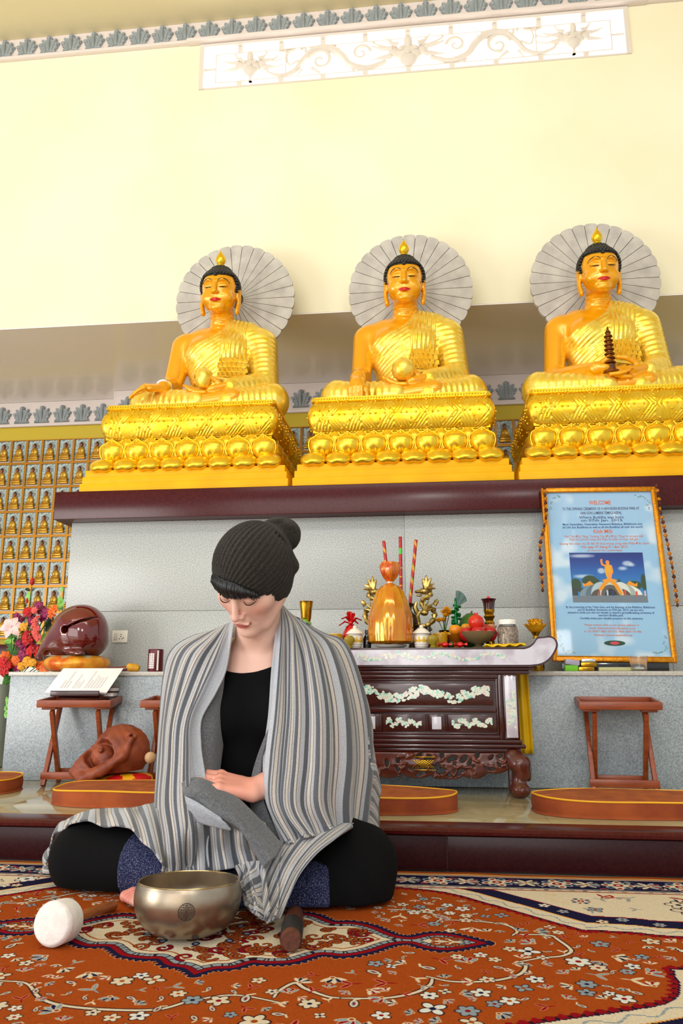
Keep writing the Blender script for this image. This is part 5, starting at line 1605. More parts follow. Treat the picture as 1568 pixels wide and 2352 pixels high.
# standing figure, right arm raised
p.poly([(168, 62), (190, 58), (200, 66), (202, 104), (196, 132), (176, 132), (168, 104)], (238, 170, 14)); p.poly([(176, 104), (198, 104), (194, 134), (180, 134)], (242, 150, 66))
p.ell(184, 50, 9.5, 12, (244, 142, 56)); p.line([(170, 66), (157, 60), (154, 44), (156, 36)], 5, (244, 142, 56)); p.line([(200, 66), (204, 90), (202, 104)], 4, (244, 150, 60))
for x, y, c in ((32, 214, (30, 140, 210)), (255, 206, (226, 70, 30)), (310, 212, (214, 70, 50)), (350, 208, (214, 190, 200)), (170, 206, (190, 210, 230)), (196, 208, (40, 60, 120)), (130, 206, (170, 60, 60))):
    p.line([(x, y - 14), (x, y + 6)], 4, c)
IM_2 = p.image('poster_picture')
pxs = lambda px: (px - 1404)/273.0*FW_       # pixel columns of the sheet to its own metres
b = MB().grid(lambda u, v: (-0.137 + 0.288*u, 0.0105, 0.236 + 0.207*v), 1, 1, uvfn=lambda u, v: (u, v))
Fp(b, 'printed_picture', image_mat('poster_photo', IM_2, 0.45), smooth=0)
Z0 = FH_ - w
def words(txt, z, size, m, width=None, x=0.0, bold=False):
    c = bpy.data.curves.new('text_line', 'FONT'); c.body = txt; c.size = size; c.align_x = 'CENTER'; c.resolution_u = 2
    if bold: c.offset = size*0.008
    o = bpy.data.objects.new('text_line', c); COL.objects.link(o); c.materials.append(m)
    o.parent = fr_o; o.rotation_euler = (PI/2, 0, 0); o.location = (x, 0.0104, z)
    bpy.context.view_layer.update()
    k = width/o.dimensions.x if width and o.dimensions.x > 0 else 1
    me = bpy.data.meshes.new_from_object(o.evaluated_get(bpy.context.evaluated_depsgraph_get()))
    bpy.data.objects.remove(o)
    q = link('text_line', me, fr_o)
    q.rotation_euler = (PI/2, 0, 0); q.location = (x, 0.0104, z); q.scale = (k, 1, 1)
    return q
L_ = [("WELCOME", 0.653, 0.026, 'ink_o', 0.088, 1), ("TO THE OPENING CEREMONY OF A NEW-BORN BUDDHA PARK AT", 0.629, 0.017, 'ink_g', 0.310, 1), ("LINH SON LUMBINI TEMPLE-NEPAL", 0.610, 0.017, 'ink_g', 0.166, 1),
      ("Where Buddha was born", 0.591, 0.017, 'ink_d', 0.178, 0), ("on 07th Jan. 2015", 0.578, 0.016, 'ink_d', 0.165, 0),
      ("Most Venerables, Venerables, Reverend Bhikkhus, Bhikkhunis and", 0.562, 0.0125, 'ink_b', 0.315, 1), ("all Linh Son Buddhists as well as all the Buddhist all over the world", 0.549, 0.0125, 'ink_b', 0.318, 1),
      ("Kính Mời", 0.527, 0.024, 'ink_o', 0.074, 1), ("Chư Tôn Đức Tăng, Thượng Tọa, Đại Đức, Tăng Ni và toàn thể", 0.509, 0.0125, 'ink_o', 0.312, 0), ("Phật tử Linh Sơn cũng như Phật tử khắp nơi trên thế giới", 0.496, 0.0125, 'ink_o', 0.272, 0),
      ("Quang lâm tham dự lễ đại lễ khai móng công viên Phật Đản Sanh", 0.478, 0.0125, 'ink_o', 0.355, 0), ("Vào ngày 07 tháng 01 năm 2015", 0.463, 0.015, 'ink_o', 0.184, 1), ("tại chùa Linh Sơn Lumbini-Nepal", 0.449, 0.0115, 'ink_o', 0.138, 0),
      ("By the protecting of the Triple Gem, and the blessings of the Bhikkhus, Bhikkhunis", 0.213, 0.0120, 'ink_b', 0.340, 1), ("and by Buddhist donations on 07th Jan. 2015, we are very", 0.202, 0.0120, 'ink_b', 0.252, 1), ("pleased to invite you visit our temple to attend a groundbreaking ceremony of", 0.191, 0.0120, 'ink_b', 0.330, 1),
      ("new-born Buddha park.", 0.180, 0.0120, 'ink_b', 0.096, 1), ("Cordially invite your valuable presence on this ceremony", 0.168, 0.0120, 'ink_b', 0.240, 1),
      ("Please contact with us via temple address or", 0.142, 0.0115, 'ink_o', 0.208, 0), ("email: linhsonlumbini@yahoo.com", 0.129, 0.0115, 'ink_o', 0.176, 0), ("or Tel. 00977 9805 507 073, 9800 4690 170 486", 0.116, 0.0115, 'ink_o', 0.218, 0), ("Website: linhsonnepalindia.org", 0.102, 0.0115, 'ink_o', 0.144, 0)]
for txt, z, s, m, wd, bo in L_: words(txt, z, s, M[m], wd, 0.004, bool(bo))
b = MB().lathe([(0.040, 0), (0.040, 0.0006)], 32, T(0.008, 0.0111, 0.074) @ Matrix.Rotation(PI/2, 4, 'X') @ Matrix.Diagonal((1, 0.26, 1, 1)))
em = Fp(b, 'round_emblem', mat('emblem_green', (24, 70, 40), 0.5))
b = MB().lathe([(0.017, 0), (0.017, 0.0006)], 24, T(0.008, 0.0104, 0.074) @ Matrix.Rotation(PI/2, 4, 'X') @ Matrix.Diagonal((1, 0.36, 1, 1)))
b.build('emblem_centre', mat('emblem_pink', (214, 70, 90), 0.5), em)
b = MB(); rd = random.Random(3)
for sx_ in (-1, 1):
    for top in (0, 1):
        for k in range(13):
            d = k/12; x = sx_*(hw - w - 0.018 - 0.075*max(0, d - 0.4)); z = (w + 0.02 + 0.11*max(0, 0.6 - d)) if not top else FH_ - w - 0.02 - 0.10*max(0, 0.6 - d)
            b.ball((x + (rd.random() - .5)*0.012, 0.0112, z + (rd.random() - .5)*0.012), (0.0035 + 0.002*rd.random(), 0.0004, 0.0025), 6, 4)
o = Fp(b, 'printed_vines', M['vineink']); o['kind'] = 'stuff'
b = MB().box((-hw + w, 0.0078, w), (hw - w, 0.0090, FH_ - w)); Fp(b, 'cover_glass', M['poster_glass'])
b = MB().box((-hw + 0.01, 0.0125, 0.01), (hw - 0.01, 0.0205, FH_ - 0.01)); Fp(b, 'backboard', M['darkbottle'])
FB0, FB1 = Vector(at(1412, 1520, 3.075)), Vector(at(1389, 1114, 3.186))
lean = math.atan2(FB1.y - FB0.y, FB1.z - FB0.z)
FMAT = Matrix.Translation(FB0) @ Matrix.Rotation(-0.0, 4, 'Z') @ Matrix.Rotation(-lean, 4, 'X') @ Matrix.Rotation(0.014, 4, 'Y')
fr_o.matrix_world = FMAT
ga = thing('garland', 'marigold garland of orange and dark heads draped down both sides of the poster frame', 'garland')
mb_ = MB()
lotus(mb_, 9, 0.010, 0.006, 0.9, -0.002); mb_.ball((0, 0, 0), (0.0075, 0.0075, 0.005), 9, 6)
MG1, MG2 = mb_.mesh('marigold', M['mari1']), mb_.mesh('marigold', M['mari2'])
rd = random.Random(2)
for s in (-1, 1):
    n = 27
    top_p = Vector((s*(hw - 0.012), -0.010, FH_ - 0.006))
    cord = []
    for k in range(n):
        t = k/(n - 1)
        drop = t*(0.44 if s < 0 else 0.50)
        off = (0.0 if t < 0.28 else 0.034*min(1, (t - 0.28)/0.3)) if s < 0 else (0.008 + 0.026*min(1, t/0.7))
        pnt = FMAT @ (top_p + Vector((s*off, -0.004 if off < 0.014 else 0.006, -drop)))
        cord.append(tuple(pnt))
        link('marigold', MG2 if k % 2 == 0 else MG1, ga, M=T(*pnt) @ Euler((PI/2 + rd.random()*0.8 - .4, rd.random() - .5, rd.random()*3)).to_matrix().to_4x4())
    MB().tube(cord, 0.0018, 5).build('thread', M['mari2'], ga)
# blocks and small things below the frame
def zb(px, py, Y): return Vector(at(px, py, Y))
blk = thing('support_block', 'dark wooden block the poster frame stands on', 'block', (FB0.x, FB0.y + 0.03, LZ + 0.0005))
MB().box((-0.20, -0.024, 0), (0.20, 0.024, FB0.z - LZ - 0.004), 0.002).build('block', M['darkbottle'], blk)
def small(name, label, cat, px, Y, parts, group=None):
    x = at(px, 1535, Y)[0]
    r = thing(name, label, cat, (x, Y, LZ + 0.0008), group=group)
    for nm, b, m in parts: b.build(nm, m, r)
small('green_box', 'bright green small box with a grey lid at the lower left of the poster', 'box', 1311, 3.0, [('box', MB().box((-0.024, -0.014, 0), (0.024, 0.014, 0.022), 0.002), mat('green_card', (110, 196, 20), 0.5)), ('lid', MB().box((-0.026, -0.016, 0.0225), (0.026, 0.016, 0.042), 0.002, Matrix.Rotation(0.12, 4, 'Y')), mat('grey_lilac_plastic', (170, 164, 186), 0.3))])
for k, (px, lab, z) in enumerate(((1345, 'gold foil bar on the ledge beside the green box', 0), (1351, 'gold foil bar with silver top stacked on another bar', 0.0165))):
    x = at(px, 1535, 3.0)[0]
    r = thing('gold_bar', lab, 'foil bar', (x, 3.0, LZ + 0.0008 + z), group='gold foil bars under the poster')
    MB().box((-0.029, -0.014, 0), (0.029, 0.014, 0.0155), 0.003).build('foil', M['brass'], r)
    if k: MB().box((-0.026, -0.012, 0.0158), (0.026, 0.012, 0.028), 0.003).build('silver_top', M['silver'], r)
small('pale_strip', 'long pale flat packet lying along the ledge below the poster', 'packet', 1421, 3.0, [('packet', MB().box((-0.075, -0.012, 0), (0.075, 0.012, 0.014), 0.002), mat('pale_packet', (186, 182, 130), 0.5))])
x = at(1467, 1535, 2.985)[0]
gl = thing('water_glass', 'clear water glass standing below the right part of the poster', 'glass', (x, 2.985, LZ + 0.0008))
MB().lathe([(0.026, 0), (0.028, 0.003), (0.033, 0.055), (0.0318, 0.055), (0.0265, 0.006), (0, 0.005)], 32).build('tumbler', M['glass'], gl)
MB().lathe([(0.012, 0.006), (0.02, 0.008), (0.018, 0.014), (0, 0.016)], 18).build('white_candle', M['porcelain'], gl)
# ------------------------------------------------------------------ floor cushions
M['suede'] = mat('rust_suede', (158, 72, 20), 0.85, rgb2=(122, 44, 12), nscale=9, detail=5, lo=0.4, hi=0.68, bump=0.15, bscale=60)
M['suedetop'] = mat('rust_suede_top', (164, 84, 26), 0.85, rgb2=(140, 66, 18), nscale=24, detail=4)
M['piping'] = mat('yellow_piping', (236, 170, 20), 0.5)
def cushion(x, y, label, rot=0.0, R=0.262, H=0.047, seed=0, RY=0.135):
    r = thing('floor_cushion', label, 'cushion', (x, y, PZ + 0.0006), rot, 'round rust suede floor cushions on the platform')
    def rw(a): return R*(1 + 0.006*math.sin(3*a + seed))*(abs(math.cos(a))**2.8 + abs(math.sin(a))**2.8)**(-1/2.8)
    def hz(a): return H*(1 + 0.05*math.sin(2*a + seed*1.3) + 0.04*math.sin(4*a + seed))
    n = 72
    b = MB()
    prof = [(0.0, 0.0), (0.93, 0.0), (0.985, 0.10), (1.0, 0.40), (0.998, 0.75), (0.985, 1.0)]
    b.grid(lambda u, v: (lambda a, k: (rw(a)*k[0]*math.cos(a), rw(a)*RY/R*k[0]*math.sin(a), hz(a)*k[1]))(2*PI*u, spline(prof, 13)[min(12, int(round(v*12)))]), n, 12, True)
    b.build('side_band', M['suede'], r, 60)
    b = MB()
    b.grid(lambda u, v: (lambda a: (rw(a)*0.985*(1 - v)*math.cos(a), rw(a)*RY/R*0.985*(1 - v)*math.sin(a), hz(a)*(1 - v) + v*H*1.03 + 0.006*math.sin(PI*v*0.9)*(1 - v*0.2) + 0.0025*math.sin(v*12 + a*3)*(1 - v)*v*4))(2*PI*u), n, 10, True)
    b.build('top_panel', M['suedetop'], r, 60)
    MB().tube([(rw(a)*0.99*math.cos(a), rw(a)*RY/R*0.99*math.sin(a), hz(a)) for a in [2*PI*k/n for k in range(n)]], 0.0028, 6, True).build('piping', M['piping'], r)
    return r
CY = 2.458
cushion(at(1222, 1850, CY)[0] + 0.262, CY, 'round rust suede floor cushion in front of the empty folding stand', 0, seed=0.4)
cushion(at(1050, 1850, CY)[0] - 0.262, CY, 'round rust suede floor cushion in front of the altar table', 0.0, seed=2.0)
cushion(at(133, 1834, 2.485)[0] + 0.262, 2.485, 'round rust suede floor cushion in front of the small carved wooden fish drum', 0.0, seed=3.1)
cushion(at(38, 1815, 2.66)[0] - 0.262, 2.66, 'round rust suede floor cushion at the far left end of the platform', 0.0, seed=5)

# ------------------------------------------------------------------ folding sutra stands
M['standwood'] = mat('orange_brown_wood', (152, 70, 26), 0.42, rgb2=(130, 54, 18), nscale=14, detail=4, stretch=(1, 6, 6), coat=0.15)
def stand(x, y, rot, label):
    r = thing('folding_stand', label, 'stand', (x, y, PZ + 0.0006), rot, 'folding wooden tray stands on the platform')
    W, D, h = 0.134, 0.10, 0.318
    tilt = Matrix.Translation((0, 0, h - 0.03)) @ Matrix.Rotation(math.radians(4.0), 4, 'X')
    t = 0.010
    bo = MB().box((-W + t, -D + t, 0.004), (W - t, D - t, 0.012), 0.001, tilt).build('tray_bottom', M['standwood'], r)
    for (lo, hi) in (((-W, -D, 0), (W, -D + t, 0.026)), ((-W, D - t, 0), (W, D, 0.026)), ((-W, -D + t + 0.0003, 0), (-W + t, D - t - 0.0003, 0.026)), ((W - t, -D + t + 0.0003, 0), (W, D - t - 0.0003, 0.026))):
        MB().box(lo, hi, 0.0025, tilt).build('tray_rim', M['standwood'], r)
    for s in (-1, 1):
        MB().box((s*0.095 - 0.026, -D + 0.02, -0.010), (s*0.095 + 0.026, D - 0.02, -0.0005), 0.002, tilt).build('hinge_block', M['standwood'], r)
    def leg(x, y0, z0, y1, z1):
        L = math.hypot(y1 - y0, z1 - z0); a = math.atan2(y1 - y0, z1 - z0)
        MB().box((x - 0.0075, -0.011, 0), (x + 0.0075, 0.011, L), 0.002, Matrix.Translation((0, y0, z0)) @ Matrix.Rotation(-a, 4, 'X')).build('leg', M['standwood'], r)
    for s in (-1, 1):
        leg(s*0.100, -0.06, 0.004, 0.075, h - 0.043 + 0.006); leg(s*0.0835, 0.075, 0.004, -0.075, h - 0.043 - 0.006)
    MB().box((-0.112, -0.0615, 0.026), (0.112, -0.0515, 0.052), 0.002, ).build('cross_rail', M['standwood'], r)
    MB().box((-0.095, 0.0665, 0.026), (0.095, 0.0765, 0.052), 0.002).build('cross_rail', M['standwood'], r)
    return r
st3 = stand(at(1435, 1616, 2.72)[0], 2.84, math.radians(-6), 'folding wooden tray stand, empty, behind the right floor cushion')
st1 = stand(at(168, 1612, 2.78)[0], 2.85, math.radians(9), 'folding wooden tray stand holding an open white book')
st2 = stand(at(402, 1622, 2.78)[0], 2.868, math.radians(5), 'folding wooden tray stand half hidden by the striped shawl')
# open book on a small rest
M['paper'] = mat('white_paper', (240, 236, 234), 0.7)
M['printgrey'] = mat('grey_print', (218, 214, 214), 0.7)
M['darkwood'] = mat('dark_wood_rest', (52, 14, 14), 0.35, coat=0.3)
M['bookbrown'] = mat('brown_book', (112, 70, 40), 0.6)
sx, sy = st1.location.x, st1.location.y
r = thing('open_book', 'open white book of sutras leaning back on the tray stand', 'book', (sx - 0.006, sy - 0.045, PZ + 0.3285), math.radians(4))
LB = Matrix.Rotation(math.radians(-45), 4, 'X')
sh = Matrix(((1, 0, 0.22, 0), (0, 1, 0, 0), (0, 0, 1, 0), (0, 0, 0, 1)))
for k in range(4):
    MB().box((-0.118 + 0.001*k, -0.004 + 0.0022*k, 0.004), (0.118 - 0.0015*k, -0.0022 + 0.0022*k, 0.132 - 0.001*k), 0.0006, LB @ sh).build('page', M['paper'], r)
b = MB(); rd = random.Random(8)
for c in range(14):
    x = -0.075 + 0.0115*c
    if c in (3, 7): continue
    l = 0.06*rd.random() + 0.03
    b.box((x, -0.0052, 0.025), (x + 0.007, -0.0048, 0.025 + l), 0, LB @ sh)
o = b.build('print', M['printgrey'], r); o['kind'] = 'stuff'
r2 = thing('book_rest', 'small dark wood book rest holding the open book', 'rest', (sx + 0.002, sy - 0.045, PZ + 0.3215), math.radians(4))
MB().box((-0.092, -0.030, 0.0), (0.092, -0.019, 0.020), 0.003).build('lip', M['darkwood'], r2)
MB().box((-0.085, -0.018, 0.0), (0.085, 0.080, 0.0028), 0.001).build('rest_base', M['darkwood'], r2)
MB().box((-0.08, 0.012, 0.004), (0.08, 0.018, 0.11), 0.002, LB).build('rest_back', M['darkwood'], r2)
for k in range(2):
    rb = thing('brown_book', ('brown book lying flat behind the open book on the stand', 'brown book on top, askew behind the open book on the stand')[k], 'book', (sx + 0.075, sy + 0.052 + 0.012*k, PZ + 0.3175 + 0.019*k), math.radians(12 - 6*k))
    MB().box((-0.034, -0.045, 0), (0.034, 0.045, 0.0022)).build('cover', M['bookbrown'], rb); MB().box((-0.034, -0.045, 0.0148), (0.034, 0.045, 0.017)).build('cover', M['bookbrown'], rb)
    MB().box((-0.032, -0.043, 0.0023), (0.032, 0.043, 0.0147)).build('pages', M['paper'], rb)

# ------------------------------------------------------------------ large lacquered wooden fish drum on its cushion
M['lacquer'] = mat('maroon_lacquer', (84, 8, 7), 0.10, rgb2=(110, 20, 12), nscale=6, detail=3, coat=0.8)
M['orangesilk'] = mat('orange_brocade', (206, 92, 10), 0.32, metal=0.3, rgb2=(236, 164, 40), nscale=16, detail=5, lo=0.42, hi=0.62)
M['greysilk'] = mat('beige_brocade', (176, 166, 130), 0.5, rgb2=(150, 140, 110), nscale=60)
fy = 3.105
fc = Vector(at(181, 1455, fy)); tailp = Vector(at(92, 1517, fy))
r = thing('fish_drum', 'large glossy maroon wooden fish drum with a slit, on the orange cushion', 'drum', (fc.x, fy, LZ))
S = Sculpt((fc.x - 0.19, fy - 0.14, 0.50), (fc.x + 0.14, fy + 0.15, 0.83), 0.0025)
S.ell((fc.x + 0.012, fy, fc.z + 0.010), (0.108, 0.105, 0.112), 0)
S.ell((fc.x + 0.02, fy, fc.z - 0.03), (0.100, 0.10, 0.078), 0.03)
S.chain([(fc.x - 0.03, fy - 0.01, fc.z + 0.0), (fc.x - 0.09, fy - 0.02, fc.z - 0.052), tuple(tailp + Vector((0.012, -0.03, 0.012)))], [0.075, 0.042, 0.016], 0.06)
S.cap((fc.x - 0.055, fy - 0.09, fc.z - 0.092), (fc.x + 0.06, fy - 0.10, fc.z - 0.088), 0.016, 0.018, 0.02)
S.cap((fc.x - 0.10, fy - 0.055, fc.z - 0.085), (fc.x + 0.02, fy - 0.12, fc.z - 0.108), 0.013, 0.02, 0.02, 'cut')
hp = Vector(at(151, 1445, fy - 0.09)); p2 = Vector(at(185, 1425, fy - 0.10)); p3 = Vector(at(215, 1417, fy - 0.09)); p4 = Vector(at(240, 1423, fy - 0.06))
S.cap((hp.x, fy - 0.16, hp.z), (hp.x + 0.01, fy - 0.03, hp.z - 0.005), 0.0155, 0.0155, 0.002, 'cut')
sl = spline([hp, p2, p3, p4, p4 + Vector((0.012, 0.05, -0.01))], 18)
for i in range(17):
    a, c = sl[i], sl[i+1]
    for d in [-0.045 + 0.006*q_ for q_ in range(17)]:
        S.cap((a[0], a[1] + d, a[2]), (c[0], c[1] + d, c[2]), 0.0052, 0.0052, 0.0, 'cut')
S.field(lambda X, Y, Z: np.where(np.hypot(X - fc.x, Y - fy) < 0.137, LZ + 0.0675, 0.0) - Z, 'and')
link('drum_body', S.mesh('drum_body', M['lacquer'], 2), r).matrix_parent_inverse = Matrix.Translation((-fc.x, -fy, -LZ))
r = thing('drum_cushion', 'orange and beige brocade ring cushion under the large maroon drum', 'cushion', (fc.x + 0.002, fy, LZ + 0.0008))
def rc(u, v):
    a = 2*PI*u; ph = 2*PI*v
    return ((0.088 + 0.046*math.cos(ph))*math.cos(a), (0.088 + 0.046*math.cos(ph))*math.sin(a), 0.033 + 0.0328*math.sin(ph))
def ring_part(lobes, which, nm, m):
    b = MB(); nu, nv = 72, 20
    vs = [rc(i/nu, j/nv) for j in range(nv) for i in range(nu)]; fs = []
    for j in range(nv):
        for i in range(nu):
            u = (i + .5)/nu*8 % 1.0; v = (j + .5)/nv
            q = abs(((v + 0.25) % 1.0) - 0.5)*2      # 1 at the outer equator
            outer = math.cos(2*PI*v)
            inside = outer > 0 and abs(u - 0.5)*2 < 0.97*outer**0.75
            if inside == which: fs.append((j*nu+i, j*nu+(i+1) % nu, ((j+1) % nv)*nu+(i+1) % nu, ((j+1) % nv)*nu+i))
    b.add(vs, fs)
    b.build(nm, m, r, 180)
ring_part(8, True, 'orange_panels', M['orangesilk']); ring_part(8, False, 'beige_panels', M['greysilk'])
# striker beside it, tin, socket
M['yellowwrap'] = mat('yellow_wrap', (214, 160, 30), 0.6, rgb2=(190, 130, 20), nscale=60)
r = thing('drum_striker', 'maroon striker with a yellow wrapped head lying beside the large drum', 'striker', (at(245, 1533, 3.02)[0], 3.02, LZ + 0.013), 0.06)
MB().tube([(0, 0, 0), (0.03, 0, -0.001), (0.075, 0, 0), (0.085, 0, 0)], [0.006, 0.0085, 0.011, 0.010], 14).build('handle', M['lacquer'], r)
MB().tube([(0.0855, 0, 0.002), (0.09, 0, 0.004), (0.105, 0, 0.004), (0.125, 0, 0.002), (0.134, 0, 0)], [0.011, 0.0165, 0.0165, 0.015, 0.010], 16).build('wrapped_head', M['yellowwrap'], r)
r = thing('tin', 'maroon cylindrical tin with white printed columns on the ledge', 'tin', (at(356, 1541, 3.0)[0], 3.0, LZ + 0.0008))
MB().lathe([(0.029, 0), (0.030, 0.003), (0.030, 0.084), (0.029, 0.087), (0.027, 0.0875), (0.027, 0.08), (0, 0.08)], 32).build('body', mat('maroon_tin', (92, 18, 34), 0.3, metal=0.3), r)
b = MB()
for rr_ in range(8):
    for cc in range(3):
        a = -PI/2 - 0.65 + 0.28*cc
        a1 = a + 0.22; z0 = 0.012 + 0.0075*rr_
        q = []
        for z in (z0, z0 + 0.0055):
            for aa in (a, a1): q.append((0.0304*math.cos(aa), 0.0304*math.sin(aa), z))
        b.add(q, [(0, 1, 3, 2)])
b.add([(0.0303*math.cos(-PI/2 + d), 0.0303*math.sin(-PI/2 + d), z) for d in (0.5, 0.62, 0.74) for z in (0.004, 0.082)], [(0, 2, 3, 1), (2, 4, 5, 3)])
o = b.build('print', M['porcelain'], r); o['kind'] = 'stuff'
sp = at(276, 1462, 3.2995)
r = thing('wall_socket', 'white electrical wall socket on the grey granite behind the drum', 'socket', (sp[0], 3.2995, sp[2]))
MB().box((-0.036, -0.006, -0.027), (0.036, 0, 0.027), 0.003).build('plate', mat('socket_plastic', (232, 228, 214), 0.4), r)
MB().box((-0.026, -0.009, -0.015), (-0.012, -0.0062, 0.015), 0.001).build('switch', mat('switch_plastic', (206, 202, 190), 0.4), r)
b = MB()
for dx, dz in ((0.006, 0.008), (0.006, -0.001), (0.0, -0.010), (0.012, -0.010), (0.018, -0.006)): b.box((dx - 0.0018, -0.0068, dz - 0.0018), (dx + 0.0018, -0.0062, dz + 0.0018))
b.build('socket_holes', M['darkbottle'], r)

# ------------------------------------------------------------------ small carved wooden fish drum on the platform
M['carvewood'] = mat('carved_red_wood', (150, 70, 34), 0.55, rgb2=(112, 44, 18), nscale=16, detail=5, bump=0.5, bscale=50)
M['redcloth'] = mat('red_cloth', (206, 6, 6), 0.6)
M['goldcloth'] = mat('golden_yellow_cloth', (236, 168, 6), 0.55)
dy = 2.718
dc = Vector(at(285, 1728, dy)); dt_ = Vector(at(176, 1765, dy - 0.06))
r = thing('fish_drum', 'small carved brown wooden fish drum on the red and yellow cushion', 'drum', (dc.x, dy, PZ))
S = Sculpt((dc.x - 0.20, dy - 0.15, 0.10), (dc.x + 0.12, dy + 0.13, 0.34), 0.003)
S.ell(tuple(dc + Vector((0.0, 0.0, 0.006))), (0.092, 0.072, 0.088), 0, rot=(0, 0.35, 0))
S.chain([tuple(dc + Vector((-0.02, -0.02, 0.0))), tuple(dc + Vector((-0.10, -0.05, -0.040))), tuple(dt_ + Vector((0.006, 0, 0)))], [0.07, 0.040, 0.014], 0.05)
S.ell(tuple(dc + Vector((-0.055, -0.075, -0.002))), (0.058, 0.04, 0.052), 0.012, 'cut', rot=(0, 0.5, 0))     # carved hollow
S.ell(tuple(dc + Vector((-0.052, -0.052, -0.012))), (0.046, 0.036, 0.040), 0.008, rot=(0, 0.5, 0))
S.chain([tuple(dc + Vector((-0.155, -0.065, -0.062))), tuple(dc + Vector((-0.10, -0.095, -0.078))), tuple(dc + Vector((-0.04, -0.098, -0.052))), tuple(dc + Vector((0.03, -0.085, -0.004))), tuple(dc + Vector((0.05, -0.07, 0.05)))], [0.013, 0.020, 0.018, 0.015, 0.010], 0.012)
S.cap(tuple(dc + Vector((-0.10, -0.10, -0.098))), tuple(dc + Vector((0.02, -0.09, -0.062))), 0.007, 0.007, 0.008, 'cut')
S.cap(tuple(dc + Vector((0.04, -0.062, 0.062))), tuple(dc + Vector((0.055, -0.055, 0.058))), 0.010, 0.010, 0.004); S.cap(tuple(dc + Vector((0.045, -0.08, 0.062))), tuple(dc + Vector((0.05, -0.05, 0.06))), 0.005, 0.005, 0.002, 'cut')
S.ell(tuple(dc + Vector((-0.050, -0.088, 0.018))), (0.012, 0.008, 0.012), 0.005); S.ell(tuple(dc + Vector((-0.050, -0.096, 0.018))), (0.005, 0.006, 0.005), 0.002, 'cut')
S.cap(tuple(dc + Vector((0.07, -0.02, -0.01))), tuple(dc + Vector((0.085, 0.05, -0.03))), 0.008, 0.008, 0.003, 'cut')
S.near(lambda x, y, z: 0.0012*np.sin(x*190)*np.sin(z*150 + y*90), 0.012)
S.field(lambda X, Y, Z: np.where(((X - dc.x + 0.005)/0.126)**2 + ((Y - dy)/0.088)**2 < 1, PZ + 0.066 + 0.012*np.clip((X - dc.x)/0.12, -1, 1), 0.0) - Z, 'and')
link('drum_body', S.mesh('drum_body', M['carvewood'], 1), r).matrix_parent_inverse = Matrix.Translation((-dc.x, -dy, -PZ))
r = thing('drum_cushion', 'red and yellow cushion under the small carved drum', 'cushion', (dc.x - 0.005, dy, PZ + 0.0008))
def rc2(u, v):
    a = 2*PI*u; ph = PI*(v - 0.5)
    return (0.114*math.cos(ph)**0.6*math.cos(a), 0.080*math.cos(ph)**0.6*math.sin(a), 0.030 + 0.0295*math.sin(ph) + 0.012*math.cos(ph)*math.cos(a)*(1 if math.sin(ph) > 0 else 0))
for which, nm, m in ((True, 'red_panels', M['redcloth']), (False, 'yellow_panels', M['goldcloth'])):
    b = MB(); nu, nv = 60, 16
    vs = [rc2(i/nu, j/nv) for j in range(nv + 1) for i in range(nu)]; fs = []
    for j in range(nv):
        for i in range(nu):
            u = (i + .5)/nu*6 % 1.0; v = (j + .5)/nv
            inside = abs(u - 0.5)*2 < 1.0 - 1.15*max(0, v - 0.35)
            if inside == which: fs.append((j*nu+i, j*nu+(i+1) % nu, (j+1)*nu+(i+1) % nu, (j+1)*nu+i))
    b.add(vs, fs); b.build(nm, m, r, 180)
mp = Vector(at(345, 1740, dy - 0.045))
r = thing('drum_mallet', 'pale wooden ball mallet resting against the small carved drum', 'mallet', tuple(mp))
MB().ball((0, 0, 0), (0.0195, 0.0195, 0.0195), 20, 14).build('ball', mat('pale_wood', (206, 172, 130), 0.5, rgb2=(190, 150, 106), nscale=20), r)
MB().tube([(-0.014, 0.006, 0.002), (-0.020, 0.014, 0.001), (-0.023, 0.020, 0.0)], [0.007, 0.005, 0.004], 8).build('handle', M['carvewood'], r)

# ------------------------------------------------------------------ low shelf along the left niche wall
b = MB().box((-6.5, 4.86, 0.60), (JX - 0.02, 5.318, 0.716), 0.004); struct(b.build('trim_7', M['maroon']))
b = MB().box((-6.5, 4.92, PZ), (JX - 0.02, 5.318, 0.5995)); struct(b.build('trim_8', mat('streaked_marble', (150, 150, 138), 0.12, rgb2=(190, 188, 172), nscale=3, detail=6, stretch=(1, 1, 3.5), coat=0.3)))
M['vase'] = mat('grey_green_vase', (120, 124, 110), 0.3)

# ------------------------------------------------------------------ flower arrangement
M['fmag'] = mat('magenta_orchid', (150, 8, 84), 0.5, rgb2=(112, 4, 50), nscale=30)
M['fred'] = mat('red_petals', (206, 8, 12), 0.5, rgb2=(160, 4, 10), nscale=20)
M['fcor'] = mat('coral_petals', (226, 92, 84), 0.55)
M['fpink'] = mat('pale_pink_lily', (232, 186, 186), 0.5, rgb2=(240, 214, 210), nscale=30)
M['forg'] = mat('orange_petals', (228, 84, 16), 0.5, rgb2=(236, 120, 24), nscale=30)
M['fyel'] = mat('yellow_petals', (230, 160, 30), 0.5)
M['leafg'] = mat('fresh_leaf', (70, 130, 40), 0.5, rgb2=(46, 96, 36), nscale=20)
M['leafl'] = mat('pale_leaf', (150, 206, 96), 0.5, rgb2=(120, 186, 80), nscale=20)
M['leafd'] = mat('dark_leaf', (36, 52, 28), 0.5)
FY = 3.36
vx = at(40, 1500, FY)[0]
r = thing('flower_arrangement', 'tall mixed arrangement of magenta, red, coral and pink flowers left of the drum', 'flowers', (vx - 0.06, FY, PZ + 0.0005))
org = Vector(r.location)
MB().lathe([(0.05, 0), (0.06, 0.01), (0.045, 0.10), (0.055, 0.22), (0.045, 0.33), (0.05, 0.36), (0.045, 0.36), (0.03, 0.3), (0, 0.28)], 28).build('vase', M['vase'], r)
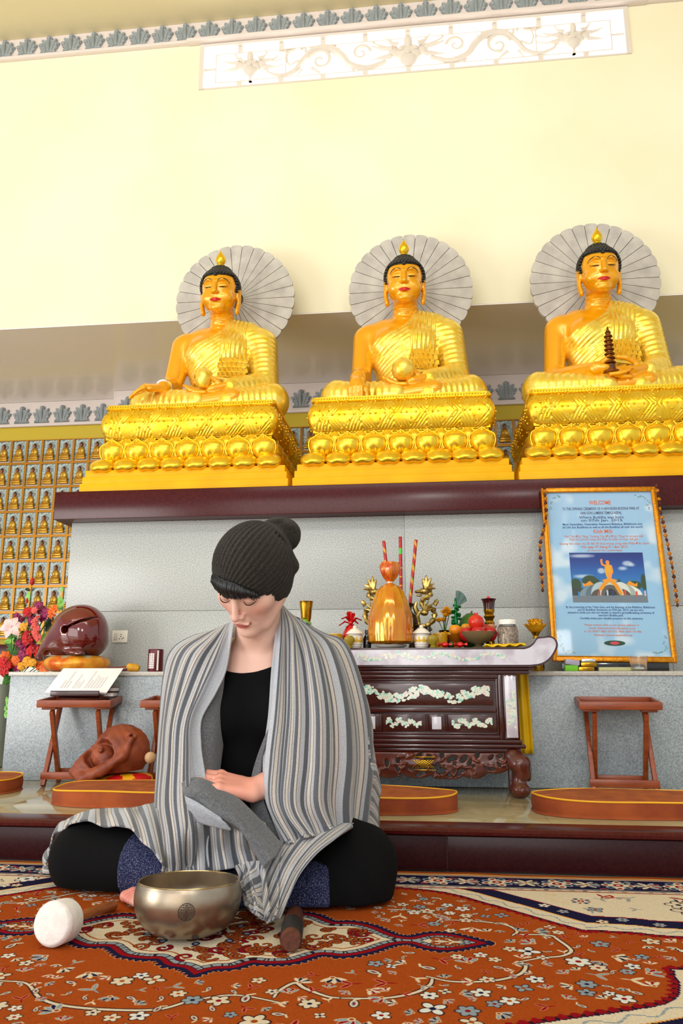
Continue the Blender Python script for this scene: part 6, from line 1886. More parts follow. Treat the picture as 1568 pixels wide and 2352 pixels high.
def fp(px, py, d=0.0): return Vector(at(px, py, FY + d)) - org
def petal_flower(n, L, wid, curl, m, name, n2=0):
    b = MB()
    for ring, (cnt, sc_) in enumerate(((n, 1.0), (n2, 0.65))):
        for k in range(cnt):
            a = 2*PI*(k + 0.5*ring)/cnt
            def pf(u, v):
                s = (u - 0.5)*2
                w_ = wid*math.sin(PI*min(0.08 + 0.92*v, 1))**0.75*(1 if v < 0.75 else 1 - ((v - 0.75)/0.25)**2*0.9)*sc_
                rad = L*sc_*v*math.cos(curl*(1 - v*0.4)); zz = L*sc_*v*math.sin(curl*(1 - 1.3*v)) + 0.15*w_*s*s
                t = s*w_
                return (rad*math.cos(a) - t*math.sin(a), rad*math.sin(a) + t*math.cos(a), zz + ring*0.004)
            b.grid(pf, 5, 6)
    b.ball((0, 0, 0.004), 0.006, 6, 4)
    return b.mesh(name, m, 180)
F_mag = petal_flower(5, 0.030, 0.017, 0.5, M['fmag'], 'orchid_flower', 3)
F_red = petal_flower(6, 0.034, 0.016, 0.9, M['fred'], 'red_flower', 4)
F_cor = petal_flower(5, 0.020, 0.012, 0.9, M['fcor'], 'coral_flower', 3)
F_pin = petal_flower(6, 0.060, 0.018, 0.6, M['fpink'], 'lily_flower')
F_org = petal_flower(7, 0.036, 0.011, 0.7, M['forg'], 'orange_flower', 4)
F_yel = petal_flower(6, 0.024, 0.012, 0.7, M['fyel'], 'yellow_flower', 4)
rd = random.Random(12)
stems = MB()
base = Vector((0, 0, 0.35))
def put(me, name, px, py, d=0.0, s=1.0, tilt=None):
    p = fp(px, py, d)
    e = Euler((PI/2*0.8 + rd.random()*0.7 - 0.35, (rd.random() - .5)*1.0, rd.random()*6.28))
    if tilt: e = Euler(tilt)
    link(name, me, r, M=Matrix.Translation(p) @ Matrix.Rotation(e.x, 4, 'X') @ Matrix.Rotation(e.y, 4, 'Y') @ Matrix.Rotation(e.z, 4, 'Z') @ Matrix.Scale(s, 4))
    stems.tube([tuple(base), tuple(base*0.4 + p*0.6 + Vector((0, 0.03, 0))), tuple(p + Vector((0, 0.006, 0)))], 0.002, 5)
for q in ((88, 1392), (96, 1402), (104, 1408), (100, 1418), (37, 1418), (42, 1424), (70, 1412), (72, 1425), (48, 1475), (56, 1484), (70, 1478), (62, 1492), (52, 1500), (76, 1486), (58, 1512), (47, 1520), (40, 1532)): put(F_mag, 'orchid_flower', *q, d=-0.02*rd.random(), s=0.95)
for q in ((64, 1405), (60, 1460), (64, 1470), (70, 1494), (14, 1528), (5, 1522), (10, 1540), (86, 1498)): put(F_red, 'red_flower', *q, d=-0.03, s=1.05)
for q in ((79, 1402), (84, 1420), (80, 1428), (78, 1438), (84, 1444), (80, 1452), (84, 1460), (88, 1466)): put(F_cor, 'coral_flower', *q, d=-0.035, s=1.05)
put(F_pin, 'lily_flower', 26, 1440, -0.05, 1.0, (1.2, 0.2, 0.3))
for q in ((116, 1408), (122, 1400), (95, 1530), (90, 1526), (35, 1518), (12, 1508), (102, 1534)): put(F_org, 'orange_flower', *q, d=-0.01, s=0.9)
for q in ((52, 1440), (62, 1516), (64, 1524), (50, 1530), (74, 1522)): put(F_yel, 'yellow_flower', *q, d=-0.04)
# red rosebud
pb = fp(74, 1336)
link('rose_bud', MB().lathe([(0.004, -0.016), (0.010, -0.010), (0.011, 0.0), (0.008, 0.012), (0.002, 0.020), (0, 0.020)], 14).mesh('rose_bud', M['fred']), r, M=Matrix.Translation(pb))
stems.tube([tuple(base), tuple(fp(66, 1400)), tuple(pb)], 0.002, 5)
pb2 = fp(62, 1380); link('rose_bud', MB().lathe([(0.003, -0.012), (0.007, 0), (0.002, 0.014), (0, 0.014)], 10).mesh('rose_bud', M['fred']), r, M=Matrix.Translation(pb2))
stems.build('stems', M['leafg'], r)
def leaf_m(m, name, L=0.06, W=0.016):
    b = MB(); b.grid(lambda u, v: ((u - 0.5)*2*W*math.sin(PI*v)**0.7, 0.010*math.sin(PI*v) + 0.004*abs(u - .5), L*v), 4, 8)
    return b.mesh(name, m, 180)
LG, LL, LD = leaf_m(M['leafg'], 'leaf'), leaf_m(M['leafl'], 'leaf'), leaf_m(M['leafd'], 'leaf')
def leaf(me, px, py, ang, s=1.0, d=0.0):
    link('leaf', me, r, M=Matrix.Translation(fp(px, py, d)) @ Matrix.Rotation(ang, 4, 'Y') @ Matrix.Rotation(rd.random() - .5, 4, 'Z') @ Matrix.Scale(s, 4))
for (me, px, py, a, s) in ((LD, 70, 1356, -1.4, 0.5), (LD, 72, 1358, 0.7, 0.35), (LL, 60, 1382, 0.1, 0.8), (LL, 136, 1405, 0.0, 0.9), (LL, 140, 1360, 0.1, 0.5), (LL, 137, 1398, -0.1, 1.0), (LD, 52, 1425, 0.4, 0.7), (LD, 100, 1440, 0.6, 0.9), (LD, 104, 1452, 0.4, 0.9), (LL, 92, 1475, 0.5, 0.8),
                           (LG, 40, 1480, -0.7, 0.8), (LG, 30, 1490, -1.0, 0.9), (LG, 36, 1500, -1.2, 0.9), (LG, 24, 1515, -0.9, 0.8), (LG, 42, 1512, 0.9, 0.6), (LG, 14, 1465, 1.0, 0.8), (LL, 8, 1474, 1.2, 0.9), (LG, 20, 1555, 2.4, 0.8), (LG, 14, 1570, 2.7, 0.8), (LL, 10, 1548, 1.5, 0.7),
                           (LG, 60, 1535, 0.4, 0.6), (LG, 78, 1534, -0.5, 0.6), (LD, 66, 1440, 0.3, 0.8), (LD, 44, 1445, -0.2, 0.8), (LG, 64, 1505, 1.5, 0.7)):
    leaf(me, px, py, a, s, 0.02)
for (px, py, a) in ((14, 1610, 2.8), (10, 1622, 2.2), (16, 1624, 3.4), (12, 1634, 3.0), (20, 1620, 3.9), (15, 1600, 3.0)): leaf(LL, px, py, a, 0.5, -0.1)
MB().tube([tuple(fp(18, 1545)), tuple(fp(12, 1580, -0.06)), tuple(fp(15, 1630, -0.1))], 0.0014, 5).build('tendril', M['leafg'], r)
# ------------------------------------------------------------------ the seated woman
def skin_mat():
    m = mat('skin', (228, 184, 160), 0.48, sss=0.12, bump=0.06, bscale=500)
    N = m.node_tree.nodes; a = N.new('ShaderNodeVertexColor'); a.layer_name = 'Col'
    m.node_tree.links.new(a.outputs[0], N['Principled BSDF'].inputs['Base Color'])
    return m
M['skin'] = skin_mat()
M['knit'] = mat('charcoal_knit', (36, 33, 30), 0.95, rgb2=(56, 52, 47), nscale=300, detail=3, bump=0.9, bscale=420, sheen=0.1, spec=0.1)
M['hair'] = mat('black_hair', (10, 10, 13), 0.38)
M['blackjersey'] = mat('black_jersey', (7, 7, 9), 0.9, spec=0.15)
M['navyknit'] = mat('navy_heather_knit', (32, 36, 66), 0.95, rgb2=(116, 120, 150), nscale=420, detail=2, lo=0.50, hi=0.72, bump=0.8, bscale=420, spec=0.1)
M['lash'] = mat('dark_lashes', (34, 22, 20), 0.6)
woman = thing('person', 'seated cross-legged person in a dark knit beanie, black top and grey striped shawl', 'person', (-0.43, 1.95, 0.0))
WI = Matrix.Translation((0.43, -1.95, 0.0))
def wpart(name, me, parent=None, label=None):
    o = link(name, me, parent or woman, label)
    if parent is None: o.matrix_parent_inverse = WI
    return o
HC = Vector((-0.4153, 1.80, 0.7357)); HS = 1.048
HM = Matrix.Translation(HC) @ Matrix.Rotation(math.radians(-21.4), 4, 'Z') @ Matrix.Rotation(math.radians(45.5), 4, 'X') @ Matrix.Rotation(math.radians(11.0), 4, 'Y') @ Matrix.Scale(HS, 4)
def H(x, y, z): return HM @ Vector((x, y, z))
HMn = Matrix.Translation(HC) @ (HM.to_3x3().normalized()).to_4x4()    # same frame without scale
def hl(p): return (p[0]*HS, p[1]*HS, p[2]*HS)

def limb_pts():
    d = {}
    d['kneeR'] = Vector(at(204, 1963, 1.93)); d['ankR'] = Vector(at(430, 1998, 1.83)); d['hipR'] = Vector((-0.50, 2.03, 0.115))
    d['kneeL'] = Vector(at(826, 1985, 1.885)); d['calfL'] = Vector(at(812, 2042, 1.86)); d['ankL'] = Vector(at(450, 2058, 1.79)); d['hipL'] = Vector((-0.36, 2.03, 0.125))
    d['toe'] = Vector(at(290, 2060, 1.765)); d['heel'] = Vector(at(420, 2064, 1.80))
    return d
LP = limb_pts()
WR = Vector(at(580, 1815, 1.775)); KN = Vector(at(505, 1797, 1.755))

def face(S, k0=0.0):
    S.T = HMn
    E = lambda c, r, k=0.01, op='add', rot=None: S.ell(hl(c), tuple(v*HS for v in r), k, op, rot)
    Cc = lambda a, b, ra, rb, k=0.01, op='add', flat=None: S.cap(hl(a), hl(b), ra*HS, rb*HS, k, op, None, flat)
    E((0, 0.015, 0.028), (0.073, 0.092, 0.078), 0.0)
    E((0, -0.030, -0.030), (0.062, 0.060, 0.080), 0.03)
    E((0, -0.032, -0.076), (0.042, 0.047, 0.038), 0.025)             # jaw
    E((0, -0.076, -0.103), (0.020, 0.016, 0.015), 0.02)              # chin
    for s in (-1, 1):
        E((s*0.045, -0.050, -0.026), (0.021, 0.022, 0.022), 0.02)    # cheekbone
        Cc((s*0.058, 0.0, -0.06), (s*0.034, -0.048, -0.098), 0.014, 0.012, 0.02)
        E((s*0.032, -0.094, 0.000), (0.019, 0.016, 0.013), 0.012, 'cut')   # sockets
        E((s*0.031, -0.0735, 0.000), (0.0150, 0.0145, 0.0130), 0.003)      # lidded eye
    Cc((0, -0.086, 0.012), (0, -0.106, -0.034), 0.0068, 0.0080, 0.010)    # nose
    E((0, -0.108, -0.037), (0.0088, 0.0095, 0.0085), 0.006)
    for s in (-1, 1):
        E((s*0.0105, -0.097, -0.0405), (0.0066, 0.0095, 0.0066), 0.005)
        E((s*0.0075, -0.103, -0.0475), (0.0038, 0.005, 0.0030), 0.002, 'cut')
    E((0, -0.086, -0.058), (0.018, 0.010, 0.010), 0.01)
    E((0, -0.0925, -0.0655), (0.0225, 0.0070, 0.0036), 0.005)          # upper lip
    E((0, -0.0910, -0.0742), (0.0170, 0.0078, 0.0046), 0.005)          # lower lip
    Cc((-0.0245, -0.0920, -0.0730), (0.0, -0.1005, -0.0698), 0.0014, 0.0016, 0.003, 'cut'); Cc((0.0, -0.1005, -0.0698), (0.0245, -0.0920, -0.0730), 0.0016, 0.0014, 0.003, 'cut')
    for s in (-1, 1): Cc((s*0.019, -0.092, -0.045), (s*0.030, -0.082, -0.070), 0.0022, 0.002, 0.008, 'cut')
    S.T = Matrix.Identity(4)

def hand(S):
    across = (KN - WR).normalized()
    upv = Vector((0.05, -0.35, 0.93)).normalized()
    side = across.cross(upv).normalized()          # across the palm
    S.cap(tuple(WR + Vector((0.03, 0.03, 0.0))), tuple(WR), 0.027, 0.025, 0.01, flat=(tuple(upv), 0.75))
    for q in (-0.030, -0.010, 0.010, 0.028):
        S.cap(tuple(WR + side*q*0.6), tuple(KN + side*q), 0.0165, 0.0125, 0.010)
    Ls = (0.066, 0.078, 0.074, 0.058)
    for i, q in enumerate((0.031, 0.0105, -0.0105, -0.030)):
        o = KN + side*q; L = Ls[i]
        d1 = (across*0.95 - upv*0.10).normalized(); d2 = (across*0.75 - upv*0.65).normalized(); d3 = (across*0.1 - upv*1.0).normalized()
        p = [o, o + d1*L*0.48, o + d1*L*0.48 + d2*L*0.32, o + d1*L*0.48 + d2*L*0.32 + d3*L*0.28]
        S.ell(tuple(o + upv*0.003), (0.0112, 0.0112, 0.0112), 0.006)
        S.chain([tuple(v) for v in p], [0.0108, 0.0095, 0.0086, 0.0068], 0.003)
    th = WR + across*0.028 + side*0.030 - upv*0.004
    S.chain([tuple(th), tuple(th + across*0.038 + side*0.020 - upv*0.012), tuple(th + across*0.066 + side*0.012 - upv*0.026)], [0.0145, 0.0105, 0.0078], 0.006)

def foot(S):
    a, b = LP['heel'], LP['toe']
    d = (b - a).normalized(); sd = Vector((-d.y, d.x, 0)).normalized()
    S.chain([tuple(LP['ankL'] + Vector((0.02, 0, 0))), tuple(a)], [0.036, 0.030], 0.015)
    S.cap(tuple(a), tuple(b - d*0.035), 0.028, 0.019, 0.01)
    for i, (q, r) in enumerate(((-0.022, 0.0125), (-0.004, 0.009), (0.010, 0.0085), (0.023, 0.0078), (0.034, 0.007))):
        p0 = b - d*0.04 + sd*q; p1 = b + d*(0.004 - 0.006*i) + sd*q
        S.chain([tuple(p0), tuple(p0*0.4 + p1*0.6 + Vector((0, 0, 0.004))), tuple(p1 - Vector((0, 0, 0.004)))], [r, r*0.9, r], 0.004)

def body_torso(S, g=0.0):
    S.ell((-0.425, 1.95, 0.44), (0.140 + g, 0.092 + g, 0.155 + g), 0.0)
    for s in (-1, 1): S.ell((-0.425 + s*0.060, 1.885, 0.405), (0.056 + g, 0.046 + g, 0.056 + g), 0.03)
    S.ell((-0.43, 1.965, 0.25), (0.122 + g, 0.096 + g, 0.17 + g), 0.04)
    S.ell((-0.43, 2.01, 0.125), (0.165 + g, 0.115 + g, 0.112 + g), 0.05)
# one continuous body
def whole(S):
    body_torso(S)
    S.cap((-0.555, 1.968, 0.525), (-0.295, 1.968, 0.525), 0.050, 0.050, 0.04)
    S.cap((-0.48, 1.965, 0.548), (-0.37, 1.965, 0.548), 0.040, 0.040, 0.04)
    for s in (-1, 1): S.cap((-0.425 + s*0.012, 1.905, 0.538), (-0.425 + s*0.125, 1.925, 0.552), 0.0095, 0.009, 0.014)   # collar bones
    S.chain([(-0.575, 1.968, 0.515), (-0.615, 1.95, 0.31), (-0.53, 1.84, 0.225)], [0.048, 0.040, 0.030], 0.03)
    S.chain([(-0.275, 1.968, 0.515), (-0.235, 1.94, 0.31), tuple(WR)], [0.048, 0.040, 0.025], 0.03)
    S.chain([tuple(LP['hipR']), tuple(LP['kneeR']), tuple(LP['ankR'])], [0.085, 0.055, 0.035], 0.02)
    S.chain([tuple(LP['hipL']), tuple(LP['kneeL']), tuple(LP['calfL']), tuple(LP['ankL'])], [0.085, 0.06, 0.05, 0.034], 0.02)
    hand(S); foot(S)
    S.chain([(-0.423, 1.955, 0.53), (-0.420, 1.915, 0.62), tuple(H(0, 0.035, -0.03))], [0.058, 0.050, 0.052], 0.03)
    for s in (-1, 1): S.cap((-0.423 + s*0.010, 1.902, 0.545), tuple(H(s*0.050, 0.02, -0.05)), 0.008, 0.013, 0.018)
    S.cap(tuple(H(0, -0.055, -0.098)), (-0.421, 1.905, 0.60), 0.022, 0.034, 0.03)
Sb = Sculpt((-1.03, 1.60, -0.005), (0.0, 2.16, 0.91), 0.0026)
whole(Sb)
Sb.field(lambda X, Y, Z: 0.004 - Z + 0*X + 0*Y, 'and')
face(Sb)
def skin_col(V):
    n = len(V); I = HM.inverted()
    A = np.array(I.to_3x3()); t = np.array(I.translation)
    L = V @ A.T + t
    c = np.tile(np.array(lin((228, 184, 166))), (n, 1))
    def mixin(mask, rgb):
        nonlocal c
        c = c*(1 - mask[:, None]) + np.array(lin(rgb))*mask[:, None]
    x, y, z = L[:, 0], L[:, 1], L[:, 2]
    inhead = (np.abs(x) < 0.09) & (y < 0.03) & (np.abs(z) < 0.14)
    for s in (-1, 1): mixin(0.50*np.exp(-(((x - s*0.042)/0.022)**2 + ((z + 0.038)/0.022)**2))*inhead*(y < -0.02), (214, 128, 112))
    mixin(0.45*np.exp(-((x/0.014)**2 + ((z + 0.038)/0.014)**2))*inhead*(y < -0.09), (216, 132, 116))
    lip = np.clip(1.3 - ((x/0.0245)**2 + ((z + 0.070)/0.0085)**2)*1.25, 0, 1)*(y < -0.083)*inhead
    mixin(np.clip(lip*1.5, 0, 0.9), (172, 78, 78))
    for s in (-1, 1): mixin(0.55*np.exp(-(((x - s*0.031)/0.017)**2 + ((z - 0.010)/0.009)**2))*inhead*(y < -0.05), (190, 130, 116))
    # ruddy hands and toes
    hm = np.clip(1.2 - np.linalg.norm(V - np.array(KN), axis=1)/0.11, 0, 1); mixin(np.clip(hm*1.2, 0, 0.7), (226, 142, 120))
    fm = np.clip(1.2 - np.linalg.norm(V - np.array(LP['toe']), axis=1)/0.05, 0, 1); mixin(np.clip(fm, 0, 0.8), (206, 116, 104))
    return c
body = wpart('body', Sb.mesh('body', M['skin'], 1, colors=skin_col))
# lashes of the lowered lids, brows
b = MB()
for s in (-1, 1):
    p = [(s*0.0170, -0.0835, -0.0065), (s*0.024, -0.0885, -0.0092), (s*0.032, -0.0888, -0.0098), (s*0.040, -0.0850, -0.0085), (s*0.0465, -0.0772, -0.0050)]
    pts = [tuple(H(*q)) for q in spline(p, 14)]
    b.tube(pts, [0.0005 + 0.0010*math.sin(PI*k/13) for k in range(14)], 6)
b.build('eyelashes', M['lash'], body)
# ring
MB().tube([tuple(KN + (KN - WR).normalized()*0.016 + Vector((0, 0.0105, 0)) + Vector((0, math.cos(a), math.sin(a)))*0.0105) for a in [2*PI*k/16 for k in range(16)]], 0.0012, 5, True).build('finger_ring', M['silver'], body)

# black top
S = Sculpt((-0.66, 1.80, 0.05), (-0.20, 2.12, 0.60), 0.005)
body_torso(S, 0.007)
S.cap((-0.55, 1.968, 0.515), (-0.30, 1.968, 0.515), 0.050, 0.050, 0.04)
nl = at(565, 1546, 1.875)[2]
S.field(lambda X, Y, Z: (Z - (nl + 3.2*(X + 0.448)**2 + 0.55*np.maximum(Y - 1.93, 0)))*0.8, 'and')
S.near(lambda x, y, z: 0.0022*np.sin(70*z + 22*x)*np.exp(-((z - 0.24)/0.09)**2), 0.02)
tank = wpart('black_top', S.mesh('black_top', M['blackjersey'], 1))
pts = []
for k in range(30):
    x = -0.52 + 0.165*k/29
    pts.append(x)
# leggings and leg warmers
S = Sculpt((-1.04, 1.70, -0.003), (0.02, 2.16, 0.26), 0.005)
S.ell((-0.43, 2.01, 0.115), (0.178, 0.126, 0.118), 0.0)
S.chain([tuple(LP['hipR']), tuple(LP['kneeR'] + Vector((0.05, 0.02, -0.004)))], [0.090, 0.084], 0.04)
S.ell(tuple(LP['kneeR']), (0.088, 0.080, 0.082), 0.03)
S.chain([tuple(LP['kneeR'] + Vector((0.0, -0.02, -0.008))), tuple(LP['kneeR']*0.42 + LP['ankR']*0.58)], [0.078, 0.068], 0.03)
S.chain([tuple(LP['hipL']), tuple(LP['kneeL'] + Vector((-0.06, 0.02, 0.012)))], [0.105, 0.090], 0.04)
S.ell(tuple(LP['kneeL'] + Vector((-0.005, 0, 0.0))), (0.092, 0.086, 0.092), 0.03)
S.chain([tuple(LP['calfL']), tuple(LP['calfL']*0.72 + LP['ankL']*0.28)], [0.080, 0.073], 0.04)
S.field(lambda X, Y, Z: 0.0085 - Z + 0*X + 0*Y, 'and')
S.near(lambda x, y, z: 0.0016*np.sin(90*x + 60*z)*np.exp(-((x + 0.12)/0.10)**2), 0.02)
wpart('leggings', S.mesh('leggings', M['blackjersey'], 1))
def warmer(a, b_, t0, t1, r0, r1, name):
    lo = Vector([min(a[i], b_[i]) for i in range(3)]) - Vector((0.12,)*3); hi = Vector([max(a[i], b_[i]) for i in range(3)]) + Vector((0.12,)*3)
    S = Sculpt(tuple(lo), tuple(hi), 0.0035)
    p0, p1 = a*(1 - t0) + b_*t0, a*(1 - t1) + b_*t1
    d = (p1 - p0).normalized()
    S.cap(tuple(p0), tuple(p1), r0, r1, 0.0, disp=lambda t, X, Y, Z: 0.0012*np.sin(2*PI*((p1 - p0).length*t)/0.010))
    S.field(lambda X, Y, Z: -((X - p0.x)*d.x + (Y - p0.y)*d.y + (Z - p0.z)*d.z), 'and')
    S.field(lambda X, Y, Z: 0.009 - Z + 0*X + 0*Y, 'and')
    wpart(name, S.mesh(name, M['navyknit'], 1), None, 'navy heather knit leg warmer')
warmer(LP['kneeR'] + Vector((0.0, -0.02, -0.008)), LP['ankR'], 0.52, 1.05, 0.076, 0.060, 'leg_warmer')
warmer(LP['calfL'], LP['ankL'], 0.17, 1.0, 0.083, 0.052, 'leg_warmer')

# beanie
S = Sculpt((-0.60, 1.62, 0.58), (-0.22, 2.05, 1.0), 0.0024)
S.T = HMn
S.ell(hl((0.002, 0.014, 0.026)), tuple(v*HS for v in (0.0875, 0.106, 0.0925)), 0.0)
S.ell(hl((0.002, 0.056, -0.016)), tuple(v*HS for v in (0.068, 0.070, 0.078)), 0.03)
S.T = Matrix.Identity(4)
w1, w2, w3 = Vector(at(625, 1236, 1.87)), Vector(at(655, 1228, 1.86)), Vector(at(655, 1286, 1.85))
S.ell(tuple(w1), (0.045, 0.055, 0.034), 0.030, rot=(0, -0.35, 0))
S.ell(tuple(w2), (0.038, 0.045, 0.042), 0.008)
S.ell(tuple(w2 + Vector((-0.022, 0, 0.026))), (0.036, 0.042, 0.017), 0.006, rot=(0, -0.12, 0))
S.ell(tuple(w2 + Vector((0.012, -0.004, 0.014))), (0.026, 0.040, 0.017), 0.005, rot=(0, 0.5, 0))
S.ell(tuple(w3 + Vector((-0.008, 0, 0.0))), (0.046, 0.055, 0.027), 0.008, rot=(0, 0.6, 0))
S.ell(at(630, 1338, 1.83), (0.038, 0.065, 0.050), 0.025)
S.chain([tuple(Vector(at(700, 1270, 1.80))), tuple(Vector(at(662, 1246, 1.775))), tuple(Vector(at(628, 1226, 1.765)))], [0.007, 0.006, 0.003], 0.010, 'cut')
S.cap(tuple(Vector(at(690, 1212, 1.80))), tuple(Vector(at(640, 1206, 1.77))), 0.005, 0.003, 0.008, 'cut')
for (c0, c1) in (((694, 1234, 1.80), (652, 1222, 1.79)), ((672, 1190, 1.82), (654, 1206, 1.80)), ((650, 1188, 1.82), (640, 1204, 1.80)), ((690, 1256, 1.80), (664, 1240, 1.79))):
    S.cap(at(*c0), at(*c1), 0.0045, 0.0025, 0.007, 'cut')
S.cap(tuple(Vector(at(690, 1308, 1.80))), tuple(Vector(at(662, 1300, 1.75))), 0.006, 0.003, 0.012, 'cut')
I3 = HM.inverted()
ax_w = (Vector(at(650, 1225, 1.86)) - HC).normalized()
ax_l = (HMn.to_3x3().inverted() @ ax_w).normalized(); ax_e1 = ax_l.cross(Vector((0, -1, 0))).normalized(); ax_e2 = ax_l.cross(ax_e1)
def brim(X, Y, Z):
    y = I3[1][0]*X + I3[1][1]*Y + I3[1][2]*Z + I3[1][3]; z = I3[2][0]*X + I3[2][1]*Y + I3[2][2]*Z + I3[2][3]
    x = I3[0][0]*X + I3[0][1]*Y + I3[0][2]*Z + I3[0][3]
    return ((0.050 - 1.10*(y + 0.09) - 0.30*x - 0.80*np.maximum(x - 0.020, 0)) - z)*0.72*HS
def ribs(x, y, z):
    lx = I3[0][0]*x + I3[0][1]*y + I3[0][2]*z + I3[0][3]; ly = I3[1][0]*x + I3[1][1]*y + I3[1][2]*z + I3[1][3] - 0.03; lz = I3[2][0]*x + I3[2][1]*y + I3[2][2]*z + I3[2][3] - 0.03
    a = lx*ax_e1.x + ly*ax_e1.y + lz*ax_e1.z; c = lx*ax_e2.x + ly*ax_e2.y + lz*ax_e2.z
    rad = np.hypot(a, c)
    return 0.0019*np.sin(46*np.arctan2(a, c))*np.clip(rad/0.06 - 0.15, 0.0, 1)
S.near(ribs, 0.012)
S.field(brim, 'and', 0.0)
beanie = wpart('beanie', S.mesh('beanie', M['knit'], 0), None, 'dark charcoal ribbed knit beanie')
# fringe
b = MB(); rd = random.Random(21)
for k in range(340):
    x = -0.060 + 0.112*rd.random()
    y_ = -0.088*math.sqrt(max(0.02, 1 - (x/0.0815)**2)); zb = 0.050 - 1.10*(y_ + 0.09) - 0.30*x + 0.008
    L = max(0.010, zb - 0.024 - 0.10*max(0, -x - 0.03)) + 0.005*rd.random()
    ys = lambda xx, zz: -0.090*math.sqrt(max(0.02, 1 - (xx/0.0815)**2 - 0.9*((zz - 0.022)/0.12)**2)) - (0.0085 if xx > -0.03 else 0.0045)
    x1 = x + 0.010*(rd.random() - .35)
    o_ = 0.004*rd.random()
    r0 = 0.0018 + 0.0010*rd.random()
    b.tube([tuple(H(x, ys(x, zb) + 0.006 - o_, zb)), tuple(H(x*0.6 + x1*0.4, ys(x, zb - L*0.5) - 0.002 - o_, zb - L*0.55)), tuple(H(x1, ys(x1, zb - L) - 0.001 - o_, zb - L - 0.008*rd.random()))], [r0*1.3, r0*1.2, r0*0.2], 5)
wpart('hair', b.mesh('hair', M['hair'], 180), None, 'short black fringe')

# ------------------------------------------------------------------ the striped shawl
def shawl_mat():
    m = mat('striped_wool', (180, 180, 184), 0.92, sheen=0.35, bump=0.5, bscale=700, spec=0.1)
    nt = m.node_tree; N = nt.nodes; L = nt.links
    tc = N.new('ShaderNodeTexCoord'); sep = N.new('ShaderNodeSeparateXYZ'); L.new(tc.outputs['UV'], sep.inputs[0])
    def math_(op, a, b=None):
        n = N.new('ShaderNodeMath'); n.operation = op
        for i, v in enumerate((a, b)):
            if v is None: continue
            if isinstance(v, (int, float)): n.inputs[i].default_value = v
            else: L.new(v, n.inputs[i])
        return n.outputs[0]
    fr = math_('FRACT', math_('MULTIPLY', math_('SUBTRACT', sep.outputs[0], 0.052), 1/0.066))
    cr = N.new('ShaderNodeValToRGB'); cr.color_ramp.interpolation = 'CONSTANT'
    stops = [(0.0, (84, 86, 92)), (0.19, (166, 168, 174)), (0.28, (96, 82, 78)), (0.305, (194, 186, 177)), (0.42, (104, 88, 82)), (0.445, (164, 166, 172)), (0.53, (92, 94, 100)), (0.70, (192, 185, 178)), (0.80, (112, 96, 90)), (0.825, (170, 172, 178))]
    e = cr.color_ramp.elements
    e[0].position, e[0].color = 0.0, (*lin(stops[0][1]), 1); e[1].position, e[1].color = stops[1][0], (*lin(stops[1][1]), 1)
    for p, c in stops[2:]:
        q = e.new(p); q.color = (*lin(c), 1)
    L.new(fr, cr.inputs[0])
    bd = math_('GREATER_THAN', sep.outputs[0], 0.052)
    mx = N.new('ShaderNodeMixRGB'); L.new(bd, mx.inputs[0]); mx.inputs[1].default_value = (*lin((178, 181, 188)), 1); L.new(cr.outputs[0], mx.inputs[2])
    # woven fleck
    nz = N.new('ShaderNodeTexNoise'); nz.inputs['Scale'].default_value = 420; nz.inputs['Detail'].default_value = 2; L.new(tc.outputs['Object'], nz.inputs['Vector'])
    m2 = N.new('ShaderNodeMixRGB'); m2.blend_type = 'OVERLAY'; m2.inputs[0].default_value = 0.35
    L.new(mx.outputs[0], m2.inputs[1]); L.new(nz.outputs[0], m2.inputs[2]); L.new(m2.outputs[0], N['Principled BSDF'].inputs['Base Color'])
    return m
M['stripe'] = shawl_mat()
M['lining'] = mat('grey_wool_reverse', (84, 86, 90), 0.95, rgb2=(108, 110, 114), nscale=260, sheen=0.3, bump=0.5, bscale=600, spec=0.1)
M['liningl'] = mat('pale_grey_wool', (172, 176, 184), 0.95, rgb2=(150, 154, 162), nscale=260, sheen=0.3, bump=0.5, bscale=600, spec=0.1)
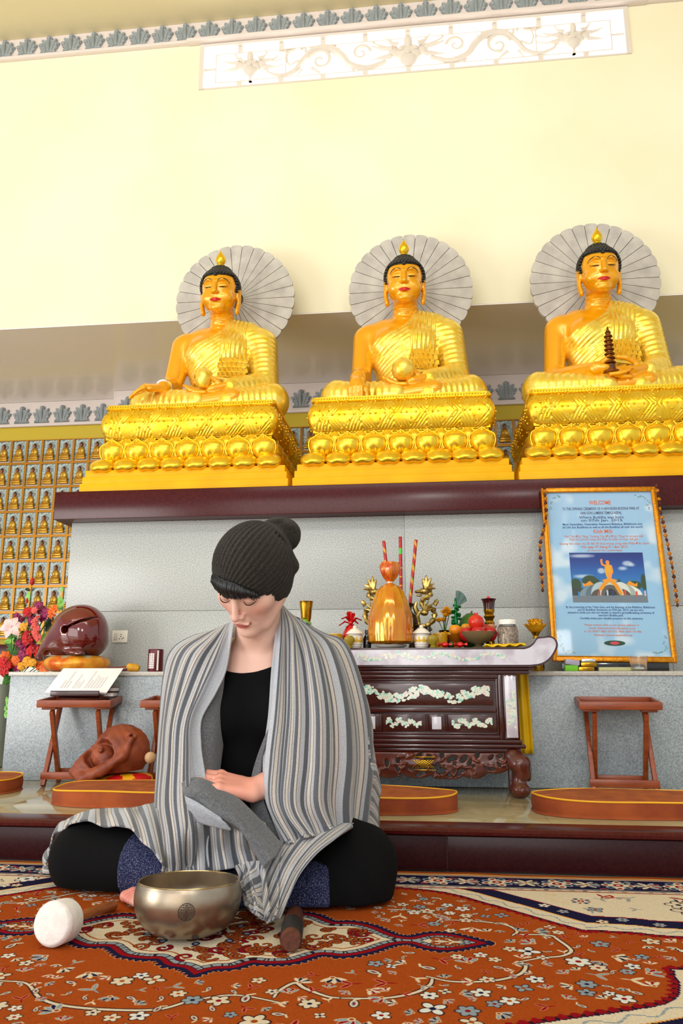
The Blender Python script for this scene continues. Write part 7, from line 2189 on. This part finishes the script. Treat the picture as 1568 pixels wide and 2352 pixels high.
def patch(b, rows, u0, u1, nu=44, nv=60, fold=0.0, nf=4, ph=0.0, fade=0.25, mi=0, swap=False, skew=0.0):
    """a cloth surface through a net of measured points; stripes run from row to row (swap: along the rows)"""
    G = np.array([[(p if len(p) == 4 and p[0] == 'w' else at(*p)) if not (len(p) == 4) else p[1:] for p in r] for r in rows], dtype=float)
    R = np.array([spline(list(G[i]), nu + 1) for i in range(len(G))])
    Q = np.array([spline(list(R[:, k]), nv + 1) for k in range(nu + 1)])      # [nu+1, nv+1, 3]
    du = np.gradient(Q, axis=0); dv = np.gradient(Q, axis=1)
    Nn = np.cross(du, dv); Nn /= (np.linalg.norm(Nn, axis=2, keepdims=True) + 1e-9)
    flip = np.sign(-(Nn[..., 1].mean())) or 1
    Nn = Nn*flip
    uu = np.linspace(0, 1, nu + 1)[:, None]; vv = np.linspace(0, 1, nv + 1)[None, :]
    s_ = vv if swap else uu; t_ = uu if swap else vv
    w = fold*np.clip(t_/fade, 0, 1)*(np.sin(2*PI*(nf*s_ + ph) + 1.2*np.sin(2.3*t_ + ph)) + 0.45*np.sin(2*PI*(nf*1.9*s_ + 0.3 + ph) - 2.0*t_))
    Q = Q + Nn*w[..., None]
    Q[..., 2] = np.maximum(Q[..., 2], 0.008)
    vs = [tuple(Q[i, j]) for j in range(nv + 1) for i in range(nu + 1)]
    o = len(b.v)
    for j in range(nv + 1):
        for i in range(nu + 1):
            s = (j/nv if swap else i/nu); t = (i/nu if swap else j/nv)
            b.uv[o + j*(nu + 1) + i] = (u0 + (u1 - u0)*s + skew*t, t)
    fs = []
    for j in range(nv):
        for i in range(nu):
            f = (j*(nu+1)+i, j*(nu+1)+i+1, (j+1)*(nu+1)+i+1, (j+1)*(nu+1)+i)
            fs.append(f if flip > 0 else f[::-1])
    b.cur = mi; b.add(vs, fs); b.cur = 0
b = MB()
# panel over the person's right shoulder
patch(b, [[(537, 1426, 1.885), (524, 1431, 1.90), (508, 1438, 1.93), (492, 1446, 1.98)],
          [(530, 1475, 1.865), (505, 1470, 1.87), (472, 1463, 1.90), (440, 1464, 1.985)],
          [(516, 1540, 1.840), (480, 1520, 1.83), (430, 1500, 1.87), (397, 1496, 1.98)],
          [(492, 1592, 1.815), (450, 1590, 1.80), (405, 1572, 1.86), (379, 1556, 1.98)],
          [(457, 1650, 1.790), (425, 1660, 1.77), (388, 1662, 1.84), (369, 1665, 1.98)],
          [(455, 1710, 1.775), (420, 1745, 1.74), (382, 1755, 1.82), (362, 1765, 1.98)],
          [(466, 1775, 1.755), (420, 1830, 1.715), (376, 1845, 1.80), (357, 1852, 1.97)],
          [(474, 1850, 1.735), (428, 1910, 1.69), (386, 1920, 1.74), (362, 1890, 1.90)],
          [(478, 1930, 1.745), (430, 1985, 1.735), (392, 1998, 1.74), (372, 1950, 1.81)],
          [(482, 1990, 1.745), (430, 2008, 1.733), (386, 2012, 1.738), (380, 1990, 1.76)]], -0.035, 0.33, nu=50, nv=90, fold=0.008, nf=4.2, ph=0.1)
# panel over the left shoulder
patch(b, [[(640, 1384, 1.915), (650, 1390, 1.93), (662, 1403, 1.97), (674, 1418, 2.02)],
          [(633, 1450, 1.880), (664, 1438, 1.89), (704, 1444, 1.94), (742, 1458, 2.01)],
          [(622, 1540, 1.838), (668, 1526, 1.84), (738, 1496, 1.87), (792, 1490, 2.00)],
          [(611, 1640, 1.812), (668, 1640, 1.79), (764, 1610, 1.82), (832, 1610, 1.99)],
          [(598, 1740, 1.796), (660, 1750, 1.76), (770, 1735, 1.79), (846, 1735, 1.985)],
          [(602, 1830, 1.785), (655, 1850, 1.735), (764, 1835, 1.78), (838, 1845, 1.95)],
          [(640, 1925, 1.755), (690, 1915, 1.73), (772, 1888, 1.79), (832, 1900, 1.93)],
          [(650, 1942, 1.745), (700, 1928, 1.725), (778, 1902, 1.79), (828, 1912, 1.91)]], -0.016, 0.43, nu=64, nv=80, fold=0.010, nf=4.6, ph=0.45)
# trailing edge behind the left elbow, stripes running across
patch(b, [[(826, 1590, 1.99), (838, 1600, 2.01), (848, 1640, 2.03)],
          [(848, 1700, 1.97), (858, 1710, 2.0), (866, 1760, 2.04)],
          [(850, 1800, 1.96), (862, 1805, 2.0), (873, 1830, 2.05)],
          [(836, 1895, 1.94), (852, 1915, 1.98), (868, 1934, 2.05)]], 0.06, 0.40, nu=14, nv=50, fold=0.003, nf=2, swap=True, fade=0.05)
# fall across the lap
patch(b, [[(420, 1800, 1.745), (470, 1820, 1.745), (540, 1850, 1.745), (610, 1890, 1.75)],
          [(418, 1870, 1.72), (475, 1880, 1.70), (545, 1905, 1.71), (620, 1930, 1.73)],
          [(412, 1940, 1.745), (480, 1945, 1.735), (550, 1950, 1.735), (640, 1955, 1.745)],
          [(408, 2014, 1.735), (485, 2003, 1.73), (560, 1990, 1.73), (640, 1985, 1.74)]], 0.052, 0.285, nu=46, nv=36, fold=0.008, nf=4, ph=0.2, fade=0.4)
# over the right thigh (stripes across it)
patch(b, [[(378, 1835, 1.97), (385, 1880, 1.85), (392, 1950, 1.775), (386, 2012, 1.745)],
          [(330, 1849, 2.00), (336, 1864, 1.88), (346, 1898, 1.80), (362, 1968, 1.72)],
          [(285, 1856, 2.02), (288, 1864, 1.91), (296, 1880, 1.85), (306, 1908, 1.79)],
          [(238, 1856, 2.03), (238, 1866, 1.93), (240, 1877, 1.88), (243, 1892, 1.84)],
          [(178, 1869, 2.04), (176, 1874, 1.96), (172, 1880, 1.91), (166, 1888, 1.87)],
          [(132, 1899, 2.05), (129, 1904, 2.00), (127, 1910, 1.96), (124, 1920, 1.925)],
          [(113, 1945, 2.06), (108, 1952, 2.02), (106, 1960, 1.985), (106, 1970, 1.95)],
          [(97, 2001, 2.07), (94, 2004, 2.04), (98, 2007, 2.0), (118, 2008, 1.965)]], 0.058, 0.44, nu=30, nv=80, fold=0.004, nf=5, ph=0.6, swap=True, fade=0.05)
# over the left thigh and down to the rug
patch(b, [[(752, 1870, 1.96), (784, 1875, 1.90), (803, 1885, 1.84), (806, 1899, 1.79)],
          [(700, 1896, 1.82), (730, 1902, 1.78), (758, 1914, 1.75), (772, 1928, 1.735)],
          [(655, 1930, 1.75), (690, 1938, 1.72), (715, 1950, 1.70), (728, 1962, 1.69)],
          [(625, 1985, 1.71), (655, 1990, 1.685), (678, 1998, 1.67), (690, 2008, 1.665)],
          [(608, 2050, 1.68), (632, 2052, 1.655), (652, 2056, 1.64), (664, 2060, 1.645)],
          [(596, 2106, 1.63), (616, 2110, 1.62), (632, 2112, 1.62), (644, 2108, 1.63)]], 0.06, 0.27, nu=30, nv=60, fold=0.004, nf=3, ph=0.3, fade=0.2)
# crumpled end beside the bowl
patch(b, [[(536, 1990, 1.735), (560, 1980, 1.73), (600, 1975, 1.70), (650, 1965, 1.72)],
          [(560, 2018, 1.725), (576, 2010, 1.70), (600, 2010, 1.67), (640, 2005, 1.69)],
          [(570, 2046, 1.70), (584, 2050, 1.66), (602, 2050, 1.64), (636, 2050, 1.66)],
          [(576, 2076, 1.665), (590, 2082, 1.62), (604, 2090, 1.60), (630, 2095, 1.62)],
          [(580, 2092, 1.63), (594, 2100, 1.60), (606, 2108, 1.59), (630, 2109, 1.60)]], 0.05, 0.36, nu=50, nv=50, fold=0.012, nf=4.4, ph=0.9, fade=0.3, skew=0.12)
# back of the shawl
patch(b, [[(470, 1458, 1.985), (530, 1434, 2.02), (600, 1420, 2.04), (668, 1412, 2.035), (768, 1474, 2.01)],
          [('w', -0.665, 2.03, 0.40), ('w', -0.55, 2.085, 0.40), ('w', -0.43, 2.10, 0.40), ('w', -0.30, 2.085, 0.40), ('w', -0.165, 2.03, 0.40)],
          [('w', -0.69, 2.04, 0.20), ('w', -0.56, 2.125, 0.20), ('w', -0.43, 2.135, 0.20), ('w', -0.29, 2.125, 0.20), ('w', -0.13, 2.05, 0.20)],
          [('w', -0.70, 2.06, 0.014), ('w', -0.56, 2.13, 0.012), ('w', -0.43, 2.14, 0.012), ('w', -0.29, 2.13, 0.012), ('w', -0.13, 2.07, 0.014)]], 0.052, 0.60, nu=50, nv=40, fold=0.004, nf=6)
# dark reverse seen inside both lapels
patch(b, [[(524, 1530, 1.845), (516, 1545, 1.88), (512, 1560, 1.92)],
          [(496, 1592, 1.82), (512, 1610, 1.85), (520, 1620, 1.90)],
          [(462, 1650, 1.795), (500, 1670, 1.82), (516, 1690, 1.88)],
          [(458, 1710, 1.78), (490, 1740, 1.80), (508, 1755, 1.85)],
          [(468, 1775, 1.76), (492, 1800, 1.785), (502, 1810, 1.84)]], 0, 0.05, nu=16, nv=36, mi=1)
patch(b, [[(632, 1640, 1.824), (630, 1648, 1.829), (630, 1655, 1.845)],
          [(614, 1690, 1.806), (604, 1700, 1.815), (610, 1710, 1.84)],
          [(599, 1760, 1.800), (578, 1780, 1.808), (590, 1790, 1.83)],
          [(602, 1830, 1.785), (574, 1850, 1.795), (585, 1860, 1.82)],
          [(640, 1925, 1.76), (600, 1915, 1.765), (600, 1910, 1.80)]], 0, 0.05, nu=16, nv=36, mi=1)
# the corner she holds up: dark reverse with a pale fold
patch(b, [[(416, 1796, 1.735), (421, 1822, 1.705), (428, 1848, 1.70), (440, 1884, 1.71)],
          [(458, 1790, 1.73), (470, 1824, 1.685), (480, 1856, 1.68), (492, 1898, 1.695)],
          [(528, 1824, 1.735), (534, 1855, 1.685), (540, 1880, 1.675), (548, 1912, 1.69)],
          [(588, 1878, 1.73), (585, 1905, 1.68), (582, 1930, 1.665), (580, 1962, 1.675)],
          [(648, 1942, 1.72), (640, 1958, 1.67), (628, 1972, 1.655), (602, 1994, 1.66)]], 0, 0.05, nu=26, nv=46, fold=0.004, nf=1.5, mi=1, fade=0.1)
patch(b, [[(424, 1828, 1.695), (427, 1845, 1.69), (433, 1862, 1.692), (442, 1886, 1.70)],
          [(462, 1848, 1.676), (468, 1862, 1.672), (476, 1876, 1.674), (490, 1900, 1.686)],
          [(508, 1878, 1.674), (512, 1886, 1.672), (518, 1894, 1.674), (530, 1908, 1.682)]], 0, 0.04, nu=16, nv=26, mi=2)
me = b.mesh('shawl', [M['stripe'], M['lining'], M['liningl']], 180)
shawl = wpart('shawl', me, None, 'grey, cream and slate striped wool shawl')
md = shawl.modifiers.new('thickness', 'SOLIDIFY'); md.thickness = 0.0045; md.offset = -1
# ------------------------------------------------------------------ rug and the things on it
def fl(px, py):
    d = _r*((px - 784)/FPX) - _u*((py - 1176)/FPX) + _f
    t = -CAM_H/d.z
    return (d.x*t, d.y*t)
RX0, RX1, RY0, RY1 = -1.62, 1.42, 0.62, 2.150
RES = 880
def rug_image():
    W, Hh = int((RX1 - RX0)*RES), int((RY1 - RY0)*RES)
    OR, NV, CR, RD, BL, DK = (158, 70, 20), (26, 24, 58), (212, 198, 172), (138, 12, 24), (136, 150, 158), (40, 22, 30)
    p = Paint(W, Hh, OR)
    n = pnoise(W, Hh, 60, 3); p.blend(np.clip(n - 0.35, 0, 1)*0.30, (150, 62, 16))
    n = pnoise(W, Hh, 3, 4); p.blend(np.clip(n - 0.4, 0, 1)*0.22, (190, 98, 42))
    WX = RX0 + p.X/RES; WY = RY1 - p.Y/RES
    def q(x, y): return ((x - RX0)*RES, (RY1 - y)*RES)
    def sd_poly(poly, sl=None):
        if sl is None:
            X, Y = p.X[::3, ::3], p.Y[::3, ::3]
        else: X, Y = p.X[sl], p.Y[sl]
        D = np.full(X.shape, 1e9, dtype=np.float32); ins = np.zeros(X.shape, dtype=bool); A = np.zeros(X.shape, dtype=np.float32)
        P_ = [q(*a) for a in poly]; acc = 0
        for i in range(len(P_)):
            (x0, y0), (x1, y1) = P_[i], P_[(i+1) % len(P_)]
            dx, dy = x1 - x0, y1 - y0; L2 = dx*dx + dy*dy + 1e-6
            t = np.clip(((X - x0)*dx + (Y - y0)*dy)/L2, 0, 1)
            d = np.hypot(X - x0 - t*dx, Y - y0 - t*dy)
            m = d < D; D = np.where(m, d, D); A = np.where(m, acc + t*math.sqrt(L2), A); acc += math.sqrt(L2)
            if y0 != y1: ins ^= ((Y < y0) != (Y < y1)) & (X < (x1 - x0)*(Y - y0)/(y1 - y0) + x0)
        out_ = (np.where(ins, -D, D)/RES, A/RES)
        if sl is not None: return out_
        return tuple(np.repeat(np.repeat(o, 3, 0), 3, 1)[:Hh, :W] for o in out_)
    def fill(mask, rgb, sl=None, al=1.0): p.blend(mask.astype(np.float32)*al, rgb, sl)
    cx, cy = -0.405, 1.612
    # spandrels: everything beyond a lobed field outline
    ht = [tuple(v) for v in spline([(0.0, 0.40), (0.2, 0.395), (0.414, 0.361), (0.55, 0.25), (0.69, 0.114), (0.72, 0.104), (0.80, 0.098), (0.89, 0.082), (1.3, 0.07)], 50)]
    hb = [tuple(v) for v in spline([(0.0, 0.49), (0.2, 0.475), (0.40, 0.42), (0.544, 0.347), (0.68, 0.290), (0.77, 0.242), (0.805, 0.17), (0.815, 0.112), (0.86, 0.098), (1.3, 0.08)], 50)]
    out = [(cx + x, cy + y) for x, y in ht] + [(cx + x, cy - y) for x, y in hb[::-1]] + [(cx - x, cy - y) for x, y in hb] + [(cx - x, cy + y) for x, y in ht[::-1]]
    D, A = sd_poly(out)
    sc_ = 0.004*np.sin(2*PI*A/0.022)
    fill(D > -0.016 + sc_, RD); fill((D > -0.016 + sc_) & (np.sin(2*PI*A/0.022) > 0.7), DK)
    fill(D > -0.003, NV); fill(D > 0.0, CR)
    vine = np.abs(D - 0.021 - 0.008*np.sin(2*PI*A/0.07)) < 0.0022; fill((D > 0) & (D < 0.044) & vine, BL)
    fill(D > 0.043, (214, 150, 60)); fill(D > 0.047, NV)
    fill(D > 0.095, CR); fill((D > 0.092) & (D < 0.096), RD)
    rd = random.Random(31)
    def flower(x, y, r, kind, ang=None):
        ang = rd.random()*6.28 if ang is None else ang
        X, Y = q(x, y); R = r*RES
        if kind == 0:      # five petals
            c = rd.choice([CR, CR, (214, 214, 206), BL]); k = rd.choice([4, 5, 5, 6])
            for z, col in ((1.28, DK), (1.0, c)):
                for i in range(k):
                    a = ang + 2*PI*i/k
                    p.ell(X + math.cos(a)*R*0.55, Y + math.sin(a)*R*0.55, R*0.42*z, R*0.30*z, col, a)
            p.ell(X, Y, R*0.22, R*0.22, rd.choice([NV, RD, OR]))
        elif kind == 1:    # fan blossom
            c0 = rd.choice([RD, NV]); c1 = rd.choice([CR, BL])
            for i in range(-2, 3):
                a = ang + i*0.5
                p.ell(X + math.cos(a)*R*0.55, Y + math.sin(a)*R*0.55, R*0.55, R*0.21, CR, a); p.ell(X + math.cos(a)*R*0.55, Y + math.sin(a)*R*0.55, R*0.48, R*0.15, c0 if i % 2 else c1, a)
            p.ell(X, Y, R*0.26, R*0.26, CR); p.ell(X, Y, R*0.15, R*0.15, OR)
        elif kind == 2:    # leaf pair
            c = rd.choice([RD, RD, BL, CR])
            for s in (-1, 1):
                a = ang + s*0.7
                p.ell(X + math.cos(a)*R*0.5, Y + math.sin(a)*R*0.5, R*0.58, R*0.20, (214, 170, 130), a); p.ell(X + math.cos(a)*R*0.5, Y + math.sin(a)*R*0.5, R*0.52, R*0.14, c, a)
            p.ell(X - math.cos(ang)*R*0.35, Y - math.sin(ang)*R*0.35, R*0.4, R*0.08, c, ang)
        elif kind == 3:    # paisley
            p.ell(X, Y, R*0.62, R*0.36, DK, ang); p.ell(X, Y, R*0.54, R*0.28, CR, ang); p.ell(X, Y, R*0.36, R*0.15, BL, ang); p.ell(X, Y, R*0.2, R*0.08, RD, ang)
            p.line([(X + math.cos(ang)*R*0.6, Y + math.sin(ang)*R*0.6), (X + math.cos(ang + 0.5)*R*0.95, Y + math.sin(ang + 0.5)*R*0.95)], R*0.10, CR)
        else:              # big rosette
            for i in range(8):
                a = ang + 2*PI*i/8; p.ell(X + math.cos(a)*R*0.65, Y + math.sin(a)*R*0.65, R*0.36, R*0.28, (CR if i % 2 else BL), a)
                p.ell(X + math.cos(a)*R*0.72, Y + math.sin(a)*R*0.72, R*0.14, R*0.14, RD if i % 2 else NV)
            p.ell(X, Y, R*0.45, R*0.45, CR); p.ell(X, Y, R*0.30, R*0.30, RD); p.ell(X, Y, R*0.14, R*0.14, CR)
    def dist_at(x, y):
        X, Y = q(x, y); i, j = int(Y), int(X)
        return D[i, j] if 0 <= i < Hh and 0 <= j < W else 9
    # spandrel florals
    for k in range(1500):
        x = RX0 + rd.random()*(RX1 - RX0); y = RY0 + rd.random()*1.36
        d = dist_at(x, y)
        if d > 0.11: flower(x, y, 0.018 + 0.014*rd.random(), rd.choice([1, 2, 2, 4, 0]))
        elif 0.055 < d < 0.085: flower(x, y, 0.014, rd.choice([0, 2]))
    # main border along the platform
    def bandy(y0, y1, col): fill((WY >= y0) & (WY < y1), col)
    bandy(1.995, 9, CR); bandy(1.995, 2.001, RD); bandy(2.012, 2.016, NV)
    bandy(2.020, 2.112, NV); bandy(2.112, 2.118, CR); bandy(2.118, 2.122, RD); bandy(2.124, 2.132, (206, 150, 60)); bandy(2.134, 9, OR)
    x = RX0 + 0.04
    while x < RX1:
        flower(x, 2.066, 0.040, 4); flower(x + 0.07, 2.066, 0.030, 1, 0.0); flower(x + 0.07, 2.066, 0.030, 1, PI); flower(x + 0.035, 2.095, 0.014, 2); flower(x + 0.105, 2.036, 0.014, 2)
        x += 0.145
    x = RX0
    while x < RX1:
        flower(x, 2.007, 0.006, 0); x += 0.03
    # vines on the field
    def vine_px(pts, w=0.0030):
        P_ = [fl(*a) for a in pts]
        c = [q(*a) for a in [tuple(v) for v in spline(P_, 50)]]
        p.line(c, [w*RES*1.7*(0.7 + 0.5*math.sin(PI*k/49)) for k in range(50)], DK); p.line(c, [w*RES*(0.7 + 0.5*math.sin(PI*k/49)) for k in range(50)], CR)
    for pts in ([(0, 2252), (60, 2258), (90, 2290), (140, 2308), (240, 2318), (360, 2318), (440, 2298), (540, 2285), (655, 2305)], [(628, 2290), (640, 2275), (676, 2257), (700, 2270), (750, 2288), (784, 2292)],
                [(784, 2292), (880, 2292), (950, 2280), (985, 2262), (992, 2246)], [(978, 2242), (1040, 2254), (1130, 2252), (1190, 2238), (1206, 2220), (1195, 2208)], [(1185, 2210), (1240, 2200), (1290, 2195), (1310, 2182), (1280, 2158), (1260, 2148), (1190, 2146), (1176, 2148)],
                [(1176, 2148), (1186, 2138), (1160, 2124), (1100, 2116), (1020, 2112)], [(1000, 2118), (1012, 2108), (990, 2098), (940, 2090), (890, 2088)], [(0, 2075), (60, 2072), (110, 2064), (180, 2050), (260, 2046)]):
        vine_px(pts)
    # scattered field flowers
    placed = []
    tries = 0
    while tries < 16000:
        tries += 1
        x = RX0 + rd.random()*(RX1 - RX0); y = 1.0 + rd.random()*1.0
        if dist_at(x, y) > -0.035: continue
        u, v = abs(x - cx), abs(y - cy)
        if (u/0.36)**2 + (v/0.235)**2 < 1 or (u < 0.54 and v < 0.065): continue
        r = 0.011 + 0.009*rd.random() if rd.random() < 0.75 else 0.024
        if any((x - a)**2 + (y - c)**2 < (r + s)**2*0.72 for a, c, s in placed): continue
        placed.append((x, y, r)); flower(x, y, r, rd.choice([0, 0, 1, 1, 1, 1, 2, 2, 3, 3]))
    # medallion
    qm = [(0.505, 0.0), (0.475, 0.022), (0.43, 0.046), (0.39, 0.038), (0.36, 0.016), (0.325, 0.030), (0.29, 0.070), (0.245, 0.098), (0.205, 0.094), (0.185, 0.110), (0.155, 0.140), (0.11, 0.150), (0.085, 0.148), (0.06, 0.176), (0.025, 0.186), (0.0, 0.214)]
    qs = [tuple(v) for v in spline(qm, 40)]
    poly = [(cx + x, cy + y) for x, y in qs] + [(cx - x, cy + y) for x, y in qs[::-1]] + [(cx - x, cy - y) for x, y in qs] + [(cx + x, cy - y) for x, y in qs[::-1]]
    x0, y0 = q(cx - 0.56, cy + 0.27); x1, y1 = q(cx + 0.56, cy - 0.27)
    sl = (slice(int(y0), int(y1)), slice(int(x0), int(x1)))
    Dm, Am = sd_poly(poly, sl)
    w = np.sin(2*PI*Am/0.0125)
    fill(Dm < 0.016 + 0.0035*w, (206, 140, 90), sl); fill(Dm < 0.0135 + 0.004*w, NV, sl); fill(Dm < 0.001, RD, sl); fill(Dm < -0.010, DK, sl); fill(Dm < -0.012, BL, sl); fill((Dm < -0.012) & (Dm > -0.022) & (w > 0.75), DK, sl)
    fill(Dm < -0.0225, DK, sl); fill(Dm < -0.0245, CR, sl); fill((Dm < -0.036) & (Dm > -0.0395), OR, sl)
    def scroll_(x, y, r, ang, s, turns=1.15, col=OR):
        pts = []
        for k in range(26):
            t = k/25; a = ang + s*turns*2*PI*t; rr = r*(1 - 0.82*t)
            pts.append(q(x + rr*math.cos(a), y + rr*math.sin(a)))
        wd = [0.0034*RES*(1 - 0.5*k/25) for k in range(26)]
        p.line(pts, [v*1.5 for v in wd], DK); p.line(pts, wd, col)
    rs = random.Random(77)
    for k in range(330):
        u = (rs.random()*2 - 1)*0.30; v = (rs.random()*2 - 1)*0.17
        X, Y = q(cx + u, cy + v); i, j = int(Y - sl[0].start), int(X - sl[1].start)
        if Dm[i, j] > -0.042: continue
        scroll_(cx + u, cy + v, 0.010 + 0.010*rs.random(), rs.random()*6.28, rs.choice([-1, 1]), 0.9 + 0.5*rs.random(), OR if rs.random() < 0.82 else RD)
    for k in range(9):
        a = 2*PI*k/9; p.ell(*q(cx - 0.06 + 0.10*math.cos(a), cy + 0.005 + 0.07*math.sin(a)), 9, 7, NV, -a); p.ell(*q(cx - 0.06 + 0.10*math.cos(a), cy + 0.005 + 0.07*math.sin(a)), 5, 4, BL, -a)
    for s in (-1, 1):
        for k in range(3):
            scroll_(cx + s*(0.41 + 0.02*k), cy + 0.012, 0.012, 0.5, 1, 0.8); scroll_(cx + s*(0.41 + 0.02*k), cy - 0.012, 0.012, -0.5, -1, 0.8)
    n = np.random.RandomState(5).rand(Hh, W).astype(np.float32)
    p.a[..., :3] *= (0.90 + 0.16*n)[..., None]
    return p.image('rug_pattern')
b = MB()
nx, ny = 60, 24
b.grid(lambda u, v: (RX0 + (RX1 - RX0)*u, RY0 + (RY1 - RY0)*v + (0.004*math.sin(u*37) + 0.003*math.sin(u*91))*(v > 0.999), 0.0), nx, ny, uvfn=lambda u, v: (u, v))
b.cur = 1
b.box((RX0, RY0, -0.0058), (RX1, RY1 - 0.008, -0.0006))
rug = b.build('rug', [image_mat('rug_pile', rug_image(), 0.95, bump=0.35, bscale=900, spec=0.05), mat('rug_back', (120, 60, 24), 0.9)], None, 0)
tag(rug, 'patterned orange rug with a cream lobed medallion and floral border before the platform', 'rug')

# singing bowl
M['singbowl'] = mat('hammered_bronze_bowl', (172, 160, 142), 0.33, metal=0.9, rgb2=(134, 116, 94), nscale=18, detail=6, lo=0.3, hi=0.8, bump=0.12, bscale=30)
M['engrave'] = mat('engraved_dark', (40, 32, 26), 0.6)
M['rimbright'] = mat('polished_rim', (190, 166, 120), 0.18, metal=0.95)
BX, BY = at(430, 2080, 1.598)[0], 1.598
r = thing('singing_bowl', 'bronze singing bowl with an engraved round emblem, on the rug', 'bowl', (BX, BY, 0.001))
TB = Matrix.Translation((0, -0.0, 0.0)) @ Matrix.Rotation(math.radians(-3.5), 4, 'X')
prof = [(0.0, 0.004), (0.052, 0.003), (0.070, 0.008), (0.087, 0.020), (0.0985, 0.038), (0.1045, 0.058), (0.1050, 0.074), (0.1025, 0.088), (0.1000, 0.096)]
pr = [tuple(v) for v in spline(prof, 40)]
b = MB(); b.lathe([(0, 0.004)] + pr[1:], 72, TB, cap=False); b.lathe([(0.1000, 0.096), (0.0985, 0.0972), (0.0970, 0.096), (0.0990, 0.086), (0.1010, 0.073), (0.1005, 0.058), (0.092, 0.040), (0.076, 0.024), (0.05, 0.013), (0.0, 0.010)], 72, TB, cap=False)
b.build('shell', M['singbowl'], r, 60)
MB().tube([tuple(TB @ Vector((0.0985*math.cos(a), 0.0985*math.sin(a), 0.0972))) for a in [2*PI*k/72 for k in range(72)]], 0.0014, 6, True).build('rim', M['rimbright'], r)
def on_bowl(u, v):     # point of the outer wall by azimuth and height around the emblem
    zc = 0.060 + v; rr_ = float(np.interp(zc, [q[1] for q in pr[1:]], [q[0] for q in pr[1:]])) + 0.0004
    a = -PI/2 + 0.27 + u/rr_
    return tuple(TB @ Vector((rr_*math.cos(a), rr_*math.sin(a), zc)))
b = MB(); Rr = 0.0150
b.tube([on_bowl(Rr*math.cos(a), Rr*math.sin(a)) for a in [2*PI*k/36 for k in range(36)]], 0.00075, 5, True)
strokes = [((0, -0.0135), (0, 0.0135)), ((-0.0022, -0.013), (-0.0022, 0.013)), ((0.0022, -0.013), (0.0022, 0.013)), ((-0.0135, 0), (-0.004, 0)), ((0.004, 0), (0.0135, 0))]
for sx_ in (-1, 1):
    for sz_ in (-1, 1):
        strokes += [((sx_*0.0045, sz_*0.0028), (sx_*0.0125, sz_*0.0028)), ((sx_*0.0045, sz_*0.0028), (sx_*0.0045, sz_*0.0085)), ((sx_*0.0045, sz_*0.0085), (sx_*0.0098, sz_*0.0085)), ((sx_*0.0075, sz_*0.0055), (sx_*0.0118, sz_*0.0055)), ((sx_*0.0045, sz_*0.0115), (sx_*0.0072, sz_*0.0115))]
for a, c in strokes: b.tube([on_bowl(*a), on_bowl((a[0] + c[0])/2, (a[1] + c[1])/2), on_bowl(*c)], 0.00065, 5)
b.build('engraved_emblem', M['engrave'], r)

# felt mallet
M['felt'] = mat('white_felt', (232, 228, 222), 0.95, rgb2=(222, 216, 210), nscale=60, sheen=0.3, bump=0.3, bscale=260)
M['oak'] = mat('pale_brown_wood', (176, 104, 40), 0.45, rgb2=(152, 84, 30), nscale=20, stretch=(8, 1, 8))
h0 = Vector((*at(131, 2127, 1.508)[:2], 0.0400)); h1 = Vector((*fl(262, 2092), 0.0105))
r = thing('felt_mallet', 'white felt headed mallet with a wooden handle lying on the rug', 'mallet', tuple(h0))
ax_ = (h1 - h0).normalized()
Q = ax_.to_track_quat('Z', 'Y').to_matrix().to_4x4()
MB().lathe([(0.0, -0.022), (0.032, -0.022), (0.0363, -0.020), (0.0388, -0.014), (0.0393, 0.0), (0.0388, 0.026), (0.036, 0.032), (0.029, 0.034), (0, 0.034)], 48, Q).build('felt_head', M['felt'], r, 60)
MB().tube([tuple(Q @ Vector((0, 0, z))) for z in (0.0345, 0.06, 0.12, (h1 - h0).length - 0.006, (h1 - h0).length)], [0.0085, 0.0088, 0.0098, 0.0105, 0.0075], 16).build('handle', M['oak'], r)
MB().tube([tuple(Q @ Vector((0.0390*math.cos(a), 0.0390*math.sin(a), -0.0135))) for a in [2*PI*k/48 for k in range(48)]], 0.0007, 5, True).build('seam', mat('felt_seam', (206, 186, 180), 0.9), r)
# leather bound striker
M['walnut'] = mat('walnut_wood', (96, 48, 26), 0.45, rgb2=(70, 34, 20), nscale=24, stretch=(6, 1, 6))
M['leather'] = mat('black_leather', (26, 22, 22), 0.55)
a0 = Vector((*at(667, 2164, 1.512)[:2], 0.0215)); a1 = Vector((*fl(676, 2122), 0.0185))
r = thing('wooden_striker', 'dark wooden striker half wrapped in black leather, lying beside the bowl', 'striker', tuple(a0))
dd = a1 - a0; Ls = dd.length; Q = dd.normalized().to_track_quat('Z', 'Y').to_matrix().to_4x4()
MB().lathe([(0.0, 0.0), (0.017, 0.0), (0.0195, 0.003), (0.0200, 0.0135)], 32, Q).build('tip', M['walnut'], r, 50)
MB().lathe([(0.0205, 0.0137), (0.0212, 0.017), (0.0212, Ls*0.52), (0.0203, Ls*0.54)], 32, Q).build('leather_wrap', M['leather'], r, 50)
MB().lathe([(0.0200, Ls*0.5402), (0.0195, Ls*0.8), (0.0180, Ls*0.97), (0.013, Ls), (0, Ls)], 32, Q).build('wood_end', M['walnut'], r, 50)
